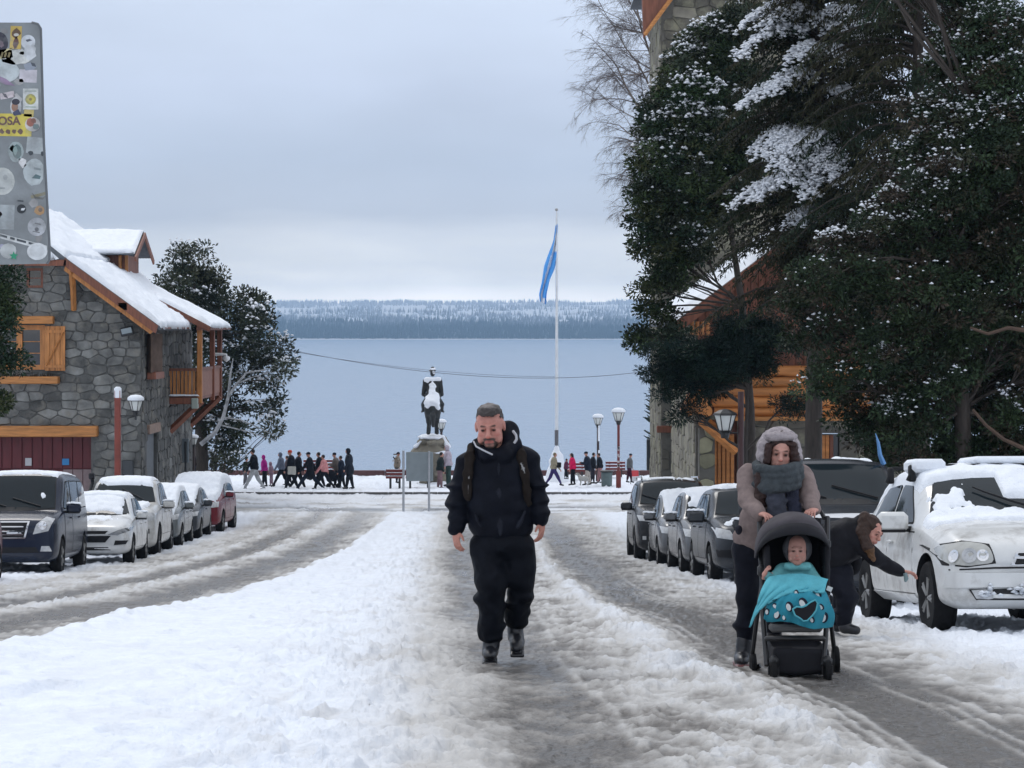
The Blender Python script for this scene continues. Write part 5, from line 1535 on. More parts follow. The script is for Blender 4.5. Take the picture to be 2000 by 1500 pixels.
b.tube([Vector((sp['X'](.95), -.86, 1.08)), Vector((sp['X'](1.25), -.88, 1.22)), Vector((sp['X'](1.85), -.80, 1.72)), Vector((sp['X'](1.80), -.80, 1.86))], .045, 8); b.box((sp['X'](1.72), -.80, 1.88), (.16, .14, .16), bev=.03)
b.build('snorkel', M_blackp, c.root, smooth=True)
c.mirror_(PW2, big=1.15); wipers(c, 2, .1);
c.snow(-.9, .9, -.68, .68, .05, .85, 22); c.snow(1.3, 2.4, -.72, .72, .05, .66, 23); c.snow(-2.5, -1.0, -.75, .75, .08, .8, 24)

# --- hatch, sedan, red suv at the far left end
sp = spec(3.72, 1.66, 1.50, .88, .90, 1.02, 1.60, 3.1, 3.55, 1.05, .96, PGS, wr=.29, wb=2.42, foh=.72, rim=1)
c = place('parked_car', 'grey hatchback with snow heaped on roof and windshield, behind the white pickup', sp, -8.60, -8.72, 58.3, -1, GL)
glaze(c, [[(1.2, 1.02), (1.95, 1.02), (1.95, 1.38), (1.6, 1.38)], [(2.05, 1.02), (2.95, 1.04), (2.8, 1.37), (2.05, 1.39)]])
doors(c, [[(1.1, .34), (2.0, .34), (2.0, .94), (1.1, .94)], [(2.03, .34), (2.8, .34), (2.9, .7), (2.9, .95), (2.03, .94)]])
c.panel('headlight', M_lamp, 'front', [(.50, .68), (.74, .70), (.76, .84), (.56, .80)], .012, both=True); c.mirror_(PGS); c.snow(-1.6, 1.75, -.66, .66, .08, .92, 31)
sp = spec(3.95, 1.66, 1.45, .82, 1.0, .98, 1.7, 2.9, 3.55, 1.02, .92, PG, wr=.29, wb=2.45, foh=.75, rim=1)
c = place('parked_car', 'small dark grey car between the grey hatchback and the red snow-topped car', sp, -8.68, -8.80, 62.5, -1, GL)
glaze(c, [[(1.35, .98), (2.1, .98), (2.1, 1.33), (1.8, 1.33)], [(2.2, .98), (3.0, 1.0), (2.8, 1.32), (2.2, 1.34)]])
doors(c, [[(1.2, .34), (2.15, .34), (2.15, .91), (1.2, .90)]]); c.mirror_(PG); c.snow(-.9, 1.7, -.62, .62, .06, .86, 32); c.panel('headlight', M_lamp, 'front', [(.50, .64), (.74, .66), (.76, .78), (.56, .76)], .012, both=True)
sp = spec(4.20, 1.78, 1.62, .98, .95, 1.10, 1.60, 3.5, 4.0, 1.12, 1.04, PR, wr=.33, wb=2.6, foh=.82, rim=1)
c = place('parked_car', 'dark red car with thick snow over hood and windshield, at the far end', sp, -8.72, -8.66, 67.3, -1, GL)
glaze(c, [[(1.3, 1.10), (2.15, 1.10), (2.15, 1.49), (1.75, 1.49)], [(2.25, 1.10), (3.35, 1.12), (3.2, 1.48), (2.25, 1.50)]])
doors(c, [[(1.2, .40), (2.2, .40), (2.2, 1.03), (1.2, 1.02)], [(2.23, .40), (3.1, .40), (3.2, .7), (3.2, 1.05), (2.23, 1.03)]])
c.panel('headlight', M_lamp, 'front', [(.54, .74), (.80, .76), (.80, .92), (.60, .90)], .012, both=True); c.mirror_(PR); c.snow(-1.95, 1.95, -.76, .76, .13, 1.0, 33)
c.panel('intake', M_blackp, 'front', [(-.6, .36), (.6, .36), (.55, .46), (-.55, .46)], .01)

# --- right row: black suv
sp = spec(4.75, 1.84, 1.80, 1.05, 1.15, 1.20, 1.85, 4.1, 4.62, 1.15, 1.12, PK, wr=.37, wb=2.75, foh=.88, roofw=.78, ww=.25, tuck=.96, rim=2)
c = place('parked_suv', 'black off-road suv with roof rails, farthest of the right-hand parked row', sp, 2.76, 2.74, 50.2, 1, GR_, 'suv')
glaze(c, [[(1.55, 1.18), (2.35, 1.18), (2.35, 1.66), (1.95, 1.66)], [(2.45, 1.18), (3.35, 1.18), (3.35, 1.67), (2.45, 1.67)], [(3.45, 1.18), (4.25, 1.20), (4.1, 1.64), (3.45, 1.67)]])
doors(c, [[(1.45, .48), (2.4, .48), (2.4, 1.11), (1.45, 1.11)], [(2.43, .48), (3.3, .48), (3.4, .8), (3.4, 1.11), (2.43, 1.11)]])
c.panel('headlight', M_lamp, 'front', [(.50, .86), (.82, .88), (.86, 1.0), (.56, .98)], .012, both=True); c.panel('grille', M_seam, 'front', [(-.46, .70), (.46, .70), (.50, .98), (-.50, .98)], .01)
for z in (.76, .84, .92): c.panel('grille_bar', M_chrome, 'front', quadr(-.44, .44, z - .012, z + .012), .018, step=.2)
c.panel('intake', M_seam, 'front', [(-.6, .42), (.6, .42), (.55, .6), (-.55, .6)], .01); c.panel('fog_light', M_lamp, 'front', [(.68, .46), (.76, .46), (.76, .54), (.68, .54)], .014, both=True)
for sg in (-1, 1): MB().tube([Vector((sp['X'](1.95), sg * .66, 1.80)), Vector((sp['X'](2.1), sg * .66, 1.86)), Vector((sp['X'](3.9), sg * .66, 1.86)), Vector((sp['X'](4.05), sg * .66, 1.80))], .022, 6).build('roof_rail', M_chrome, c.root)
c.mirror_(PK, big=1.1, snow=False); wipers(c); c.snow(-1.9, .6, -.7, .7, .035, .42, 41)
# --- small snowy-windshield sedan
sp = spec(3.75, 1.64, 1.50, .86, .95, 1.0, 1.6, 2.9, 3.4, 1.02, .94, PS, wr=.30, wb=2.45, foh=.75, rim=1)
c = place('parked_car', 'grey car whose windshield is buried in snow, just in front of the black suv', sp, 3.02, 2.98, 46.3, 1, GR_)
glaze(c, [[(1.3, 1.0), (2.05, 1.0), (2.05, 1.38), (1.75, 1.38)], [(2.15, 1.0), (2.95, 1.02), (2.8, 1.37), (2.15, 1.39)]])
doors(c, [[(1.2, .34), (2.1, .34), (2.1, .92), (1.2, .92)], [(2.13, .34), (2.85, .34), (2.95, .7), (2.95, .93), (2.13, .92)]]); c.mirror_(PS); c.snow(-1.4, 1.2, -.62, .62, .07, 1.0, 42)
c.panel('headlight', M_lamp, 'front', [(.50, .66), (.74, .68), (.76, .82), (.56, .78)], .012, both=True)
# --- grey sedan
sp = spec(3.95, 1.68, 1.56, .86, .98, 1.02, 1.62, 3.1, 3.65, 1.06, .98, PS, wr=.31, wb=2.5, foh=.78, rim=0)
c = place('parked_car', 'medium grey car with alloy wheels, third from the far end of the right row', sp, 3.20, 3.12, 42.2, 1, GR_)
glaze(c, [[(1.35, 1.04), (2.1, 1.04), (2.1, 1.43), (1.75, 1.43)], [(2.2, 1.04), (3.1, 1.06), (2.95, 1.42), (2.2, 1.44)]])
doors(c, [[(1.25, .36), (2.15, .36), (2.15, .97), (1.25, .96)], [(2.18, .36), (2.95, .36), (3.05, .7), (3.05, .98), (2.18, .97)]]); c.mirror_(PS); c.snow(-1.5, .8, -.62, .62, .05, .78, 43)
c.panel('headlight', M_lamp, 'front', [(.50, .66), (.76, .70), (.78, .84), (.56, .80)], .012, both=True)
# --- dark hatch
sp = spec(4.05, 1.74, 1.60, .93, .98, 1.08, 1.62, 3.3, 3.85, 1.10, 1.02, PG, wr=.32, wb=2.52, foh=.82, rim=0)
c = place('parked_car', 'dark grey hatchback with snow lumps on its mirror, left of the stroller woman', sp, 3.40, 3.24, 37.9, 1, GR_)
glaze(c, [[(1.35, 1.08), (2.15, 1.08), (2.15, 1.47), (1.78, 1.47)], [(2.25, 1.08), (3.2, 1.11), (3.05, 1.46), (2.25, 1.48)]])
doors(c, [[(1.25, .38), (2.20, .38), (2.20, 1.01), (1.25, 1.00)], [(2.23, .38), (3.02, .38), (3.12, .7), (3.12, 1.03), (2.23, 1.01)]]); c.mirror_(PG, big=1.25)
c.panel('headlight', M_lamp, 'front', [(.48, .70), (.78, .74), (.82, .92), (.58, .86)], .012, both=True); c.panel('grille', M_blackp, 'front', [(-.42, .60), (.42, .60), (.46, .78), (-.46, .78)], .012)
c.panel('intake', M_blackp, 'front', [(.50, .40), (.78, .42), (.80, .54), (.54, .54)], .012, both=True); c.panel('intake', M_seam, 'front', [(-.46, .34), (.46, .34), (.42, .48), (-.42, .48)], .01)
c.snow(-1.6, .4, -.64, .64, .05, .62, 44); c.snow(1.2, 1.9, -.7, .7, .03, .38, 46)
# --- car hidden behind the woman
sp = spec(4.10, 1.74, 1.48, .84, 1.05, .98, 1.75, 3.0, 3.7, 1.02, .93, PG, wr=.31, wb=2.5, foh=.82, rim=0)
c = place('parked_car', 'dark grey car mostly hidden behind the woman and the dark pickup', sp, 3.62, 3.60, 33.2, 1, GR_)
glaze(c, [[(1.4, .98), (2.15, .98), (2.15, 1.36), (1.85, 1.36)], [(2.25, .98), (3.1, 1.0), (2.9, 1.35), (2.25, 1.37)]]); c.mirror_(PG); c.snow(-1.6, 1.2, -.64, .64, .05, .7, 47)
doors(c, [[(1.25, .36), (2.20, .36), (2.20, .92), (1.25, .91)]])
c.panel('headlight', M_lamp, 'front', [(.50, .64), (.78, .68), (.80, .82), (.56, .78)], .012, both=True)
# --- dark pickup
sp = spec(5.30, 1.86, 1.84, 1.12, 1.30, 1.24, 1.98, 3.35, 3.6, 1.12, 1.14, PD, wr=.38, wb=3.1, foh=.90, roofw=.80, beltr=1.12, tail=1.12, ww=.25, tuck=.96, rim=0)
c = place('parked_pickup', 'dark pickup truck with chrome hood edge and a blue ribbon on its roof', sp, 3.16, 3.12, 26.7, 1, GR_, 'pickup truck')
glaze(c, [[(1.66, 1.20), (2.42, 1.20), (2.42, 1.70), (2.08, 1.70)], [(2.52, 1.20), (3.38, 1.20), (3.28, 1.68), (2.52, 1.71)]])
doors(c, [[(1.52, .50), (2.47, .50), (2.47, 1.14), (1.52, 1.14)], [(2.50, .50), (3.30, .50), (3.42, .8), (3.42, 1.14), (2.50, 1.14)]])
c.panel('headlight', M_lamp, 'front', [(.52, .86), (.84, .88), (.88, 1.04), (.60, 1.06)], .012, both=True); c.panel('grille', M_seam, 'front', [(-.48, .70), (.48, .70), (.50, 1.0), (-.50, 1.0)], .012)
c.panel('grille_bar', M_chrome, 'front', quadr(-.80, .80, 1.065, 1.115), .02); c.panel('grille_bar', M_chrome, 'front', quadr(-.46, .46, .84, .88), .02)
c.panel('intake', M_seam, 'front', [(-.6, .45), (.6, .45), (.55, .60), (-.55, .60)], .01)
c.mirror_(PD, big=1.2, snow=False); wipers(c); c.snow(-.8, .65, -.66, .66, .025, .30, 48)
rb_ = MB(); q0 = Vector((sp['X'](2.05), .70, 1.78))
rb_.tube([q0, q0 + Vector((.02, -.05, .12)), q0 + Vector((.02, -.07, .28)), q0 + Vector((.0, -.10, .40))], [.035, .028, .02, .004], 4)
rb_.build('ribbon', mat('blue ribbon', (.10, .25, .50), .6), c.root)

# --- the white hatchback in front (closest)
PA = paint('white hatchback paint', (.66, .665, .655), .42)
sp = spec(4.15, 1.75, 1.44, .80, 1.12, .98, 1.78, 3.15, 3.85, 1.02, .90, PA, wr=.325, wb=2.61, foh=.84, roofw=.73, beltr=.97, rim=0, bow=.17)
c = place('parked_hatchback', 'dirty white hatchback with roof snow whose front wheel the bending woman touches', sp, 3.72, 3.50, 19.25, 1, GR_)
CA = c
glaze(c, [[(1.52, .965), (2.32, .965), (2.32, 1.325), (1.98, 1.31)], [(2.41, .965), (3.22, .99), (3.02, 1.30), (2.41, 1.33)]])
doors(c, [[(1.30, .33), (2.36, .33), (2.36, .885), (1.36, .87)], [(2.385, .33), (3.02, .33), (3.16, .62), (3.22, .90), (2.385, .89)]])
hl = [(.44, .62), (.66, .585), (.815, .60), (.84, .75), (.66, .79), (.48, .76)]
c.panel('headlight_gap', M_seam, 'front', [(a * 1.0 + (.012 if a > .6 else -.012), b + (.012 if b > .68 else -.012)) for a, b in hl], .004, both=True, step=.05)
M_hz = mat('hazed headlight lens', (.40, .40, .37), .12, coat=1.0, spec=.8, vary=.2, scale=10)
c.panel('headlight', M_hz, 'front', round_poly(hl, .05), .012, both=True, step=.05)
for sg in (-1, 1):
    for (yy, zz, r_) in ((.755, .665, .058), (.645, .672, .066), (.54, .675, .052)):
        h = c.hit('front', sg * yy, zz)
        b = MB(); n_ = h[1]; q = Vector((1, 0, 0)).rotation_difference(Vector((1, 0, 0)))
        b.lathe([(.0, .010), (r_ * .55, .010), (r_ * .62, .016), (r_, .020), (r_ * .96, .012), (0, .004)], h[0] + Vector((.0, 0, 0)), 20, Vector((0, 0, 1)).rotation_difference(n_).to_matrix())
        b.build('lamp_reflector', M_lampr if yy != .645 else M_lamp, c.root, smooth=True)
c.panel('bumper_gap', M_seam, 'front', [(-.80, .545), (-.44, .562), (0, .565), (.44, .562), (.80, .545), (.80, .557), (.44, .576), (0, .579), (-.44, .576), (-.80, .557)], .006, step=.08)
c.panel('grille_frame', M_chrome, 'front', [(-.30, .60), (-.26, .70), (.26, .70), (.30, .60)], .012)
c.panel('grille', M_seam, 'front', [(-.27, .61), (-.24, .69), (.24, .69), (.27, .61)], .018)
c.panel('grille_bar', M_chrome, 'front', quadr(-.28, .28, .644, .662), .028)
c.panel('bumper', PA, 'front', [(-.82, .40), (.82, .40), (.80, .53), (-.80, .53)], .028, step=.06, skirt=.03)
c.panel('intake', M_seam, 'front', [(-.60, .30), (.60, .30), (.66, .385), (-.66, .385)], .012, step=.08)
c.panel('fog_light', M_lamp, 'front', [(.46, .31), (.60, .31), (.64, .375), (.46, .375)], .02, both=True)
h = c.hit('front', .28, .46); MB().lathe([(0, .0), (.035, .0), (.034, .012), (.028, .006), (0, .004)], h[0] + Vector((.03, 0, 0)), 14, Matrix.Rotation(R(90), 3, 'Y')).build('tow_eye_cover', M_seam, c.root)
c.panel('sill', PA, 'right', [(sp['X'](1.26), .24), (sp['X'](1.26), .315), (sp['X'](3.05), .315), (sp['X'](3.05), .24)], .02, both=True, step=.2, skirt=.03)
c.mirror_(PA, big=1.18, snow=False)
w1 = MB(); pts = [c.hit('front', y, z) for y, z in ((-.55, 1.0), (-.30, 1.06), (-.05, 1.14), (.15, 1.22), (.25, 1.27))]
pts = [Vector((h[0].x, -h[0].y, h[0].z)) + Vector((.04, 0, .02)) for h in pts]
w1.tube(pts, [.016, .014, .012, .010, .008], 5); w1.build('wiper', M_blackp, c.root)
# roof rack bar with a block of snow at the near end
for (xx, nm) in ((1.98, 0), (2.9, 1)):
    zr = 1.50
    b = MB(); b.tube([(sp['X'](xx), -.74, 1.36), (sp['X'](xx), -.68, zr), (sp['X'](xx), .68, zr), (sp['X'](xx), .74, 1.36)], .022, 6); b.box((sp['X'](xx), -.70, 1.43), (.09, .06, .16), bev=.015); b.box((sp['X'](xx), .70, 1.43), (.09, .06, .16), bev=.015)
    b.build('roof_bar', M_blackp, c.root, smooth=True)
c.snow(-1.65, .40, -.70, .70, .055, 1.0, 51, cell=.03)
c.snow(.24, .72, .0, .76, .06, .95, 55, cell=.02, minz=.1, fine=4)
c.snow(.36, .60, -.64, -.20, .03, .42, 57, cell=.02, fine=6, minz=.1)
c.snow(.46, 1.10, -.80, -.22, .035, .47, 52, cell=.018, fine=5, minz=.1)
c.snow(.80, 1.20, -.80, .80, .032, .74, 56, cell=.018, fine=4, minz=.1)
c.snow(1.05, 2.0, -.75, .75, .010, .42, 53, cell=.03, fine=2.5)
# snow lumps on bumper and roof corner
def lump_pile(parent, pts, seed, name='snow_lump', m=None):
    rs = np.random.RandomState(seed); C = []; 
    for (p, r, n) in pts:
        C.append(np.array(p) + rs.normal(size=(n, 3)) * np.array([r, r, r * .5]) * .5)
    C = np.concatenate(C)
    me = blobs_mesh(name, C, .035, rs, m or M_snow, .8)
    return put(name, me, parent)
for i, (yy, zz, n) in enumerate(((.05, .39, 40), (.30, .375, 30), (-.2, .375, 30), (.55, .37, 14), (-.5, .37, 20))):
    h = c.hit('front', yy, zz)
    lump_pile(c.root, [(h[0] + Vector((.04, 0, 0)), .09, n)], 60 + i)
MB().box((sp['X'](2.10), -.55, 1.50), (.42, .32, .13), bev=.035).build('snow_block', M_snow, c.root, smooth=True)
MB().box((sp['X'](2.3), .30, 1.555), (.7, .8, .07), bev=.03).build('snow_block', M_snow, c.root, smooth=True)
# ================================================================== PEOPLE (signed distance bodies turned into single meshes)
def V3(*a): return np.array(a, float)
class Body:
    """primitives in local metres; each is (fn, lo, hi, blend, color)"""
    def __init__(s): s.p = []; s.paintp = []
    def cap(s, a, b, ra, rb, k=.02, c=(.5, .5, .5), sq=None, sub=False, noise=0):
        a = np.array(a, float); b = np.array(b, float)
        def fn(Pt):
            Q = Pt; A = a; B = b
            if sq is not None:
                n, f = np.array(sq[0], float), sq[1]; n = n / np.linalg.norm(n)
                def w(v): return v + np.multiply.outer(v @ n, n) * (1 / f - 1)
                mid = (a + b) / 2
                Q = w(Pt - mid); A = w(a - mid); B = w(b - mid)
            ab = B - A; t = np.clip(((Q - A) @ ab) / max(ab @ ab, 1e-9), 0, 1)
            d = np.linalg.norm(Q - A - t[..., None] * ab, axis=-1) - (ra + (rb - ra) * t)
            return d * (min(1, sq[1]) if sq is not None else 1)
        m = max(ra, rb) * (max(1, sq[1]) if sq is not None else 1)
        s.p.append((fn, np.minimum(a, b) - m, np.maximum(a, b) + m, k, c, sub)); return s
    def ell(s, c0, r, k=.02, c=(.5, .5, .5), rot=None, sub=False):
        c0 = np.array(c0, float); r = np.array(r, float)
        M = np.array(rot.to_matrix() if hasattr(rot, 'to_matrix') else rot, float) if rot is not None else np.eye(3)
        def fn(Pt):
            Q = (Pt - c0) @ M
            k0 = np.linalg.norm(Q / r, axis=-1); k1 = np.linalg.norm(Q / (r * r), axis=-1)
            return k0 * (k0 - 1) / np.maximum(k1, 1e-6)
        m = r.max()
        s.p.append((fn, c0 - m, c0 + m, k, c, sub)); return s
    def chain(s, pts, rs_, k=.02, c=(.5, .5, .5), sq=None):
        for i in range(len(pts) - 1): s.cap(pts[i], pts[i + 1], rs_[i], rs_[i + 1], k, c, sq)
        return s
    def paint(s, kind, *a):
        b = Body(); getattr(b, kind)(*a[:-1], c=a[-1]); s.paintp.append(b.p[0]); return s
    def box(s, c0, hd, r=.01, k=.02, c=(.5, .5, .5), rot=None, sub=False):
        c0 = np.array(c0, float); hd = np.array(hd, float)
        M = np.array(rot.to_matrix(), float) if rot is not None else np.eye(3)
        def fn(Pt):
            Q = np.abs((Pt - c0) @ M) - (hd - r)
            return np.linalg.norm(np.maximum(Q, 0), axis=-1) + np.minimum(Q.max(-1), 0) - r
        m = np.linalg.norm(hd)
        s.p.append((fn, c0 - m, c0 + m, k, c, sub)); return s
def sdf_build(name, B, h, m, parent, wr=0.0, wf=14., wr2=0.0, seed=0, xf=None, cname='Col', loc=None):
    lo = np.min([p[1] for p in B.p if not p[5]], 0) - 3 * h; hi = np.max([p[2] for p in B.p if not p[5]], 0) + 3 * h
    n = np.ceil((hi - lo) / h).astype(int) + 1
    D = np.full(n, 1e3, np.float32)
    ax = [lo[i] + h * np.arange(n[i]) for i in range(3)]
    for fn, a, b, k, c, sub in B.p:
        pad = 2.5 * h + k
        i0 = np.clip(np.floor((a - pad - lo) / h).astype(int), 0, n); i1 = np.clip(np.ceil((b + pad - lo) / h).astype(int) + 1, 0, n)
        if np.any(i1 <= i0): continue
        sl = tuple(slice(i0[i], i1[i]) for i in range(3))
        G = np.stack(np.meshgrid(*[ax[i][i0[i]:i1[i]] for i in range(3)], indexing='ij'), -1)
        d = fn(G).astype(np.float32); E = D[sl]
        if sub:
            d = -d; hh = np.clip(.5 - .5 * (E - d) / max(k, 1e-4), 0, 1); D[sl] = E * (1 - hh) + d * hh + k * hh * (1 - hh)
        else:
            hh = np.clip(.5 + .5 * (E - d) / max(k, 1e-4), 0, 1); D[sl] = np.where(E > 100, d, E * (1 - hh) + d * hh - k * hh * (1 - hh))
    if wr > 0:
        idx = np.argwhere(np.abs(D) < 4 * h); Pn = lo + idx * h
        sg = np.array([1., 1., 1.6])
        v = wr * _v3(Pn * wf * sg + seed * 3.3) + wr2 * _v3(Pn * wf * 2.6 + seed)
        D[tuple(idx.T)] += v.astype(np.float32)
    ins = D < 0
    c8 = [ins[a:n[0] - 1 + a, b:n[1] - 1 + b, c:n[2] - 1 + c] for a in (0, 1) for b in (0, 1) for c in (0, 1)]
    cnt = sum(x.astype(np.int8) for x in c8); act = (cnt > 0) & (cnt < 8)
    cells = np.argwhere(act)
    if len(cells) == 0: return None
    acc = np.zeros((len(cells), 3)); num = np.zeros(len(cells))
    offs = [(a, b, c) for a in (0, 1) for b in (0, 1) for c in (0, 1)]
    for a in offs:
        for b in offs:
            if sum(abs(a[i] - b[i]) for i in range(3)) == 1 and a < b:
                da = D[cells[:, 0] + a[0], cells[:, 1] + a[1], cells[:, 2] + a[2]]; db = D[cells[:, 0] + b[0], cells[:, 1] + b[1], cells[:, 2] + b[2]]
                cr = (da < 0) != (db < 0); t = np.where(cr, da / np.where(cr, da - db, 1), 0)
                pt = np.array(a) + t[:, None] * (np.array(b) - np.array(a))
                acc += np.where(cr[:, None], pt, 0); num += cr
    Vt = lo + (cells + acc / num[:, None]) * h
    ids = np.full(act.shape, -1, int); ids[tuple(cells.T)] = np.arange(len(cells))
    Qs = []
    for axn in range(3):
        e0 = [slice(None)] * 3; e1 = [slice(None)] * 3; e0[axn] = slice(0, -1); e1[axn] = slice(1, None)
        A = ins[tuple(e0)]; Bq = ins[tuple(e1)]; ed = np.argwhere(A != Bq)
        u, v = [i for i in range(3) if i != axn]
        ok = (ed[:, u] > 0) & (ed[:, v] > 0) & (ed[:, u] < n[u] - 1) & (ed[:, v] < n[v] - 1); ed = ed[ok]
        def cid(du, dv):
            q = ed.copy(); q[:, u] += du; q[:, v] += dv; return ids[q[:, 0], q[:, 1], q[:, 2]]
        quad = np.stack([cid(-1, -1), cid(0, -1), cid(0, 0), cid(-1, 0)], -1)
        fl = A[tuple(ed.T)] ^ (axn == 1)
        quad = np.where(fl[:, None], quad, quad[:, ::-1])
        Qs.append(quad)
    Q = np.concatenate(Qs); Q = Q[(Q >= 0).all(1)]
    # colour from nearest primitive
    best = np.full(len(Vt), 1e9); col = np.zeros((len(Vt), 3))
    for fn, a, b, k, c, sub in B.p:
        if sub: continue
        d = fn(Vt); w = d < best - 1e-5; best = np.where(w, d, best); col[w] = c
    for fn, a, b, k, c, sub in B.paintp:
        d = fn(Vt); w = np.clip(.5 - d / .006, 0, 1)[:, None]; col = col * (1 - w) + np.array(c) * w
    if xf is not None: Vt = Vt @ np.array(xf.to_3x3() if hasattr(xf, 'to_3x3') else xf).T
    me = arr_mesh(name, Vt, Q, m, True, cols=col)
    return put(name, me, parent, loc)
M_cloth = mat('jacket cloth', rough=.9, attr='Col', vary=.16, scale=30, bump=.002, bscale=160, spec=.10)
M_clothsm = mat('windproof cloth', rough=.6, attr='Col', vary=.3, scale=12, bump=.006, bscale=26, spec=.09)
M_skin = mat('skin', rough=.55, attr='Col', sub=.08, spec=.25, vary=.10, scale=45, bump=.0012, bscale=150)
M_hair = mat('hair', rough=.6, attr='Col', vary=.35, scale=60, bump=.003, bscale=120, spec=.3)
M_leather = mat('boot leather', rough=.35, attr='Col', vary=.2, scale=20)

def hand(B, w, d, palmn, size, side, c, curl=.35, k=.008):
    """wrist w, direction d of the fingers, palm normal palmn (towards the palm side); side: +1 if the thumb is on +cross side"""
    w = np.array(w, float); d = np.array(d, float); d /= np.linalg.norm(d); pn = np.array(palmn, float); pn -= d * (pn @ d); pn /= np.linalg.norm(pn)
    s_ = np.cross(d, pn) * side; L = size
    pc = w + d * L * .28
    B.ell(w + d * L * .26, (L * .30, L * .22, L * .10), k, c, np.stack([d, s_, pn], 1))
    B.cap(w - d * .03, w + d * L * .1, L * .155, L * .15, .01, c)
    for i, (o, ln) in enumerate(((.155, .44), (.055, .50), (-.05, .47), (-.15, .37))):
        b0 = w + d * L * .44 + s_ * L * o
        dd = d + s_ * (.10 * (o / .15)); p = b0; r = L * .048
        for j, f in enumerate((.42, .32, .26)):
            ang = curl * (j + .6); v = dd * math.cos(ang) + pn * math.sin(ang); v /= np.linalg.norm(v)
            q = p + v * L * ln * f; B.cap(p, q, r, r * .92, .004, c); p = q; r *= .92
    t0 = w + d * L * .12 + s_ * L * .17; t1 = t0 + (d * .6 + s_ * .55 + pn * .25) * L * .24; t2 = t1 + (d * .85 + s_ * .1 + pn * .3) * L * .2
    B.cap(t0, t1, L * .075, L * .055, .01, c); B.cap(t1, t2, L * .055, L * .045, .004, c)

def head(B, c0, R_, Mr, sk, hair, brow=None, beard=None, female=False, smile=True, lip=None, eye_closed=False, ears=True):
    """c0 head centre, R_ = half height of the skull-chin (about .115 m); Mr rotation (local: -y forward, z up)"""
    M = np.array(Mr.to_matrix(), float); T = lambda v: np.array(c0) + M @ (np.array(v, float) * R_ / .115)
    q = R_ / .115; rt = Mr
    B.ell(T((0, .012, .030)), np.array((.078, .094, .088)) * q, .02, sk, rt)
    B.ell(T((0, -.022, -.035)), np.array((.060 if not female else .054, .070, .078)) * q, .03, sk, rt)
    B.ell(T((0, -.052, -.093)), np.array((.030, .028, .024)) * q, .025, sk, rt)
    for s_ in (-1, 1):
        B.ell(T((s_ * (.052 if not female else .042), -.035, -.055)), np.array((.020, .045, .035)) * q, .02, sk, rt)
        B.ell(T((s_ * .040, -.066, -.020)), np.array((.022, .017, .016) if not female else (.017, .014, .014)) * q, .02, sk, rt)
        B.ell(T((s_ * .032, -.096, .012)), np.array((.017, .014, .010)) * q, .010, sk, rt, True)
        B.ell(T((s_ * .031, -.083, .008)), np.array((.0145, .0145, .0125)) * q, .003, sk, rt)
        if ears: B.ell(T((s_ * .080, .012, .0)), np.array((.010, .018, .032)) * q, .008, tuple(v * .95 for v in sk), rt)
    B.cap(T((-.035, -.090, .031)), T((.035, -.090, .031)), .011 * q, .011 * q, .014, sk)
    B.cap(T((0, -.090, .020)), T((0, -.112, -.022)), .009 * q, .013 * q, .010, sk)
    B.ell(T((0, -.108, -.026)), np.array((.019, .014, .010)) * q, .008, sk, rt)
    B.cap(T((-.020, -.092, -.062)), T((.020, -.092, -.062)), .007 * q, .007 * q, .008, sk)
    B.cap(T((-.016, -.090, -.050)), T((.016, -.090, -.050)), .007 * q, .007 * q, .008, sk)
    lip = lip or tuple(a * b for a, b in zip(sk, (.78, .50, .52)))
    dk = tuple(v * .35 for v in sk)
    if beard is not None:
        B.paint('ell', T((0, -.065, -.090)), np.array((.052, .050, .040)) * q, .01, beard)
        B.paint('cap', T((-.034, -.092, -.052)), T((.034, -.092, -.052)), .013 * q, .013 * q, .01, beard)
        for s_ in (-1, 1): B.paint('cap', T((s_ * .052, -.060, -.075)), T((s_ * .066, -.02, -.03)), .014 * q, .010 * q, .01, tuple(a * .6 + b * .4 for a, b in zip(beard, sk)))
        B.paint('cap', T((-.018, -.100, -.078)), T((.018, -.100, -.078)), .010 * q, .010 * q, .01, tuple(a * .5 + b * .5 for a, b in zip(beard, sk)))
    B.paint('cap', T((-.022, -.104, -.058)), T((.022, -.104, -.058)), .008 * q, .008 * q, .01, lip)
    B.paint('cap', T((-.020, -.106, -.0565)), T((.020, -.106, -.0565)), .0028 * q, .0028 * q, .01, dk)
    br = brow or dk
    for s_ in (-1, 1):
        B.paint('cap', T((s_ * .016, -.108, .033)), T((s_ * .046, -.096, .037)), .0080 * q, .0060 * q, .01, br)
        B.paint('ell', T((s_ * .031, -.097, .009)), np.array((.019, .014, .008 if eye_closed else .010)) * q, .01, tuple(v * .34 for v in sk))
        B.paint('ell', T((s_ * .031, -.098, .008)), np.array((.0075, .012, .0065)) * q, .01, (.010, .008, .008))
        B.paint('ell', T((s_ * .045, -.078, -.024)), np.array((.020, .014, .012)) * q, .01, tuple(a * b for a, b in zip(sk, (1.02, .91, .91))))
        B.paint('ell', T((s_ * .009, -.112, -.034)), np.array((.005, .006, .004)) * q, .01, dk)
    B.paint('ell', T((0, -.125, -.028)), np.array((.016, .016, .010)) * q, .01, tuple(a * b for a, b in zip(sk, (1.05, .78, .76))))

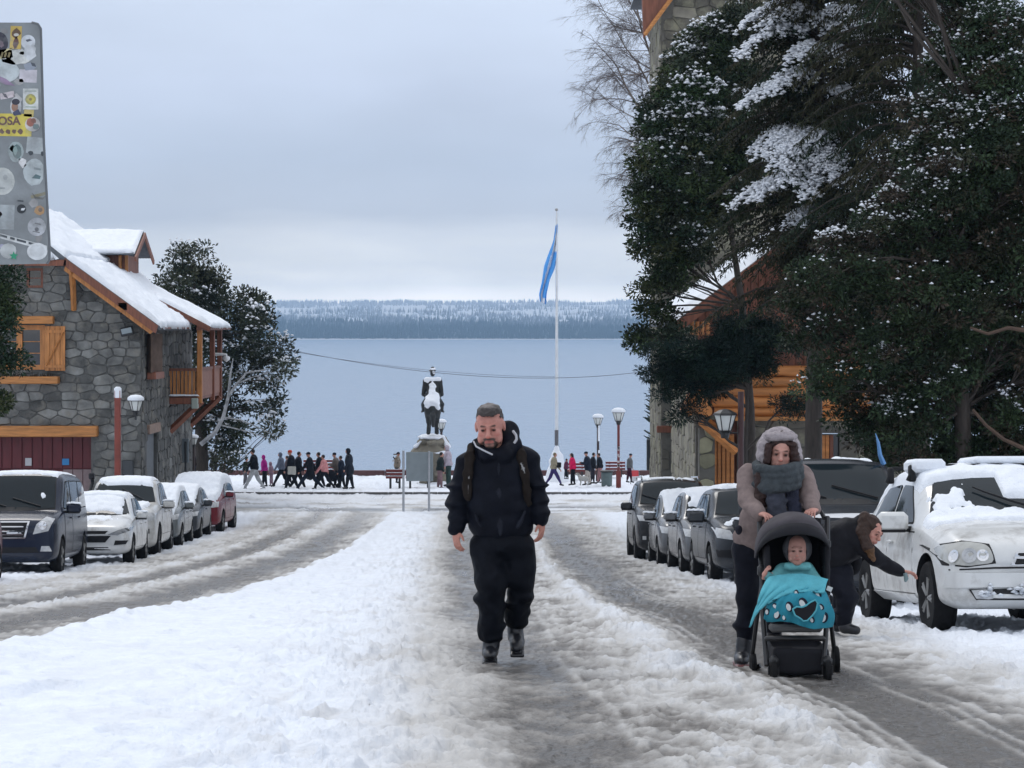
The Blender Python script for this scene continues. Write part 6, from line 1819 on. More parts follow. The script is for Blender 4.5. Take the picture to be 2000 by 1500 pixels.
from mathutils import Euler
def split_pair(o, name):
    bm = bmesh.new(); bm.from_mesh(o.data); bm.verts.ensure_lookup_table(); seen = set(); comps = []
    for v in bm.verts:
        if v.index in seen: continue
        st_ = [v]; c = set()
        while st_:
            w = st_.pop()
            if w.index in c: continue
            c.add(w.index); st_ += [e.other_vert(w) for e in w.link_edges]
        seen |= c; comps.append(c)
    if len(comps) < 2: bm.free(); o.name = name; return
    comps.sort(key=len, reverse=True)
    for k, c in enumerate(comps[:2]):
        b2 = bm.copy(); bmesh.ops.delete(b2, geom=[v for v in b2.verts if v.index not in c], context='VERTS')
        me = bpy.data.meshes.new(name); b2.to_mesh(me); b2.free()
        for m_ in o.data.materials: me.materials.append(m_)
        q = put(name, me, o.parent)
    bm.free(); bpy.data.objects.remove(o)
def boots(Bd, h, par, *a):
    split_pair(sdf_build('boot', Bd, h, M_leather, par, *a), 'boot')
SK = (.48, .25, .19)
# ------------------------------------------------------------------ the man walking up the street
def gnd(x, y): return gz_at(x, y)
MX, MY = -.16, 16.0
mz = float(zg(MY)) + .012
man = thing('person', 'bearded man in black jacket and trousers walking up the icy road with a backpack', 'man', (MX, MY, mz))
JK = (.0055, .0068, .012); TR = (.005, .0062, .010)
# local frame: x right in the picture, -y towards the camera, z up. his scale: 275 px per metre
def mp2(px, py, y=0.0): return V3((px - 1000) * (MY + y) / F - MX, y, EYE + (645 - py) * (MY + y) / F - mz)
j = Body()
hipL, hipR = mp2(948, 1052), mp2(1012, 1052)
shL, shR = mp2(912, 890, .02), mp2(1030, 885, .02)
# torso
j.ell(mp2(972, 940), (.235, .155, .215), .05, JK)
j.ell(mp2(973, 990, -.02), (.225, .16, .20), .06, JK)
j.ell(mp2(978, 1028, -.005), (.232, .155, .12), .05, JK)
j.cap(mp2(930, 897, .02), mp2(1016, 892, .02), .082, .082, .07, JK)
j.cap(mp2(914, 906, .02), mp2(898, 972, .02), .090, .077, .03, JK); j.cap(mp2(898, 972, .02), mp2(893, 1030, -.05), .075, .060, .02, JK)
j.cap(mp2(1031, 902, .02), mp2(1047, 965, .03), .090, .077, .03, JK); j.cap(mp2(1047, 965, .03), mp2(1056, 1012, -.03), .075, .060, .02, JK)
for (x, y, d_, r_) in ((892, 945, .0, .010), (894, 1000, -.02, .012), (1052, 945, 0, .01), (1056, 992, -.01, .012)):
    pass
# hood bunched behind and around the neck
j.cap(mp2(932, 868, .02), mp2(950, 888, -.10), .035, .045, .03, JK); j.cap(mp2(950, 888, -.10), mp2(985, 890, -.10), .045, .05, .03, JK)
j.cap(mp2(985, 890, -.10), mp2(1006, 868, -.02), .05, .045, .03, JK); j.cap(mp2(1006, 866, -.02), mp2(997, 838, .09), .04, .045, .03, JK)
j.cap(mp2(935, 866, .04), mp2(950, 850, .13), .04, .05, .03, JK); j.cap(mp2(950, 850, .13), mp2(997, 838, .09), .055, .05, .04, JK)
j.ell(mp2(992, 862, .05), (.055, .08, .085), .04, JK)
j.cap(mp2(974, 898, -.16), mp2(977, 1045, -.165), .007, .007, .006, (.016, .018, .026)); j.cap(mp2(925, 1000, -.15), mp2(940, 1030, -.15), .006, .006, .004, (.014, .016, .024)); j.cap(mp2(1025, 1000, -.15), mp2(1012, 1030, -.15), .006, .006, .004, (.014, .016, .024))
for (x, y, yy, rx) in ((893, 950, .0, .085), (890, 985, -.02, .08), (894, 1010, -.03, .075), (1050, 948, .0, .085), (1054, 978, .0, .08), (1056, 1000, -.02, .075)): j.ell(mp2(x, y, yy), (rx - .004, .08, .030), .035, JK)
sdf_build('jacket', j, .0075, M_clothsm, man, .012, 8, .005, 1)
t = Body()
t.ell(mp2(980, 1058, .0), (.215, .145, .13), .05, TR)
kL, kR = mp2(960, 1140, -.06), mp2(1018, 1130, .02)
t.cap(mp2(951, 1072), kL, .122, .106, .04, TR); t.cap(kL, mp2(959, 1232, .0), .104, .088, .03, TR)
t.cap(mp2(1012, 1072), kR, .122, .104, .04, TR); t.cap(kR, mp2(1009, 1208, .14), .102, .084, .03, TR)
t.ell(mp2(975, 1222, 0), (.05, .06, .03), .03, TR); t.ell(mp2(1015, 1195, .12), (.075, .08, .03), .03, TR); t.ell(mp2(962, 1246, .0), (.078, .085, .030), .02, TR)
for (x, y, yy, rx) in ((938, 1168, -.02, .10), (975, 1180, 0, .09), (950, 1195, 0, .10), (1028, 1165, .04, .09), (1000, 1178, .06, .09), (1018, 1192, .10, .09)): t.ell(mp2(x, y, yy), (rx * .5, .085, .030), .04, TR)
sdf_build('trousers', t, .0075, M_clothsm, man, .014, 8, .007, 2)
bt = Body(); BC = (.012, .013, .017)
f0 = mp2(957, 1268, -.05)
bt.cap(mp2(960, 1250, .02), mp2(958, 1270, .0), .062, .060, .02, BC); bt.ell(mp2(957, 1277, -.08), (.055, .13, .045), .02, BC); bt.box((f0[0], -.08, .012), (.052, .14, .014), .01, .01, (.01, .01, .012))
fr = mp2(1008, 1245, .10)
bt.cap(mp2(1006, 1222, .16), mp2(1007, 1243, .14), .058, .058, .02, BC); bt.ell(mp2(1010, 1254, .06), (.054, .125, .045), .02, BC, Euler((.35, 0, 0))); bt.box(mp2(1010, 1266, .05), (.05, .125, .012), .01, .01, (.01, .01, .012), Euler((.35, 0, 0)))
boots(bt, .0065, man, .002, 40, .001, 3)
hb = Body(); hc = mp2(957, 834, -.03); Rm = Euler((R(14), R(-3), R(-6)))
head(hb, hc, .142, Rm, (.50, .235, .19), None, (.09, .05, .04), (.075, .055, .048), eye_closed=True); hb.ell(hc + V3(0, -.075, -.118), (.038, .035, .034), .02, (.085, .065, .058))
hb.cap(mp2(965, 850, .03), mp2(972, 892, .03), .062, .075, .03, SK)
hb.cap(mp2(972, 892, .03), mp2(975, 1020, .02), .05, .05, .05, JK)
for (a, b) in ((mp2(920, 895, .02), mp2(1025, 892, .02)),): hb.cap(a, b, .04, .04, .05, JK)
for (a, b, c_, wr_) in ((mp2(914, 899, .02), mp2(896, 975, .02), mp2(891, 1036, -.05), -1), (mp2(1034, 895, .02), mp2(1050, 970, .03), mp2(1059, 1018, -.03), 1)):
    hb.cap(a, b, .035, .033, .02, JK); hb.cap(b, c_, .033, .030, .02, SK)
hand(hb, mp2(890, 1036, -.05), (.08, -.15, -1), (.5, .4, .0), .175, 1, (.47, .22, .17), .38)
hand(hb, mp2(1059, 1018, -.03), (-.06, -.1, -1), (-.6, .3, .0), .175, -1, (.47, .22, .17), .38)
hb.cap(mp2(975, 1020, .02), mp2(950, 1062), .05, .05, .05, TR); hb.cap(mp2(975, 1020, .02), mp2(1012, 1062), .05, .05, .05, TR)
sdf_build('body', hb, .0058, M_skin, man)
hh = Body(); Mh = np.array(Rm.to_matrix()); Th = lambda v: hc + Mh @ (np.array(v) * .137 / .115)
HC = (.062, .054, .052)
hh.ell(Th((0, .020, .045)), np.array((.082, .094, .085)) * 1.19, .01, HC, Rm)
hh.ell(Th((0, -.05, .112)), np.array((.066, .048, .034)) * 1.19, .02, HC, Rm); hh.ell(Th((.006, -.035, .128)), np.array((.056, .05, .026)) * 1.19, .015, (.15, .135, .13), Rm); hh.ell(Th((.036, -.04, .128)), np.array((.030, .03, .022)) * 1.19, .02, (.12, .11, .10), Rm)
hh.box(Th((0, -.085, -.004)), np.array((.072, .075, .092)) * 1.19, .02, .01, HC, Rm, True); hh.box(Th((0, -.02, -.10)), np.array((.12, .2, .07)) * 1.19, .02, .01, HC, Rm, True)
sdf_build('hair', hh, .006, M_hair, man, .008, 34, .005, 4)
# hood lining stripes
b = MB()
b.tube([Vector(mp2(925, 862, -.04)), Vector(mp2(930, 872, -.10)), Vector(mp2(945, 880, -.165)), Vector(mp2(962, 888, -.185))], .0062, 6); b.tube([Vector(mp2(1002, 842, -.02)), Vector(mp2(1008, 850, -.055)), Vector(mp2(1009, 858, -.065)), Vector(mp2(1004, 866, -.07))], .010, 6)
b.build('hood_piping', mat('pale piping', (.42, .43, .46), .6), man, smooth=True)
bp_ = Body(); BPc = (.020, .016, .014)
bp_.ell(mp2(972, 945, .24), (.15, .10, .25), .03, BPc)
for pts in ([(922, 873, .0), (917, 893, -.11), (914, 925, -.155), (913, 950, -.13), (914, 972, -.14)], [(1010, 868, .0), (1018, 891, -.11), (1025, 925, -.155), (1028, 955, -.13), (1030, 985, -.10)]):
    q = [mp2(*p_) for p_ in pts]
    for a, b_ in zip(q[:-1], q[1:]): bp_.cap(a + V3(0, .035, 0), b_ + V3(0, .035, 0), .034, .030, .01, BPc, ((0, 1, 0), .38))
bp_.cap(mp2(916, 930, -.155), mp2(914, 965, -.155), .006, .006, .004, (.22, .22, .22)); bp_.cap(mp2(1017, 905, -.12), mp2(1026, 925, -.150), .006, .006, .004, (.30, .30, .30))
sdf_build('backpack', bp_, .009, M_cloth, man, .003, 20)

# ------------------------------------------------------------------ stroller, child, woman
SX, SY = 1.81, 14.6            # centre of the stroller front axle
szz = float(zg(SY)) + .012
str_ = thing('stroller', 'black folding stroller with grey hood, pushed by the woman in the grey hooded coat', 'stroller', (SX, SY, szz))
def sp2(px, py, y=0.0): return V3((px - 1000) * (SY + y) / F - SX, y, EYE + (645 - py) * (SY + y) / F - szz)
M_frame = mat('matt black frame', (.014, .014, .016), .4); M_fabric = mat('black fabric', (.010, .010, .014), .9, vary=.2, scale=20); M_hood = mat('dark grey stroller cloth', (.050, .044, .052), .85, vary=.2, scale=12, bump=.002, bscale=60)
def tb(name, pts, r, m=M_frame, n=8, par=None): 
    return MB().tube([Vector(p) for p in pts], r, n).build(name, m, par or str_, smooth=True)
for sgx, xf_, xh in ((-1, 1490, 1486), (1, 1616, 1606)):
    tb('frame_tube', [sp2(xf_ + 8 * -sgx, 1300, .0), sp2(xf_, 1200, .22), sp2(1550 + sgx * 62, 1120, .38), sp2(1550 + sgx * 66, 1060, .50), sp2(1550 + sgx * 66, 1010, .62)], .018)
    tb('frame_tube', [sp2(1550 + sgx * 82, 1290, .62), sp2(1550 + sgx * 72, 1210, .50), sp2(1550 + sgx * 60, 1130, .36)], .016)
    MB().box(sp2(1550 + sgx * 63, 1115, .37), (.05, .07, .08), bev=.015).build('joint', M_frame, str_, smooth=True)
    MB().box(sp2(1550 + sgx * 66, 1062, .50), (.045, .05, .06), bev=.012).build('joint', M_frame, str_, smooth=True)
tb('handle', [sp2(1484, 1012, .62), sp2(1487, 1000, .66), sp2(1505, 996, .70), sp2(1590, 996, .70), sp2(1604, 1000, .66), sp2(1610, 1012, .62)], .016)
tb('axle', [sp2(1500, 1245, .10), sp2(1600, 1245, .10)], .014)
def swheel(px, py, y, r, w=.034, yaw=0):
    Mx = Matrix.Rotation(yaw, 3, 'Z') @ Matrix.Rotation(R(90), 3, 'Y')
    b = MB(); b.lathe([(r * .72, -w / 2), (r * .95, -w / 2), (r, -w * .2), (r, w * .2), (r * .95, w / 2), (r * .72, w / 2)], n=24, M=Mx)
    o = b.build('wheel', M_tyre, str_, smooth=True, loc=tuple(sp2(px, py, y)))
    MB().lathe([(0, -w * .3), (r * .72, -w * .3), (r * .72, w * .3), (0, w * .3)], n=18, M=Mx).build('hub', mat('hub grey', (.05, .05, .055), .5), o, smooth=True)
rw = .088
swheel(1511, 1342 - rw * 301 * 1.0, .0, rw); swheel(1616, 1340 - rw * 301, .0, rw)
swheel(1471, 1336 - .105 * 290, .60, .105); swheel(1632, 1322 - .105 * 290, .60, .105)
for xx in (1511, 1616):
    MB().box(sp2(xx, 1292, .0), (.062, .07, .075), bev=.02).build('fork', M_frame, str_, smooth=True); tb('fork', [sp2(xx - 9, 1300, 0), sp2(xx - 9, 1318, 0)], .008); tb('fork', [sp2(xx + 9, 1300, 0), sp2(xx + 9, 1318, 0)], .008)
for sg in (-1, 1): tb('axle', [sp2(1551 + sg * 66, 1300, .58), sp2(1551 + sg * 80, 1306, .60)], .016)
bk = Body(); bk.box(sp2(1558, 1282, .28), (.185, .22, .095), .04, .01, (.010, .010, .014)); bk.box(sp2(1558, 1250, .28), (.17, .20, .07), .03, .01, (.01, .01, .014), None, True)
sdf_build('basket', bk, .010, M_fabric, str_, .004, 12)
MB().box(sp2(1553, 1247, .05), (.40, .05, .035), bev=.015).build('footrest', M_frame, str_, smooth=True)
MB().box(sp2(1553, 1226, .12), (.34, .12, .05), bev=.015).build('footboard', mat('grey footboard', (.10, .10, .10), .7), str_, smooth=True)
# hood shell: swept arcs
def shell(name, m, arcs, th, parent, n=20):
    """arcs: list of functions t->point"""
    V = []; 
    for fn in arcs:
        for i in range(n + 1): V.append(fn(i / n))
    k = len(arcs); ii = np.arange(k * (n + 1)).reshape(k, n + 1)
    Q = np.stack([ii[:-1, :-1], ii[:-1, 1:], ii[1:, 1:], ii[1:, :-1]], -1).reshape(-1, 4)
    me = arr_mesh(name, np.array(V), Q, m, True); o = put(name, me, parent)
    md = o.modifiers.new('t', 'SOLIDIFY'); md.thickness = th; md.offset = 0
    return o
def arc(cx, cz_b, hw, topz, y, yb):
    return lambda t: V3(cx + hw * -math.cos(math.pi * t), yb + (y - yb) * (math.sin(math.pi * t)) ** .7, cz_b + (topz - cz_b) * math.sin(math.pi * t) ** .75)
c0 = sp2(1546, 1090, .42); zc = c0[2]; cxh = c0[0]
zt_ = sp2(1546, 1000, .45)[2]
arcs = [arc(cxh, zc, .235, sp2(1546, 1024, .10)[2], .12, .42), arc(cxh, zc, .240, sp2(1546, 1008, .2)[2], .22, .43), arc(cxh, zc, .242, sp2(1546, 1000, .35)[2], .35, .45), arc(cxh, zc, .238, sp2(1546, 1003, .52)[2], .52, .48), arc(cxh, zc, .225, sp2(1546, 1020, .66)[2], .66, .52)]
shell('hood', M_hood, arcs, .008, str_)
shell('hood_rim', M_fabric, [arc(cxh, zc, .237, sp2(1546, 1044, .06)[2], .085, .42), arc(cxh, zc, .240, sp2(1546, 1033, .09)[2], .105, .42), arc(cxh, zc, .238, sp2(1546, 1022, .11)[2], .125, .42)], .012, str_)
seat = Body(); seat.box(sp2(1552, 1085, .56), (.19, .03, .26), .03, .02, (.008, .008, .012), Euler((-.35, 0, 0))); seat.box(sp2(1556, 1165, .30), (.18, .16, .05), .03, .03, (.008, .008, .012)); seat.box(sp2(1556, 1200, .16), (.17, .04, .11), .03, .03, (.008, .008, .012))
for sg in (-1, 1): seat.box(sp2(1552 + sg * 58, 1110, .44), (.02, .16, .17), .02, .02, (.010, .010, .014))
sdf_build('seat', seat, .010, M_fabric, str_, .004, 14)
# child
ch = thing('person', 'small child in a turquoise hooded coat sitting in the stroller', 'child', (SX, SY + .35, szz))
chl = V3(0, -.35, 0)
def cp(px, py, y=0.0): return sp2(px, py, y) + chl
TQ = (.16, .44, .46)
cb = Body(); head(cb, cp(1557, 1074, .29), .092, Euler((R(6), 0, R(-8))), (.50, .27, .22), None, (.25, .14, .10), ears=False)
cb.cap(cp(1557, 1090, .36), cp(1555, 1120, .38), .035, .05, .03, (.50, .27, .22)); cb.cap(cp(1555, 1120, .38), cp(1555, 1165, .34), .07, .08, .03, TQ)
cb.cap(cp(1510, 1125, .30), cp(1494, 1122, .22), .022, .020, .01, (.5, .27, .22)); hand(cb, cp(1494, 1122, .22), (.25, -.5, .85), (.8, .2, 0), .085, 1, (.50, .26, .21), .5, .006)
cb.cap(cp(1548, 1160, .34), cp(1535, 1180, .14), .05, .04, .02, (.03, .03, .05)); cb.cap(cp(1566, 1160, .34), cp(1580, 1180, .14), .05, .04, .02, (.03, .03, .05)); cb.cap(cp(1535, 1180, .14), cp(1540, 1215, .12), .035, .03, .02, (.03, .03, .05)); cb.cap(cp(1580, 1180, .14), cp(1578, 1215, .12), .035, .03, .02, (.03, .03, .05))
sdf_build('body', cb, .005, M_skin, ch)
cj = Body(); cj.ell(cp(1553, 1135, .36), (.115, .085, .115), .03, TQ); cj.cap(cp(1530, 1112, .35), cp(1508, 1132, .28), .045, .036, .02, TQ); cj.cap(cp(1508, 1132, .28), cp(1498, 1124, .23), .036, .028, .01, TQ)
cj.cap(cp(1578, 1112, .35), cp(1594, 1135, .30), .045, .04, .02, TQ); cj.cap(cp(1594, 1135, .30), cp(1585, 1160, .20), .04, .03, .01, TQ)
cj.cap(cp(1538, 1106, .28), cp(1576, 1106, .28), .030, .030, .02, TQ); cj.ell(cp(1556, 1106, .36), (.085, .06, .035), .02, TQ)
sdf_build('coat', cj, .006, M_cloth, ch, .005, 18, .002, 7)
chh = Body(); chh.ell(cp(1557, 1071, .34), (.098, .10, .105), .01, (.075, .075, .082)); chh.ell(cp(1558, 1081, .24), (.062, .10, .066), .02, (.04, .04, .045), None, True)
sdf_build('hood', chh, .006, M_cloth, ch, .003, 20)
# blanket with penguins
bl = thing('blanket', 'turquoise blanket printed with white and black penguins hanging over the stroller seat', 'blanket', (SX, SY + .15, szz))
o_b = V3(0, -.15, 0)
def bpnt(px, py, y): return sp2(px, py, y) + o_b
def blend_sheet(name, rows, m, th, parent, nu=36, nv=30, ripple=.008, seed=0, colfn=None):
    """rows: list of rows of control points (px,py,y)"""
    ctrl = np.array([[bpnt(*p_) for p_ in r] for r in rows])
    R_, C_ = ctrl.shape[:2]
    def cat(P_, t):
        n_ = len(P_); x = t * (n_ - 1); i = min(int(x), n_ - 2); f = x - i
        p0 = P_[max(i - 1, 0)]; p1 = P_[i]; p2 = P_[i + 1]; p3 = P_[min(i + 2, n_ - 1)]
        return .5 * ((2 * p1) + (-p0 + p2) * f + (2 * p0 - 5 * p1 + 4 * p2 - p3) * f * f + (-p0 + 3 * p1 - 3 * p2 + p3) * f ** 3)
    V = []; UV = []
    for a in range(nv + 1):
        row = [cat(ctrl[:, c], a / nv) for c in range(C_)]
        for b_ in range(nu + 1):
            p_ = cat(np.array(row), b_ / nu).copy()
            p_[1] += ripple * math.sin(b_ * .9 + seed + a * .25) ; V.append(p_); UV.append((b_ / nu, a / nv))
    ii = np.arange(len(V)).reshape(nv + 1, nu + 1)
    Q = np.stack([ii[:-1, :-1], ii[:-1, 1:], ii[1:, 1:], ii[1:, :-1]], -1).reshape(-1, 4)
    me = arr_mesh(name, np.array(V), Q, m, True)
    o = put(name, me, parent); md = o.modifiers.new('t', 'SOLIDIFY'); md.thickness = th; md.offset = 0
    return o, np.array(V), ii
M_tq = mat('turquoise plush', (.10, .42, .50), .95, vary=.12, scale=20, bump=.004, bscale=120); M_tq2 = mat('printed turquoise fleece', (.025, .25, .34), .95, vary=.1, scale=14, bump=.003, bscale=120)
blend_sheet('blanket_top', [[(1500, 1128, .16), (1530, 1123, .14), (1570, 1122, .13), (1617, 1132, .14)], [(1487, 1155, .05), (1525, 1142, .04), (1575, 1143, .03), (1612, 1148, .05)], [(1476, 1188, .02), (1505, 1163, .0), (1560, 1155, -.01), (1610, 1156, .02)], [(1464, 1226, .0), (1485, 1190, -.015), (1545, 1157, -.02), (1608, 1158, .01)]], M_tq, .012, bl)
pr, PV, pii = blend_sheet('blanket_front', [[(1512, 1150, .06), (1535, 1146, .04), (1575, 1146, .03), (1612, 1156, .07)], [(1500, 1180, .02), (1532, 1168, -.03), (1580, 1168, -.04), (1622, 1178, .06)], [(1492, 1205, .02), (1530, 1192, -.04), (1582, 1196, -.05), (1629, 1202, .06)], [(1498, 1214, .04), (1540, 1214, -.02), (1585, 1228, -.03), (1626, 1224, .08)]], M_tq2, .012, bl)
# fold hanging open: a dark plate painted as its shaded gap, rimmed with turquoise
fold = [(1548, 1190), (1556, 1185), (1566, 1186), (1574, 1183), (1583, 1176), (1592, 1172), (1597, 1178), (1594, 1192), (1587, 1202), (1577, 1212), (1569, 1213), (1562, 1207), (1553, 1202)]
b = MB(); pf = [Vector(bpnt(x, y, -.075)) for x, y in fold]; b.prism(pf, (0, .02, 0)); b.build('fold_shade', mat('dark fold shade', (.008, .008, .012), .9), bl)
MB().tube(pf + [pf[0]], .006, 6).build('fold_hem', M_tq, bl, smooth=True)
M_pw = mat('print white', (.62, .66, .66), .95); M_pb = mat('print black', (.012, .014, .03), .95)
bvb = None
_bm = bmesh.new(); _bm.from_mesh(pr.data); bvb = BVHTree.FromBMesh(_bm); _bm.free()
rnd = random.Random(5)
for (px, py, r_, a) in ((1541, 1184, 7.5, .3), (1519, 1200, 7.5, -.3), (1568, 1177, 8.5, .5), (1600, 1165, 7, .2), (1515, 1184, 5, .8), (1500, 1196, 5, 0), (1556, 1158, 4.5, .2), (1612, 1208, 8, -.2), (1586, 1210, 5, .4), (1532, 1206, 4.5, .1), (1605, 1186, 5, .6)):
    q = bpnt(px, py, -.04)
    hit = bvb.ray_cast(Vector((q[0], -1, q[2])), Vector((0, 1, 0)))
    if hit[0] is None: continue
    y = hit[0].y - .008
    def blob(rx, rz, dx, dz, m, yy):
        pts = [Vector((q[0] + (math.cos(t) * rx * math.cos(a) - math.sin(t) * rz * math.sin(a)) + dx, yy, q[2] + (math.cos(t) * rx * math.sin(a) + math.sin(t) * rz * math.cos(a)) + dz)) for t in np.linspace(0, 6.283, 13)[:-1]]
        MB().prism(pts, (0, .003, 0)).build('penguin_print', m, pr)
    s_ = r_ / 250.
    blob(s_ * .80, s_ * 1.15, 0, 0, M_pb, y - .001)
    blob(s_ * .50, s_ * .80, -s_ * .22, -s_ * .10, M_pw, y - .004)
MB().box(bpnt(1620, 1150, .08), (.035, .01, .03), ry=.4).build('care_label', M_pw, bl)

# woman pushing it
WX, WY = 1.62, 15.5
wz = float(zg(WY)) + .012
wo_m = thing('person', 'woman in a grey hooded coat and thick dark scarf leaning over the stroller handle', 'woman', (WX, WY, wz))
def wp2(px, py, y=0.0): return V3((px - 1000) * (WY + y) / F - WX, y, EYE + (645 - py) * (WY + y) / F - wz)
CT = (.225, .175, .165); PT = (.009, .010, .016)
cj = Body()
cj.ell(wp2(1518, 965, -.02), (.20, .14, .20), .05, CT); cj.ell(wp2(1500, 1020, .08), (.20, .15, .20), .06, CT); cj.ell(wp2(1485, 1050, .14), (.19, .15, .13), .05, CT)
cj.cap(wp2(1470, 930, .02), wp2(1562, 932, .02), .085, .085, .05, CT)
cj.cap(wp2(1462, 930, .0), wp2(1462, 975, -.12), .080, .070, .03, CT); cj.cap(wp2(1462, 975, -.12), wp2(1481, 1003, -.30), .068, .052, .02, CT)
cj.cap(wp2(1566, 932, .0), wp2(1580, 968, -.14), .080, .068, .03, CT); cj.cap(wp2(1580, 968, -.14), wp2(1588, 996, -.30), .066, .050, .02, CT)
for k_, (a_, y_) in enumerate(((952, -.05), (972, -.10), (990, -.18))):
    cj.ell(wp2(1461 + k_ * 4, a_, y_ - .02), (.078 - .006 * k_, .07, .022), .02, CT)
    cj.ell(wp2(1574 + k_ * 4, a_, y_ - .02), (.074 - .006 * k_, .07, .022), .02, CT)
cj.ell(wp2(1443, 1035, -.01), (.02, .02, .035), .01, (.03, .03, .04))
sdf_build('coat', cj, .0075, M_cloth, wo_m, .008, 11, .003, 11)
pt = Body(); pt.ell(wp2(1470, 1070, .16), (.15, .14, .10), .05, PT)
pt.cap(wp2(1458, 1085, .15), wp2(1462, 1160, .10), .095, .080, .04, PT); pt.cap(wp2(1462, 1160, .10), wp2(1458, 1245, .12), .078, .062, .03, PT)
pt.cap(wp2(1500, 1085, .15), wp2(1515, 1160, .28), .09, .075, .04, PT); pt.cap(wp2(1515, 1160, .28), wp2(1512, 1225, .46), .074, .058, .03, PT); pt.ell(wp2(1453, 1222, .12), (.078, .08, .03), .03, PT)
sdf_build('trousers', pt, .008, M_clothsm, wo_m, .012, 9, .004, 12)
bt = Body(); bt.cap(wp2(1455, 1252, .12), wp2(1452, 1280, .10), .060, .058, .02, (.012, .012, .016)); bt.ell(wp2(1448, 1288, .03), (.052, .12, .045), .02, (.012, .012, .016)); bt.box(wp2(1448, 1299, .03), (.05, .13, .014), .01, .01, (.17, .06, .06))
bt.cap(wp2(1512, 1225, .46), wp2(1512, 1255, .48), .055, .055, .02, (.012, .012, .016)); bt.ell(wp2(1512, 1266, .42), (.05, .12, .045), .02, (.012, .012, .016), Euler((.3, 0, 0)))
boots(bt, .007, wo_m, .002, 30)
hb = Body(); hc = wp2(1524, 886, -.12); Rw = Euler((R(6), R(5), R(-4)))
head(hb, hc, .122, Rw, (.50, .27, .22), None, (.07, .035, .025), female=True, ears=False, lip=(.36, .12, .10))
hb.cap(wp2(1522, 905, -.06), wp2(1518, 945, .0), .05, .055, .03, SK); hb.cap(wp2(1518, 945, 0), wp2(1480, 1060, .14), .06, .07, .05, CT)
hb.cap(wp2(1475, 932, .0), wp2(1560, 934, .0), .04, .04, .04, CT)
for a_, b_, c_ in ((wp2(1462, 930, .0), wp2(1462, 975, -.12), wp2(1484, 1004, -.31)), (wp2(1566, 932, .0), wp2(1580, 968, -.14), wp2(1590, 996, -.31))):
    hb.cap(a_, b_, .035, .032, .02, CT); hb.cap(b_, c_, .032, .027, .02, SK)
hand(hb, wp2(1484, 1003, -.31), (.45, -.75, -.05), (0, 0, -1), .16, 1, (.52, .27, .22), .62); hand(hb, wp2(1592, 995, -.31), (-.35, -.75, -.05), (0, 0, -1), .16, -1, (.52, .27, .22), .62)
hb.cap(wp2(1480, 1060, .14), wp2(1458, 1100, .15), .05, .05, .03, PT); hb.cap(wp2(1480, 1060, .14), wp2(1500, 1100, .15), .05, .05, .03, PT)
sdf_build('body', hb, .0055, M_skin, wo_m)
wh = Body(); HW = (.030, .014, .012)
for (x0, y0, x1, y1, r0, r1, yy) in ((1512, 866, 1500, 895, .022, .03, -.16), (1500, 895, 1498, 920, .03, .028, -.15), (1541, 866, 1552, 895, .022, .034, -.15), (1552, 895, 1555, 915, .034, .03, -.14), (1512, 866, 1541, 866, .016, .018, -.18),
                                     (1486, 930, 1482, 975, .040, .036, -.19), (1482, 975, 1492, 985, .036, .03, -.2), (1500, 935, 1492, 970, .035, .025, -.21), (1556, 925, 1560, 950, .03, .022, -.17)):
    wh.cap(wp2(x0, y0, yy), wp2(x1, y1, yy), r0, r1, .012, HW)
wh.ell(wp2(1526, 876, -.06), (.108, .12, .125), .02, HW); wh.ell(wp2(1524, 893, -.24), (.062, .10, .088), .015, HW, None, True)
wh.cap(wp2(1500, 872, -.19), wp2(1498, 900, -.19), .026, .026, .012, HW); wh.cap(wp2(1550, 872, -.19), wp2(1554, 905, -.18), .030, .034, .012, HW)
sdf_build('hair', wh, .007, M_hair, wo_m, .008, 30, .004, 14)
wd = Body(); HD = (.31, .275, .285)
wd.ell(wp2(1522, 888, -.02), (.158, .155, .195), .02, HD); wd.ell(wp2(1525, 896, -.20), (.100, .20, .130), .03, HD, None, True)
wd.ell(wp2(1524, 853, -.17), (.115, .045, .036), .04, HD); 
sdf_build('hood', wd, .0075, mat('speckled plush', rough=.95, attr='Col', vary=.32, scale=26, bump=.008, bscale=50), wo_m, .008, 22, .005, 15)
ws = Body(); SCc = (.045, .055, .062)
for (zz, dr, dz) in ((908, -.008, 0), (919, .004, 0), (931, .006, 0), (943, -.006, 0)):
    n_ = 14
    for i in range(n_):
        a0, a1 = 2 * math.pi * i / n_, 2 * math.pi * (i + 1) / n_
        f_ = lambda a: wp2(1520, zz, -.12) + V3(.140 * math.cos(a) + dr, .165 * math.sin(a), .022 * math.sin(a) + .012 * math.cos(a))
        ws.cap(f_(a0), f_(a1), .032, .032, .008, SCc)
ws.cap(wp2(1512, 955, -.24), wp2(1518, 1000, -.24), .060, .065, .03, (.05, .055, .075), ((0, 1, 0), .5)); ws.cap(wp2(1545, 955, -.20), wp2(1552, 1000, -.21), .045, .05, .02, (.022, .025, .045), ((0, 1, 0), .5))
sdf_build('scarf', ws, .007, mat('knitted wool', rough=.95, attr='Col', vary=.3, scale=24, bump=.004, bscale=110), wo_m, .006, 20, .004, 16)

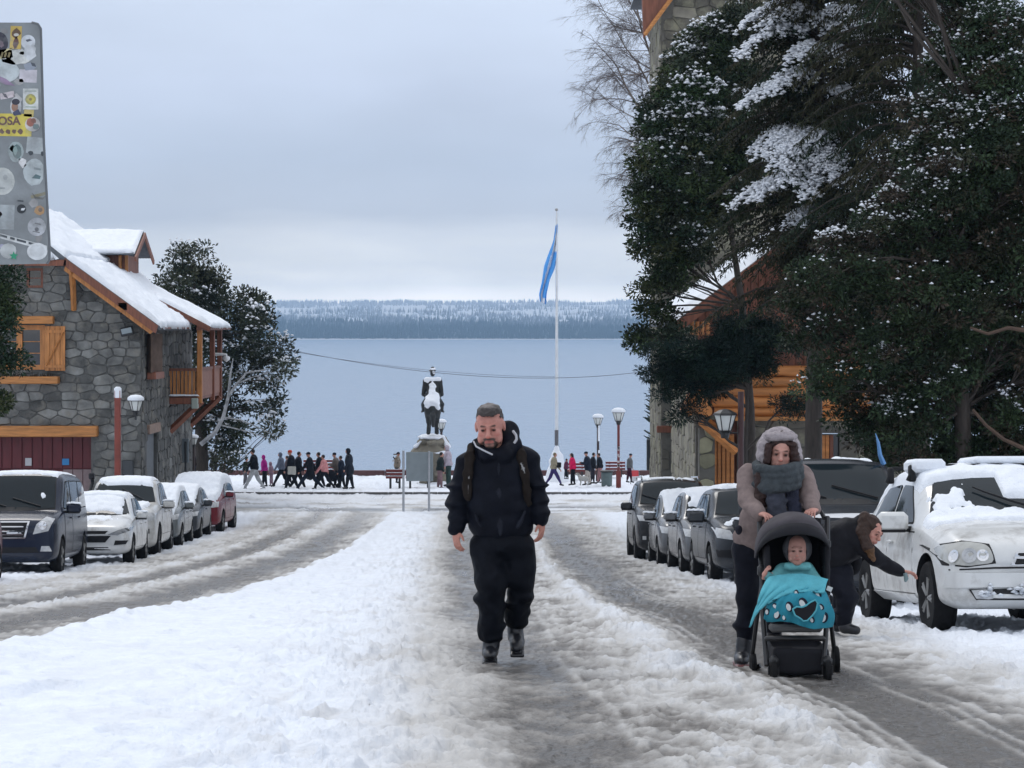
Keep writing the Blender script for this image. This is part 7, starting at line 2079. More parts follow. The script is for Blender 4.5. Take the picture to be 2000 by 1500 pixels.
# ------------------------------------------------------------------ woman bending at the wheel of the white car
KX, KY = 2.88, 19.0
kz = float(zg(KY)) + .02
kn = thing('person', 'long-haired woman in black bending down to the front wheel of the white hatchback', 'woman', (KX, KY, kz))
def kp(px, py, y=0.0): return V3((px - 1000) * (KY + y) / F - KX, y, EYE + (645 - py) * (KY + y) / F - kz)
KJ = (.012, .012, .015); KP = (.010, .011, .017)
kj = Body(); kj.ell(kp(1650, 1055, .0), (.19, .17, .19), .06, KJ); kj.ell(kp(1625, 1075, .03), (.16, .18, .22), .06, KJ); kj.cap(kp(1668, 1040, -.05), kp(1680, 1055, .12), .085, .085, .05, KJ)
kj.cap(kp(1668, 1052, -.10), kp(1710, 1092, -.13), .082, .068, .03, KJ); kj.cap(kp(1710, 1092, -.13), kp(1758, 1117, -.06), .064, .048, .02, KJ)
kj.cap(kp(1660, 1060, .16), kp(1668, 1110, .18), .075, .06, .03, KJ)
kj.cap(kp(1680, 1020, -.02), kp(1700, 1042, -.02), .06, .05, .03, KJ)
sdf_build('jacket', kj, .009, M_clothsm, kn, .011, 10, .004, 21)
kt = Body(); kt.ell(kp(1632, 1120, .03), (.155, .16, .13), .05, KP)
kt.cap(kp(1632, 1130, -.04), kp(1655, 1165, -.10), .11, .09, .04, KP); kt.cap(kp(1655, 1165, -.10), kp(1648, 1212, -.04), .085, .066, .03, KP)
kt.cap(kp(1636, 1130, .12), kp(1650, 1165, .10), .10, .09, .04, KP); kt.cap(kp(1650, 1165, .10), kp(1634, 1210, .14), .085, .066, .03, KP)
kt.ell(kp(1640, 1195, -.04), (.085, .085, .03), .03, KP)
sdf_build('trousers', kt, .009, M_clothsm, kn, .012, 10, .004, 22)
kb = Body(); kb.cap(kp(1650, 1210, -.04), kp(1650, 1224, -.05), .055, .05, .02, (.012, .012, .016)); kb.cap(kp(1650, 1226, -.05), kp(1672, 1231, -.10), .048, .038, .02, (.012, .012, .016)); kb.cap(kp(1634, 1210, .14), kp(1634, 1222, .14), .055, .05, .02, (.012, .012, .016)); kb.cap(kp(1634, 1222, .14), kp(1655, 1226, .10), .046, .038, .02, (.012, .012, .016))
boots(kb, .008, kn)
kh = Body(); khc = kp(1700, 1038, -.08); Rk = Euler((R(22), R(14), R(48)))
head(kh, khc, .115, Rk, (.48, .24, .19), None, (.06, .03, .02), female=True, ears=False)
kh.cap(khc + V3(-.02, .02, -.04), kp(1668, 1052, .0), .05, .055, .03, SK); kh.cap(kp(1668, 1052, 0), kp(1632, 1110, .03), .06, .08, .05, KJ)
kh.cap(kp(1668, 1052, -.08), kp(1710, 1092, -.13), .035, .03, .02, KJ); kh.cap(kp(1710, 1092, -.13), kp(1760, 1117, -.06), .030, .026, .02, SK)
hand(kh, kp(1760, 1117, -.06), (1, .05, -.08), (0, -.3, -1), .17, 1, (.50, .25, .20), .45)
kh.cap(kp(1632, 1110, .03), kp(1655, 1165, -.10), .05, .05, .04, KP); kh.cap(kp(1632, 1110, .03), kp(1650, 1165, .10), .05, .05, .04, KP)
sdf_build('body', kh, .0065, M_skin, kn)
kr = Body(); HK = (.035, .018, .012)
Mk = np.array(Rk.to_matrix()); Tk = lambda v: khc + Mk @ np.array(v, float)
kr.ell(Tk((0, .028, .035)), (.098, .10, .10), .02, HK, Rk); kr.box(Tk((0, -.10, -.02)), (.055, .06, .085), .03, .02, HK, Rk, True)
for (a, b, r0, r1) in ((kp(1690, 1012, -.10), kp(1684, 1040, -.14), .055, .055), (kp(1684, 1040, -.14), kp(1695, 1068, -.20), .055, .045), (kp(1695, 1068, -.20), kp(1706, 1093, -.22), .044, .020), (kp(1676, 1030, -.06), kp(1680, 1056, -.12), .05, .04), (kp(1698, 1066, -.15), kp(1714, 1086, -.14), .022, .010)):
    kr.cap(a, b, r0, r1, .02, HK if r1 > .03 else (.10, .05, .022))
sdf_build('hair', kr, .007, M_hair, kn, .008, 26, .005, 24)
sc_ = thing('scraper', 'small pale tool held by the bending woman against the wheel arch', 'scraper', (KX, KY, kz))
MB().tube([Vector(kp(1768, 1120, -.10)), Vector(kp(1770, 1130, -.12)), Vector(kp(1768, 1136, -.13))], [.018, .022, .01], 6).build('blade', mat('pale teal cloth', (.16, .22, .23), .8), sc_, smooth=True)
# ================================================================== STICKERED SIGN, upper left, seen from behind
SD = 7.0
def gp2(px, py, y=0.0): return P(px, py, SD + y)
sgn = thing('road_sign', 'back of a grey metal road sign plastered with worn stickers, upper left corner', 'sign', tuple(gp2(-30, 560)))
o_ = Vector(sgn.location)
pl = [(-160, 44), (62, 44), (74, 47), (80, 56), (86, 280), (97, 480), (97, 508), (92, 515), (-160, 520)]
M_galv = mat('galvanised sheet', (.23, .25, .26), .55, metal=.35, vary=.22, scale=9, bump=.001, bscale=60, dirt=(.15, .16, .165), dirt_amt=.5, dirt_scale=5)
b = MB(); b.prism([gp2(x, y) - o_ for x, y in pl], (0, .004, 0)); b.build('sheet', M_galv, sgn)
b = MB(); e = [gp2(x, y) - o_ for x, y in pl[1:-1]]; b.tube(e, .004, 5); b.build('rim', mat('sheet edge', (.13, .14, .15), .5, metal=.4), sgn)
b = MB(); q = gp2(-90, 0) - o_; gz_ = float(zg(SD)) - o_.z; b.tube([Vector((q.x, .04, gz_)), Vector((q.x, .04, (gp2(0, 20) - o_).z))], .03, 12); b.build('post', M_galv, sgn, smooth=True)
rnd = random.Random(2)
def stick(name, pts, col, layer=1, m=None, rough=.5):
    y = -.0006 * layer
    b = MB(); b.prism([gp2(x, y_) - o_ + Vector((0, y, 0)) for x, y_ in pts], (0, .0004, 0))
    return b.build(name, m or mat('sticker %.2f %.2f %.2f' % col, col, rough, vary=.35, scale=22, dirt=(.2, .21, .21), dirt_amt=.35, dirt_scale=14), sgn)
def circ(cx, cy, rx, ry=None, n=18, j=0.0):
    ry = ry or rx
    return [(cx + rx * math.cos(t) * (1 + rnd.uniform(-j, j)), cy + ry * math.sin(t) * (1 + rnd.uniform(-j, j))) for t in np.linspace(0, 2 * math.pi, n + 1)[:-1]]
def rect(x0, y0, x1, y1, a=0):
    cx, cy = (x0 + x1) / 2, (y0 + y1) / 2
    return [(cx + (x - cx) * math.cos(a) - (y - cy) * math.sin(a), cy + (x - cx) * math.sin(a) + (y - cy) * math.cos(a)) for x, y in ((x0, y0), (x1, y0), (x1, y1), (x0, y1))]
stick('sticker', rect(20, 51, 42, 96, .05), (.50, .36, .09)); stick('sticker_print', circ(31, 66, 8, 9, 9, .3), (.12, .07, .04), 2); stick('sticker_print', circ(31, 84, 6, 11, 9, .3), (.10, .05, .04), 2); stick('sticker_print', circ(32, 68, 5, 3), (.5, .48, .44), 3)
stick('sticker', circ(-3, 84, 19, 22), (.03, .03, .045)); stick('sticker_print', circ(2, 86, 7, 7, 9, .3), (.14, .11, .13), 2)
stick('sticker', circ(55, 82, 14), (.52, .55, .58)); stick('sticker_print', [(50, 78), (58, 76), (63, 79), (53, 82)], (.10, .11, .14), 2)
stick('torn_sticker', circ(30, 112, 30, 16, 22, .18), (.50, .51, .49)); stick('torn_sticker', circ(58, 102, 13, 16, 14, .2), (.48, .50, .52), 2); stick('sticker', rect(-5, 96, 24, 114, -.15), (.42, .38, .22))
for k in range(3): stick('sticker_print', rect(2 + 7 * k, 102, 6 + 7 * k, 112, .3), (.16, .13, .06), 3)
stick('sticker', rect(38, 136, 72, 161, .04), (.50, .48, .52)); stick('sticker_print', [(46, 126), (60, 122), (72, 130), (66, 136), (50, 138)], (.25, .28, .33), 2)
stick('sticker_print', [(60, 122), (68, 124), (71, 131), (63, 129)], (.07, .08, .10), 3)
stick('sticker', circ(8, 138, 30, 24, 16, .08), (.40, .44, .45)); stick('sticker_print', [(-5, 147), (12, 154), (30, 168), (10, 165), (-5, 158)], (.25, .18, .27), 2)
# white card with a yellow emblem
stick('sticker', rect(45, 173, 75, 214, .0), (.60, .62, .60), 2)
stick('sticker_print', circ(60, 194, 10.5), (.35, .33, .10), 3); stick('sticker_print', [(60, 185), (69, 194), (60, 203), (51, 194)], (.50, .44, .10), 4); stick('sticker_print', circ(60, 194, 3), (.25, .2, .08), 5)
stick('sticker_print', rect(49, 177, 71, 179), (.30, .36, .32), 3); stick('sticker_print', rect(50, 208, 70, 210, .03), (.26, .34, .28), 3)
# portrait-like cut-out
stick('sticker', circ(31, 208, 11, 18, 16, .05), (.45, .46, .47), 2); stick('sticker_print', circ(29, 209, 6.5, 9), (.28, .16, .11), 3); stick('sticker_print', circ(31, 199, 8, 6), (.03, .03, .035), 4); stick('sticker_print', [(25, 220), (36, 213), (42, 224), (28, 226)], (.05, .06, .11), 4)
stick('sticker', rect(0, 180, 28, 192, -.2), (.52, .46, .48)); stick('sticker_print', [(4, 181), (12, 184), (16, 192), (9, 190)], (.06, .05, .07), 2)
# yellow strip with brown lettering
stick('sticker', rect(-20, 222, 62, 266, .02), (.50, .42, .08), 2)
def letters(txt, px, py, size, col, layer, rot=0.0):
    fc = bpy.data.curves.new('t', 'FONT'); fc.body = txt; fc.size = size; fc.extrude = .0001; fc.align_x = 'CENTER'; fc.align_y = 'CENTER'; fc.offset = size * .03
    t_ = bpy.data.objects.new('tmp', fc); COL.objects.link(t_); bpy.context.view_layer.update()
    me = bpy.data.meshes.new_from_object(t_.evaluated_get(bpy.context.evaluated_depsgraph_get())); bpy.data.objects.remove(t_)
    me.materials.clear(); me.materials.append(mat('ink %.2f %.2f %.2f' % col, col, .6))
    return put('lettering', me, sgn, gp2(px, py) - o_ + Vector((0, -.0006 * layer, 0)), (R(90), rot, 0))
letters('OSA', 18, 237, .036, (.14, .08, .07), 4)
for k in range(4): stick('sticker_print', circ(4 + 12 * k, 257, 4.5, 5, 8, .35), (.13, .08, .06), 3)
stick('sticker', circ(64, 243, 15, 14), (.50, .48, .46), 4); stick('sticker_print', circ(58, 240, 8, 8, 9, .3), (.30, .12, .09), 5); stick('sticker_print', circ(70, 248, 6, 6, 9, .3), (.10, .17, .17), 5); stick('sticker_print', circ(66, 236, 6, 5, 8, .3), (.20, .09, .07), 6)
stick('sticker', rect(47, 214, 66, 228, .1), (.45, .37, .14), 2)
stick('sticker', circ(31, 296, 15, 20, 16, .06), (.30, .36, .36)); stick('sticker_print', circ(33, 296, 9, 14, 12, .15), (.08, .14, .14), 2); stick('sticker_print', circ(30, 294, 4, 9, 12, .15), (.24, .34, .32), 3)
stick('torn_sticker', rect(52, 268, 86, 300, .1), (.33, .36, .37)); stick('sticker_print', circ(60, 299, 5, 4, 7, .3), (.04, .05, .06), 2); stick('sticker_print', circ(83, 300, 4, 5, 7, .3), (.04, .05, .06), 2)
stick('torn_sticker', circ(66, 336, 20, 28, 14, .1), (.36, .40, .41)); stick('sticker_print', [(62, 348), (70, 340), (80, 344), (78, 350)], (.08, .13, .14), 2); stick('sticker_print', rect(66, 328, 80, 332, .2), (.20, .24, .25), 2)
stick('sticker', circ(4, 354, 25, 27), (.46, .48, .46)); stick('sticker_print', circ(4, 354, 20, 22), (.42, .44, .43), 2); stick('sticker_print', rect(-6, 366, 10, 369), (.28, .3, .3), 3); stick('sticker_print', circ(10, 346, 5, 5, 8, .3), (.34, .36, .36), 3)
stick('torn_sticker', rect(60, 378, 92, 384, -.25), (.24, .22, .14)); stick('sticker_print', [(62, 376), (70, 384), (84, 386), (90, 382), (84, 390), (68, 388)], (.12, .12, .11), 2)
stick('sticker', circ(42, 408, 9), (.015, .02, .025), 2); stick('sticker_print', [(42, 407), (50, 406), (47, 411), (41, 411)], (.5, .52, .54), 3); stick('sticker_print', rect(33, 391, 46, 394, .1), (.05, .06, .07), 2)
stick('torn_sticker', rect(-10, 400, 28, 448, .03), (.29, .32, .33)); stick('sticker', circ(77, 411, 10, 9, 9, .15), (.36, .22, .11), 2); stick('sticker_print', circ(79, 410, 4), (.15, .10, .07), 3)
stick('sticker', circ(72, 443, 18), (.40, .41, .44), 2); stick('sticker_print', circ(72, 443, 15), (.43, .45, .48), 3); stick('sticker_print', rect(68, 436, 80, 438.5, .2), (.12, .12, .14), 4); stick('sticker_print', circ(72, 448, 4), (.07, .07, .09), 4); stick('sticker_print', rect(64, 452, 78, 454, .2), (.12, .12, .14), 4)
stick('sticker', [(-5, 454), (92, 480), (92, 490), (-5, 464)], (.52, .54, .54), 2)
for k, (a, w_) in enumerate([(0, 14), (20, 9), (33, 18), (56, 12), (72, 16)]): stick('sticker_print', [(a, 457 + a * .27), (a + w_, 457 + (a + w_) * .27), (a + w_, 461.5 + (a + w_) * .27), (a, 461.5 + a * .27)], (.05, .055, .065), 3)
stick('sticker', circ(73, 491, 20, 17), (.54, .56, .57), 4); stick('sticker_print', circ(73, 490, 15, 12), (.47, .49, .50), 5); stick('torn_sticker', circ(16, 490, 17, 15, 12, .08), (.36, .38, .38), 2)
st_ = []
for k in range(10):
    a = -math.pi / 2 + k * math.pi / 5; r_ = 9 if k % 2 == 0 else 4
    st_.append((27 + r_ * math.cos(a), 500 + r_ * math.sin(a)))
stick('sticker_print', st_, (.02, .24, .13), 4)
for k in range(16):
    x, y = rnd.uniform(-30, 85), rnd.uniform(60, 500); s_ = rnd.uniform(3, 9)
    g = rnd.uniform(.2, .5); stick('torn_sticker', circ(x, y, s_, s_ * rnd.uniform(.5, 1.2), 8, .35), (round(g, 1), round(g, 1), round(g * 1.05, 1)), 1)

# ================================================================== PLAZA
def gpl(y): return float(zg(y)) + .15
# ---- equestrian statue
ST_D = 98.0
def st(px, py, y=0.0): return P(px, py, ST_D + y)
stt = thing('equestrian_statue', 'bronze rider on horseback seen from behind, shoulders and horse rump capped with snow', 'statue', tuple(st(845, 846)))
o_ = np.array(stt.location)
def sp3(px, py, y=0.0): return np.array(st(px, py, y)) - o_
BZ = (.022, .024, .024)
B = Body()
B.ell(sp3(845, 800, -.75), (.30, .42, .42), .1, BZ); B.ell(sp3(845, 795, .1), (.30, .85, .36), .15, BZ)
for sg in (-1, 1):
    B.ell(sp3(845 + sg * 9, 798, -.85), (.17, .24, .34), .08, BZ)
    B.cap(sp3(845 + sg * 10, 806, -.85), sp3(845 + sg * 9.5, 824, -.70), .13, .075, .05, BZ); B.cap(sp3(845 + sg * 9.5, 824, -.70), sp3(845 + sg * 8.5, 836, -.85), .06, .055, .03, BZ); B.cap(sp3(845 + sg * 8.5, 836, -.85), sp3(845 + sg * 8.5, 845, -.80), .07, .09, .02, BZ)
    B.cap(sp3(845 + sg * 7, 806, .75), sp3(845 + sg * 7, 845, .8), .12, .07, .05, BZ)
B.cap(sp3(845, 806, -1.12), sp3(845, 812, -1.22), .09, .12, .04, BZ); B.cap(sp3(845, 812, -1.22), sp3(846, 832, -1.12), .13, .07, .04, BZ)
B.cap(sp3(845, 790, .7), sp3(845, 765, 1.3), .22, .14, .1, BZ); B.cap(sp3(845, 763, 1.3), sp3(845, 772, 1.7), .13, .08, .05, BZ)
B.ell(sp3(845, 760, -.1), (.27, .20, .48), .08, BZ); B.cap(sp3(832, 745, -.1), sp3(858, 745, -.1), .13, .13, .06, BZ)
B.ell(sp3(845, 729, -.05), (.11, .12, .15), .03, BZ); B.ell(sp3(845, 724, -.05), (.17, .17, .035), .03, BZ); B.cap(sp3(845, 722, -.05), sp3(845, 719, -.05), .10, .08, .03, BZ)
for sg in (-1, 1):
    B.cap(sp3(845 + sg * 14, 745, -.1), sp3(845 + sg * 18, 770, -.05), .11, .09, .04, BZ); B.cap(sp3(845 + sg * 17, 770, -.05), sp3(845 + sg * 9, 778, .4), .09, .07, .03, BZ)
    B.cap(sp3(845 + sg * 9, 778, -.1), sp3(845 + sg * 18, 790, .25), .14, .11, .05, BZ); B.cap(sp3(845 + sg * 18, 790, .25), sp3(845 + sg * 18, 802, .05), .10, .07, .03, BZ); B.cap(sp3(845 + sg * 18, 802, .05), sp3(845 + sg * 21, 804, .20), .06, .05, .02, BZ)
B.ell(sp3(845, 775, -.25), (.34, .22, .35), .08, BZ)
hz_ = sdf_build('bronze', B, .03, mat('dark bronze', rough=.5, attr='Col', metal=.3, vary=.3, scale=5), stt, .01, 6)
S = Body(); SW = (.8, .83, .88)
S.cap(sp3(845, 752, -.26), sp3(845, 764, -.34), .13, .11, .05, SW); S.cap(sp3(845, 764, -.34), sp3(845, 776, -.60), .16, .25, .08, SW); S.cap(sp3(845, 776, -.60), sp3(845, 786, -.86), .25, .30, .08, SW)
S.ell(sp3(836, 790, -.95), (.16, .25, .22), .06, SW); S.ell(sp3(854, 792, -.95), (.14, .25, .22), .06, SW)
S.cap(sp3(833, 741.5, -.16), sp3(857, 742, -.16), .10, .10, .03, SW); S.ell(sp3(846, 721, -.1), (.12, .14, .06), .02, SW); S.ell(sp3(847, 727, -.14), (.06, .06, .09), .02, SW)
sdf_build('snow_cap', S, .03, mat('statue snow', rough=.7, attr='Col'), stt, .05, 4, .03)
pd = thing('pedestal', 'rough pale boulder pedestal edged with snow beneath the bronze rider', 'pedestal', (st(845, 950).x, ST_D, gpl(ST_D) - .2))
o_ = np.array(pd.location); B = Body(); RC = (.20, .18, .14)
def pp(px, py, y=0.0): return np.array(st(px, py, y)) - o_
B.ell(pp(842, 880, 0), (.84, .9, .36), .06, RC); B.ell(pp(845, 862, 0), (.62, .9, .26), .05, RC); B.ell(pp(855, 905, 0), (.46, .6, .62), .06, RC); B.ell(pp(835, 935, .1), (.42, .5, .5), .06, RC); B.ell(pp(866, 940, 0), (.35, .5, .35), .05, RC)
sdf_build('boulder', B, .045, mat('pale boulder', rough=.9, attr='Col', vary=.3, scale=2, bump=.03, bscale=5), pd, .13, 2.6, .06, 9)
S = Body(); S.ell(pp(843, 853, -.1), (.58, .9, .11), .05, SW); S.cap(pp(822, 862, -.55), pp(812, 873, -.5), .08, .09, .05, SW); S.cap(pp(866, 856, -.4), pp(876, 872, -.4), .10, .10, .05, SW); S.cap(pp(843, 885, -.95), pp(868, 884, -.85), .04, .05, .03, SW); S.ell(pp(860, 946, -.5), (.5, .4, .12), .05, SW)
sdf_build('snow_cap', S, .035, mat('statue snow', rough=.7, attr='Col'), pd, .05, 4)

# ---- flag pole on a snowy cone
FD = 100.0
fp = thing('flagpole', 'tall white flagpole rising above the lake from a snow-covered cone', 'flagpole', (P(1087, 940, FD).x, FD, gpl(FD)))
o_ = Vector(fp.location)
tz = P(1087, 412, FD).z - o_.z
MB().tube([Vector((0, 0, 0)), Vector((0, 0, tz * .4)), Vector((0, 0, tz))], [.075, .06, .035], 12).build('pole', M_white, fp, smooth=True)
MB().lathe([(0, .07), (.05, .05), (.075, 0), (.05, -.05), (0, -.07)], (0, 0, tz + .05), 12).build('finial', mat('grey finial', (.3, .3, .3), .5), fp, smooth=True)
MB().tube([Vector((0, 0, (P(0, 870, FD) - o_).z)), Vector((0, 0, (P(0, 840, FD) - o_).z))], .085, 10).build('sleeve', mat('grey sleeve', (.12, .12, .13), .6), fp)
MB().tube([Vector((.07, -.02, 1)), Vector((.06, -.02, tz - .1))], .008, 4).build('halyard', M_white, fp)
fc_ = thing('snow_cone', 'white snow-covered conical mound at the foot of the flagpole', 'mound', (o_.x, FD, gpl(FD) - .1))
B = Body(); q = lambda px, py, y=0: np.array(P(px, py, FD + y)) - np.array(fc_.location)
B.cap(q(1087, 945), q(1087, 892), .58, .26, .1, SW); B.cap(q(1087, 892), q(1087, 876), .22, .09, .08, SW); B.ell(q(1087, 948), (.75, .75, .35), .1, SW)
sdf_build('mound', B, .05, mat('statue snow', rough=.7, attr='Col'), fc_, .05, 3)
flg = thing('flag', 'light blue and white striped flag hanging limp from the flagpole', 'flag', tuple(P(1086, 445, FD)))
o_ = Vector(flg.location)
left = [(1085, 440), (1081, 470), (1071, 497), (1063, 520), (1059, 548), (1053, 575), (1054, 588)]
right = [(1089, 438), (1088, 470), (1087, 500), (1083, 525), (1074, 545), (1068, 572), (1066, 595)]
V = []; C_ = []
nu, nv = 18, 40
for j in range(nv + 1):
    t_ = j / nv * (len(left) - 1); i = min(int(t_), len(left) - 2); f = t_ - i
    l = np.array(left[i]) * (1 - f) + np.array(left[i + 1]) * f; r_ = np.array(right[i]) * (1 - f) + np.array(right[i + 1]) * f
    for k in range(nu + 1):
        u_ = k / nu; p_ = l * (1 - u_) + r_ * u_
        V.append(tuple(P(p_[0], p_[1], FD + .10 * math.sin(u_ * 11 + j * .12)) - o_))
        wht = (.30 < u_ + .25 * (j / nv) - .12 < .56) or (j > 36 and .35 < u_ < .8) or (.62 < u_ and 3 < j < 12)
        C_.append((.72, .76, .82) if wht else (.08, .34, .78))
ii = np.arange(len(V)).reshape(nv + 1, nu + 1)
me = arr_mesh('cloth', np.array(V), np.stack([ii[:-1, :-1], ii[:-1, 1:], ii[1:, 1:], ii[1:, :-1]], -1).reshape(-1, 4), mat('flag cloth', rough=.8, attr='Col'), True, cols=np.array(C_))
o = put('cloth', me, flg); md = o.modifiers.new('t', 'SOLIDIFY'); md.thickness = .01

# ---- street lamps
def lamp(label, px, topy, footd, sc=1.0, post=M_redpost, dark_to=None, base=True, basepx=None, snow=True, group='street lamps on posts'):
    """post lamp; topy = top of its snow cap in the photo"""
    x = P(px, 0, footd).x; g = gpl(footd) - .1 if footd > 91 else float(zg(footd)) + .05
    t = thing('street_lamp', label, 'street lamp', (x, footd, g), 0, group)
    H = P(px, topy, footd).z - g
    h0 = H - .62 * sc
    b = MB(); b.tube([(0, 0, 0), (0, 0, h0)], .055, 10); b.build('post', post, t, smooth=True)
    if base: MB().box((0, 0, .42), (.20, .20, .84), bev=.02).build('post_base', post, t)
    head_(t, (0, 0, h0), sc, snow)
    return t
def head_(t, c, sc, snow=True):
    c = Vector(c)
    MB().lathe([(0, 0), (.07 * sc, 0), (.09 * sc, .10 * sc), (.14 * sc, .14 * sc), (0, .15 * sc)], c, 8).build('collar', M_dark, t)
    MB().lathe([(0, .15 * sc), (.11 * sc, .15 * sc), (.20 * sc, .43 * sc), (0, .43 * sc)], c, 6).build('lamp_glass', M_milk, t)
    b = MB()
    for k in range(6):
        a = k * math.pi / 3; b.tube([c + Vector((.115 * sc * math.cos(a), .115 * sc * math.sin(a), .13 * sc)), c + Vector((.205 * sc * math.cos(a), .205 * sc * math.sin(a), .44 * sc))], .010 * sc, 4)
    b.build('lamp_cage', M_dark, t)
    MB().lathe([(0, .43 * sc), (.235 * sc, .43 * sc), (.21 * sc, .47 * sc), (.10 * sc, .53 * sc), (0, .55 * sc)], c, 6).build('lamp_shade', M_dark, t)
    if snow:
        MB().lathe([(.0, .45 * sc), (.235 * sc, .45 * sc), (.25 * sc, .49 * sc), (.235 * sc, .54 * sc), (.15 * sc, .60 * sc), (0, .62 * sc)], c, 18).build('snow_cap', M_snow, t, smooth=True)
for args in [('tall lamp on a red post with square base, nearest the tower', 1208, 796, 93.5, 1.15), ('slimmer lamp half whitened by snow, left of the red-post lamp', 1168, 808, 100, 1.0)]:
    t = lamp(*args, post=M_redpost if 'nearest' in args[0] else mat('dark lamp post', (.035, .022, .022), .5))
    if 'slimmer' in args[0]:
        MB().tube([(.035, -.05, 1.1), (.035, -.05, 1.5)], .035, 6).build('snow_streak', M_snow, t); MB().tube([(.03, -.05, 1.9), (.03, -.05, 2.75)], .04, 6).build('snow_streak', M_snow, t)
    else:
        rr = random.Random(3)
        for k in range(9): MB().box((rr.uniform(-.02, .02), -.058, rr.uniform(1.0, 1.9)), (rr.uniform(.05, .09), .008, rr.uniform(.05, .12)), rz=0).build('sticker', mat('post sticker', (.45, .42, .42), .6), t)
t = lamp('lamp whose snowy head shows beside the statue legs', 862, 818, 102, .95, mat('dark lamp post', (.035, .022, .022), .5))
# lamp and red post by the stone house
t = thing('street_lamp', 'snow-capped lantern on an arm of the red wooden post by the stone house', 'street lamp', (P(230, 0, 66).x, 66, float(zg(66)) + .1), 0, 'street lamps on posts')
o_ = Vector(t.location); zt_ = P(0, 762, 66).z - o_.z
MB().box((0, 0, zt_ / 2), (.17, .17, zt_), bev=.015).build('post', mat('rusty red timber post', (.21, .045, .03), .6, vary=.3, scale=3), t)
MB().box((0, 0, zt_ - .08), (.20, .20, .36), bev=.05).build('snow_cap', M_snow, t, smooth=True)
lx_ = P(265, 0, 66).x - o_.x; lz_ = P(0, 812, 66).z - o_.z
MB().tube([(0, 0, lz_), (lx_, 0, lz_)], .02, 6).build('arm', M_dark, t); MB().tube([(lx_, 0, lz_ - .12), (lx_, 0, lz_ + .02)], .03, 8).build('stem', M_dark, t)
head_(t, (lx_, 0, lz_), 1.0)
# lantern in front of the log house
t = thing('street_lamp', 'dark hanging lantern on a dark red post in front of the log house', 'street lamp', (P(1447, 0, 42).x, 42, float(zg(42)) + .1), 0, 'street lamps on posts')
o_ = Vector(t.location); zt_ = P(0, 765, 42).z - o_.z
MB().tube([(0, 0, 0), (0, 0, zt_)], .055, 10).build('post', mat('dark maroon post', (.05, .018, .018), .5), t, smooth=True)
lx_ = P(1416, 0, 42).x - o_.x; lz_ = P(0, 856, 42).z - o_.z
MB().tube([(0, 0, lz_ + .10), (lx_, 0, lz_ + .10)], .014, 6).build('arm', M_dark, t)
head_(t, (lx_, 0, lz_), 1.0, False)
# small snow-capped globe near the balcony foot
t = lamp('low lamp with snow cap at the foot of the tree behind the house', 378, 848, 84, .8, mat('dark lamp post', (.035, .022, .022), .5), base=False)

# ---- notice board on two galvanised posts
nb_ = thing('notice_board', 'blank grey sign back on two galvanised posts at the end of the snowy median', 'sign', (P(814, 0, 80).x, 80, float(zg(80)) - .05))
o_ = Vector(nb_.location)
for px, top in ((788, 880), (838, 881)):
    x = P(px, 0, 80).x - o_.x; MB().tube([(x, 0, -.1), (x, 0, P(0, top, 80).z - o_.z)], .042, 12).build('post', mat('galvanised post', (.42, .44, .47), .45, metal=.4, vary=.1), nb_, smooth=True)
a, c = P(793, 940, 80) - o_, P(846, 883, 80) - o_
MB().box(((a.x + c.x) / 2, .05, (a.z + c.z) / 2), (c.x - a.x, .03, c.z - a.z), bev=.005).build('panel', mat('sign back', (.24, .28, .30), .5, metal=.2, vary=.12, scale=3), nb_)

# ---- benches
def bench(label, px, py, d, w, back_to_us=True, rz=0, m=None, slats=3):
    m = m or mat('red bench slat', (.13, .018, .018), .55, vary=.25, scale=4)
    g = gpl(d) - .02
    t = thing('bench', label, 'bench', (P(px, 0, d).x, d, g), rz, 'red benches on the plaza')
    for k in range(slats): MB().box((0, -.02 + .03 * k, .48 + .14 * k), (w, .03, .10), bev=.008, rx=-.15).build('slat', m, t)
    for k in range(3): MB().box((0, .12 + .13 * k, .44), (w, .11, .03), bev=.006).build('slat', m, t)
    for sx in (-1, 1):
        MB().box((sx * (w / 2 - .18), .02, .22), (.07, .06, .46)).build('leg', M_dark, t); MB().box((sx * (w / 2 - .18), .42, .22), (.07, .06, .44)).build('leg', M_dark, t); MB().box((sx * (w / 2 - .18), .03, .62), (.05, .03, .42), rx=-.15).build('back_post', M_dark, t)
    for k in range(slats):
        MB().box((.0, -.02 + .03 * k, .535 + .14 * k), (w * .94, .045, .018), bev=.007).build('snow_cap', M_snow, t)
    MB().box((0, .24, .475), (w * .95, .34, .035), bev=.014).build('snow_cap', M_snow, t)
bench('red slatted bench left of the sign panel, camouflage-coated person on it', 771, 0, 93.5, .74); bench('red slatted bench partly behind the blank sign panel', 818, 0, 93.6, 1.1)
bench('red bench with white slat gaps behind the walking crowd', 625, 0, 101, 1.5, slats=4); bench('red bench behind the person in the pink jacket', 1123, 0, 101, 1.0); bench('red bench low beside the green bin', 1202, 0, 103, .9)

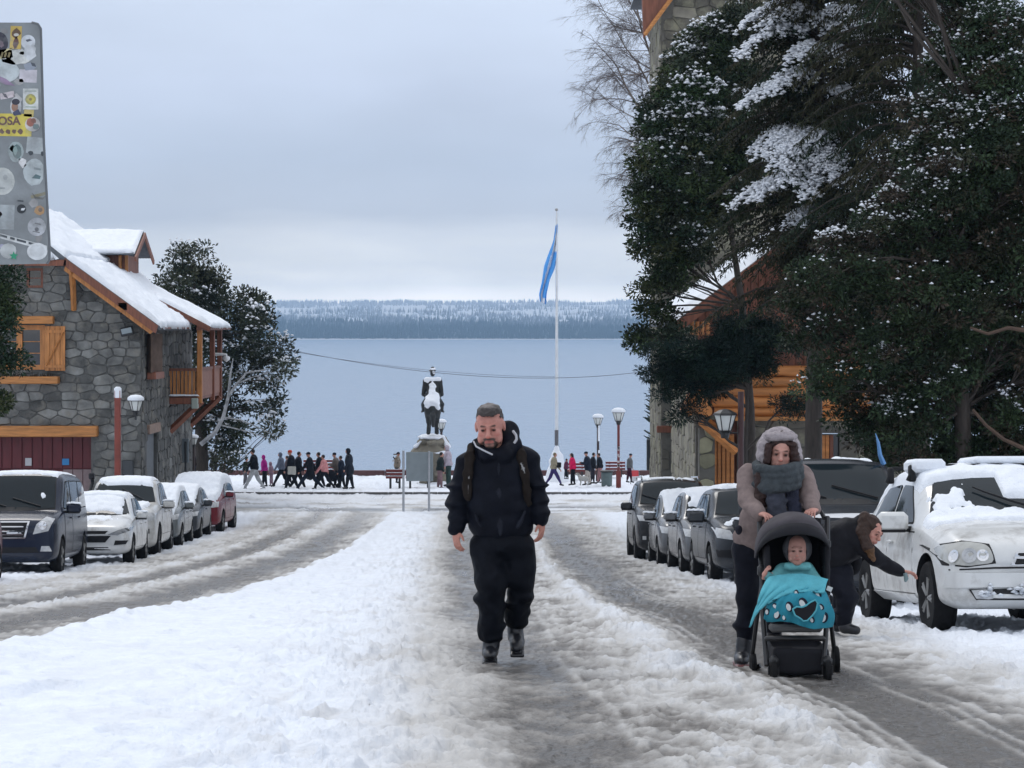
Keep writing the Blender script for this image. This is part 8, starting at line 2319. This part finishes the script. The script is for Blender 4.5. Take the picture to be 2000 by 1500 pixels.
# ---- bin, little red placard, dark kiosk panel
t = thing('litter_bin', 'grey-green litter bin with dark lid between the two plaza lamps', 'bin', (P(1185, 0, 95).x, 95, gpl(95) - .02))
MB().lathe([(.19, 0), (.22, .05), (.24, .62), (.23, .64), (0, .64)], (0, 0, 0), 14).build('barrel', mat('grey green bin', (.10, .14, .14), .55, vary=.15), t, smooth=True)
MB().lathe([(.29, .64), (.29, .69), (.20, .72), (0, .73)], (0, 0, 0), 14).build('lid', M_dark, t)
t = thing('placard', 'small red and white placard standing right of the lamp with the red base', 'placard', (P(1238, 0, 97).x, 97, gpl(97) - .02))
MB().box((0, 0, .50), (.40, .04, .26), bev=.01).build('panel', mat('red placard', (.55, .05, .06), .5), t); MB().box((0, 0, .26), (.30, .04, .20), bev=.01).build('lower_panel', mat('white placard', (.55, .55, .57), .5), t)
for sx in (-1, 1): MB().box((sx * .14, .01, .15), (.025, .025, .32)).build('leg', M_dark, t)
t = thing('signal_box', 'slim dark box on a post at the corner of the stone tower', 'cabinet', (P(1274, 0, 72).x, 72, float(zg(72)) + .05))
o_ = Vector(t.location); MB().box((0, 0, P(0, 888, 72).z - o_.z), (.36, .22, 1.0), bev=.02).build('box', mat('dark slate box', (.025, .032, .038), .5), t); MB().tube([(.05, 0, 0), (.05, 0, P(0, 918, 72).z - o_.z)], .04, 8).build('post', M_dark, t)
t = thing('street_map', 'pale upright information board beside the balcony corner of the stone house', 'sign', (P(356, 0, 79).x, 79, float(zg(79)) + .05))
o_ = Vector(t.location); MB().box((0, 0, P(0, 880, 79).z - o_.z), (.46, .06, .85), bev=.01).build('panel', mat('grey map panel', (.16, .19, .21), .4), t); MB().tube([(.12, -.03, 0), (.12, -.03, P(0, 862, 79).z - o_.z)], .04, 8).build('post', M_dark, t)

# ---- cables
cb_ = thing('cable', 'lower of two thin dark cables sagging across the lake view', 'cable', tuple(P(560, 690, 79)))
o_ = Vector(cb_.location)
def cable(root, a, m_, c, r=.010):
    pts = []
    for k in range(33):
        t_ = k / 32; p_ = a * (1 - t_) ** 2 + m_ * 2 * t_ * (1 - t_) + c * t_ * t_; pts.append(p_ - Vector(root.location))
    MB().tube(pts, r, 5).build('wire', mat('cable sheath', (.05, .055, .06), .6), root, smooth=True)
cable(cb_, P(440, 655, 79), P(960, 782, 77), P(1320, 716, 76), .008)
cb2 = thing('cable', 'upper, fainter cable ending near the flagpole', 'cable', tuple(P(560, 685, 99)))
cable(cb2, P(440, 662, 100), P(800, 735, 100), P(1086, 736, 100), .007)

# ================================================================== PEOPLE ON THE PLAZA
def walker(label, px, feet, top, d, jc, tc_, face=1, stride=.5, hair=(.02, .016, .014), hat=None, hood=False, arms=0, extra=None, long=0.0, child=False, cat='person', group='people strolling on the plaza', lean=0.0, sit=False):
    x = P(px, 0, d).x; g = P(0, feet, d).z
    H = P(0, top, d).z - g
    t = thing('person', label, cat, (x, d, g), 0, group)
    if sit: H *= 1.0
    s = H / 1.72; f = face; k = s
    bt_ = Body(); tr_ = Body(); jk = Body(); hd_ = Body()
    hip = V3(0, 0, .90 * k); sh = V3(.05 * f * k + lean * f * k, 0, 1.40 * k); hdp = sh + V3(.04 * f * k, 0, .20 * k)
    wj = 1.16 if not child else 1.22
    for i, ph in enumerate((1, -1)):
        yy = .075 * k * (1 if i else -1)
        foot = V3(f * ph * stride * .42 * k, yy, .05 * k); knee = V3(f * (ph * stride * .20 + .04 * stride) * k, yy, .48 * k)
        hp = hip + V3(0, yy, 0)
        tr_.cap(hp, knee, .098 * k * wj, .075 * k * wj, .04 * k, tc_); tr_.cap(knee, foot + V3(0, 0, .09 * k), .073 * k * wj, .055 * k, .03 * k, tc_)
        bt_.cap(foot + V3(-.03 * f * k, 0, .03 * k), foot + V3(.13 * f * k, 0, -.01 * k), .052 * k, .042 * k, .02, (.015, .015, .018))
        hd_.cap(hp, knee, .05 * k, .04 * k, .03, tc_)
    tr_.ell(hip, (.145 * k, .16 * k, .13 * k), .04, tc_)
    jk.ell(hip * .35 + sh * .65 + V3(0, 0, -.02 * k), (.15 * k * wj, .19 * k * wj, .30 * k), .05, jc); jk.ell(hip + V3(0, 0, (.06 - long * .35) * k), (.155 * k * wj, .19 * k * wj, (.16 + long * .35) * k), .06, jc)
    jk.cap(sh + V3(0, -.14 * k, -.02 * k), sh + V3(0, .14 * k, -.02 * k), .085 * k, .085 * k, .05, jc)
    for i, yy in enumerate((-.19, .19)):
        ph = (-1 if i else 1) * -1
        a0 = sh + V3(0, yy * k, -.03 * k)
        if arms == 1: el = a0 + V3(.10 * f * k, 0, -.26 * k); ha = el + V3(.20 * f * k, -yy * .5 * k, .05 * k)
        else: el = a0 + V3(-f * ph * stride * .14 * k, yy * .1 * k, -.28 * k); ha = el + V3(f * (.07 - ph * stride * .10) * k, 0, -.24 * k)
        jk.cap(a0, el, .070 * k * wj, .058 * k * wj, .03, jc); jk.cap(el, ha, .056 * k * wj, .042 * k, .02, jc)
        hd_.cap(a0, el, .03 * k, .03 * k, .02, jc); hd_.cap(el, ha + (ha - el) * .12, .03 * k, .028 * k, .02, SK); hd_.ell(ha + (ha - el) * .28, (.035 * k, .03 * k, .048 * k), .02, SK)
        hp_ = ha + (ha - el) * .35; hd_.cap(hp_, hp_ + V3(0, 0, -.05 * k), .012 * k, .009 * k, .005, SK)
    hs = 1.0 if not child else 1.15
    hd_.cap(hip, sh, .06 * k, .06 * k, .03, jc); hd_.cap(sh, hdp, .05 * k, .05 * k, .03, SK)
    hd_.ell(hdp, (.085 * k * hs, .072 * k * hs, .108 * k * hs), .03, SK); hd_.ell(hdp + V3(.085 * f * k, 0, -.01 * k), (.02 * k, .015 * k, .022 * k), .02, SK)
    hd_.paint('ell', hdp + V3(.06 * f * k, -.05 * k, .01 * k), np.array((.014, .014, .008)) * k, .01, (.03, .02, .02))
    sdf_build('body', hd_, .022, M_skin, t); sdf_build('trousers', tr_, .026, M_clothsm, t, .012, 7); split_pair(sdf_build('boot', bt_, .022, M_leather, t), 'boot'); sdf_build('jacket', jk, .026, M_clothsm, t, .014, 7)
    hr = Body()
    if hood: hr.ell(hdp + V3(-.02 * f * k, 0, .01 * k), (.115 * k * hs, .11 * k * hs, .135 * k * hs), .02, jc if hat is None else hat); hr.ell(hdp + V3(.10 * f * k, -.03 * k, -.01 * k), (.07 * k, .07 * k, .085 * k), .02, jc, None, True); nm = 'hood'
    elif hat is not None: hr.ell(hdp + V3(-.008 * f * k, 0, .055 * k), (.10 * k * hs, .088 * k * hs, .075 * k * hs), .02, hat); nm = 'hat'
    else: hr.ell(hdp + V3(-.025 * f * k, 0, .03 * k), (.09 * k * hs, .085 * k * hs, .098 * k * hs), .02, hair); nm = 'hair'
    if extra == 'longhair': hr.cap(hdp + V3(-.05 * f * k, 0, 0), sh + V3(-.08 * f * k, 0, -.12 * k), .075 * k, .05 * k, .03, hair)
    if extra == 'cap': hr.box(hdp + V3(.10 * f * k, 0, .045 * k), (.06 * k, .06 * k, .01 * k), .005, .01, hat or hair)
    sdf_build(nm, hr, .022, M_hair if nm == 'hair' else M_cloth, t)
    return t, k
BK = (.010, .012, .018); NV = (.014, .020, .035)
LG = (.36, .37, .39)
def bag(t, c, r, col, name='bag'):
    B_ = Body(); B_.box(c, r, .03, .01, col); return sdf_build(name, B_, .024, M_cloth, t, .01, 8)
W_ = [
 ('person in dark jacket and grey trousers at the left end of the crowd', 479, 950, 894, 96, BK, (.11, .11, .12), 1, .2, {}),
 ('tall person in black jacket and pale grey trousers striding left', 497, 958, 877, 93.0, BK, (.38, .39, .40), -1, .9, {}),
 ('child in magenta hooded jacket and dark trousers', 517, 951, 889, 95, (.34, .02, .20), BK, -1, .2, dict(hood=True)),
 ('small child in mauve snowsuit beside the magenta jacket', 530, 950, 903, 95.5, (.24, .16, .20), (.22, .15, .19), -1, .15, dict(hood=True, child=True)),
 ('person in hooded grey-blue coat with long stride', 550, 951, 884, 94.5, (.13, .15, .20), BK, -1, .9, dict(hood=True)),
 ('person in brownish dark coat between the grey-blue hood and orange beanie', 563, 948, 890, 96.5, (.08, .06, .065), BK, -1, .4, {}),
 ('person with orange-red beanie and white bag in black jacket', 570, 958, 879, 93.0, BK, BK, -1, .6, dict(hat=(.50, .06, .03))),
 ('dark-haired person in black just behind the orange beanie', 581, 957, 882, 94.0, BK, BK, 1, .8, {}),
 ('person in black cap and long dark coat taking a wide stride left', 606, 958, 883, 93.0, BK, NV, -1, 1.35, dict(hat=BK, extra='cap', long=.5)),
 ('dark-haired person half hidden behind the pink jacket', 625, 955, 883, 95.0, BK, BK, -1, .5, {}),
 ('person in salmon pink jacket and black trousers walking left', 634, 956, 888, 93.2, (.60, .26, .26), BK, -1, 1.1, {}),
 ('person in beige and dark coat bent over a baby buggy', 659, 955, 884, 94.5, (.14, .12, .11), BK, -1, .3, dict(hat=BK, arms=1, lean=.06)),
 ('person in dark navy coat beside the tallest walker', 668, 955, 890, 94.0, NV, BK, -1, .3, dict(long=.3)),
 ('tall hooded person in charcoal coat at the right end of the crowd', 683, 956, 876, 93.2, (.018, .022, .032), BK, -1, .3, dict(hood=True, long=.4)),
 ('person in camouflage coat and black beanie seated behind the left bench', 775, 944, 883, 95.5, (.22, .18, .14), BK, 1, .0, dict(hat=BK)),
 ('person in dark green-black jacket and pinkish trousers next to the sign panel', 859, 956, 883, 94.0, (.014, .022, .022), (.20, .13, .14), 1, .2, {}),
 ('person in pale pinkish coat and green trousers holding a red bag by the pedestal', 876, 950, 870, 94.5, (.42, .37, .42), (.03, .055, .05), -1, .1, dict(hood=True)),
 ('person in beige coat and purple trousers with black shoulder bag by the snow cone', 1081, 949, 884, 93.5, (.27, .24, .17), (.04, .03, .11), 1, .9, dict(hair=(.16, .12, .06))),
 ('dark-haired person in bright pink-red jacket', 1119, 948, 885, 94.0, (.60, .015, .09), BK, -1, .2, dict(extra='longhair')),
 ('child in dark red and grey at the foot of the snow cone', 1105, 936, 896, 99, (.10, .03, .06), BK, 1, .2, dict(child=True)),
 ('person in navy parka and beige trousers with a cap near the lamps', 1148, 948, 882, 94.0, NV, (.42, .38, .34), -1, .3, dict(hat=BK, extra='cap', long=.2, arms=1)),
 ('person with bun in black partly behind the navy parka', 1157, 945, 884, 95.5, BK, (.03, .03, .04), 1, .2, {}),
 ('dark-haired person in black jacket with pinkish trousers behind the slim lamp', 1172, 944, 885, 96.5, BK, (.30, .16, .16), -1, .3, {}),
 ('person in grey jacket and dark trousers right of the red-post lamp', 1229, 943, 886, 95.5, (.12, .125, .13), (.045, .012, .025), 1, .3, dict(hat=NV)),
 ('person in dark jacket standing under the balcony of the stone house', 379, 935, 884, 88.0, (.03, .02, .02), NV, -1, .1, dict(arms=1)),
 ('person with white cap seen over the snowy red car', 420, 938, 900, 92.0, NV, BK, 1, .2, dict(hat=(.6, .6, .62))),
 ('stooping dark figure right of the white cap', 437, 938, 903, 92.5, (.05, .03, .03), BK, 1, .2, {}),
]
for lab, px, feet, top, d, jc, tcx, face, stride, kw in W_:
    t, k = walker(lab, px, feet, top, d, jc, tcx, face, stride, **kw)
    if 'white bag' in lab: bag(t, V3(.02, -.24, .84), (.17, .05, .17), (.45, .44, .40))
    if 'red bag' in lab: bag(t, V3(-.26, -.05, .90), (.09, .06, .14), (.45, .01, .03))
    if 'shoulder bag' in lab: bag(t, V3(.22, -.18, .88), (.10, .05, .11), (.012, .012, .012))
    if 'camouflage' in lab:
        rr = random.Random(3); B_ = Body()
        for q_ in range(14): B_.ell(V3(rr.uniform(-.15, .15), -.19 - rr.uniform(0, .01), rr.uniform(.85, 1.3)), (.035, .02, .04), .01, (.07, .06, .05) if q_ % 2 else (.36, .32, .27))
        sdf_build('camouflage_patch', B_, .02, M_cloth, t)
# baby buggy and the dog
t = thing('buggy', 'dark baby buggy pushed at the right end of the crowd', 'buggy', (P(651, 0, 94).x, 94, P(0, 953, 94).z), 0)
B_ = Body(); B_.ell(V3(0, 0, .48), (.24, .22, .22), .05, BK); B_.ell(V3(-.12, 0, .62), (.14, .20, .16), .05, BK); sdf_build('seat', B_, .03, M_clothsm, t, .01, 8)
for x, y in ((-.2, -.18), (-.2, .18), (.2, -.18), (.2, .18)): MB().lathe([(.06, -.02), (.095, -.02), (.095, .02), (.06, .02)], (x, y, .1), 14, Matrix.Rotation(R(90), 3, 'X')).build('wheel', M_tyre, t)
MB().tube([(-.2, -.18, .1), (.1, -.18, .55), (.32, -.18, .92), (.32, .18, .92), (.1, .18, .55), (-.2, .18, .1)], .016, 6).build('frame', M_dark, t)
t = thing('dog', 'small pale grey dog standing at the feet of the navy parka', 'dog', (P(1141, 0, 93.5).x, 93.5, P(0, 948, 93.5).z))
B_ = Body(); DG = (.34, .33, .31)
B_.ell(V3(0, 0, .28), (.20, .10, .11), .04, DG); B_.ell(V3(-.14, 0, .29), (.10, .10, .12), .04, DG); B_.cap(V3(-.18, 0, .33), V3(-.25, 0, .44), .06, .05, .03, DG); B_.ell(V3(-.28, 0, .47), (.08, .055, .055), .02, DG); B_.cap(V3(-.32, 0, .46), V3(-.38, 0, .44), .035, .022, .02, DG)
for sx in (-.16, .15):
    for sy in (-.06, .06): B_.cap(V3(sx, sy, .26), V3(sx + .02, sy, .13), .045, .025, .02, DG); B_.cap(V3(sx + .02, sy, .13), V3(sx, sy, .02), .025, .026, .01, DG)
B_.cap(V3(.19, 0, .32), V3(.27, 0, .42), .025, .015, .02, DG); B_.cap(V3(-.26, .04, .52), V3(-.24, .05, .46), .02, .015, .01, (.15, .14, .13)); B_.cap(V3(-.26, -.04, .52), V3(-.24, -.05, .46), .02, .015, .01, (.15, .14, .13))
sdf_build('body', B_, .016, M_hair, t)
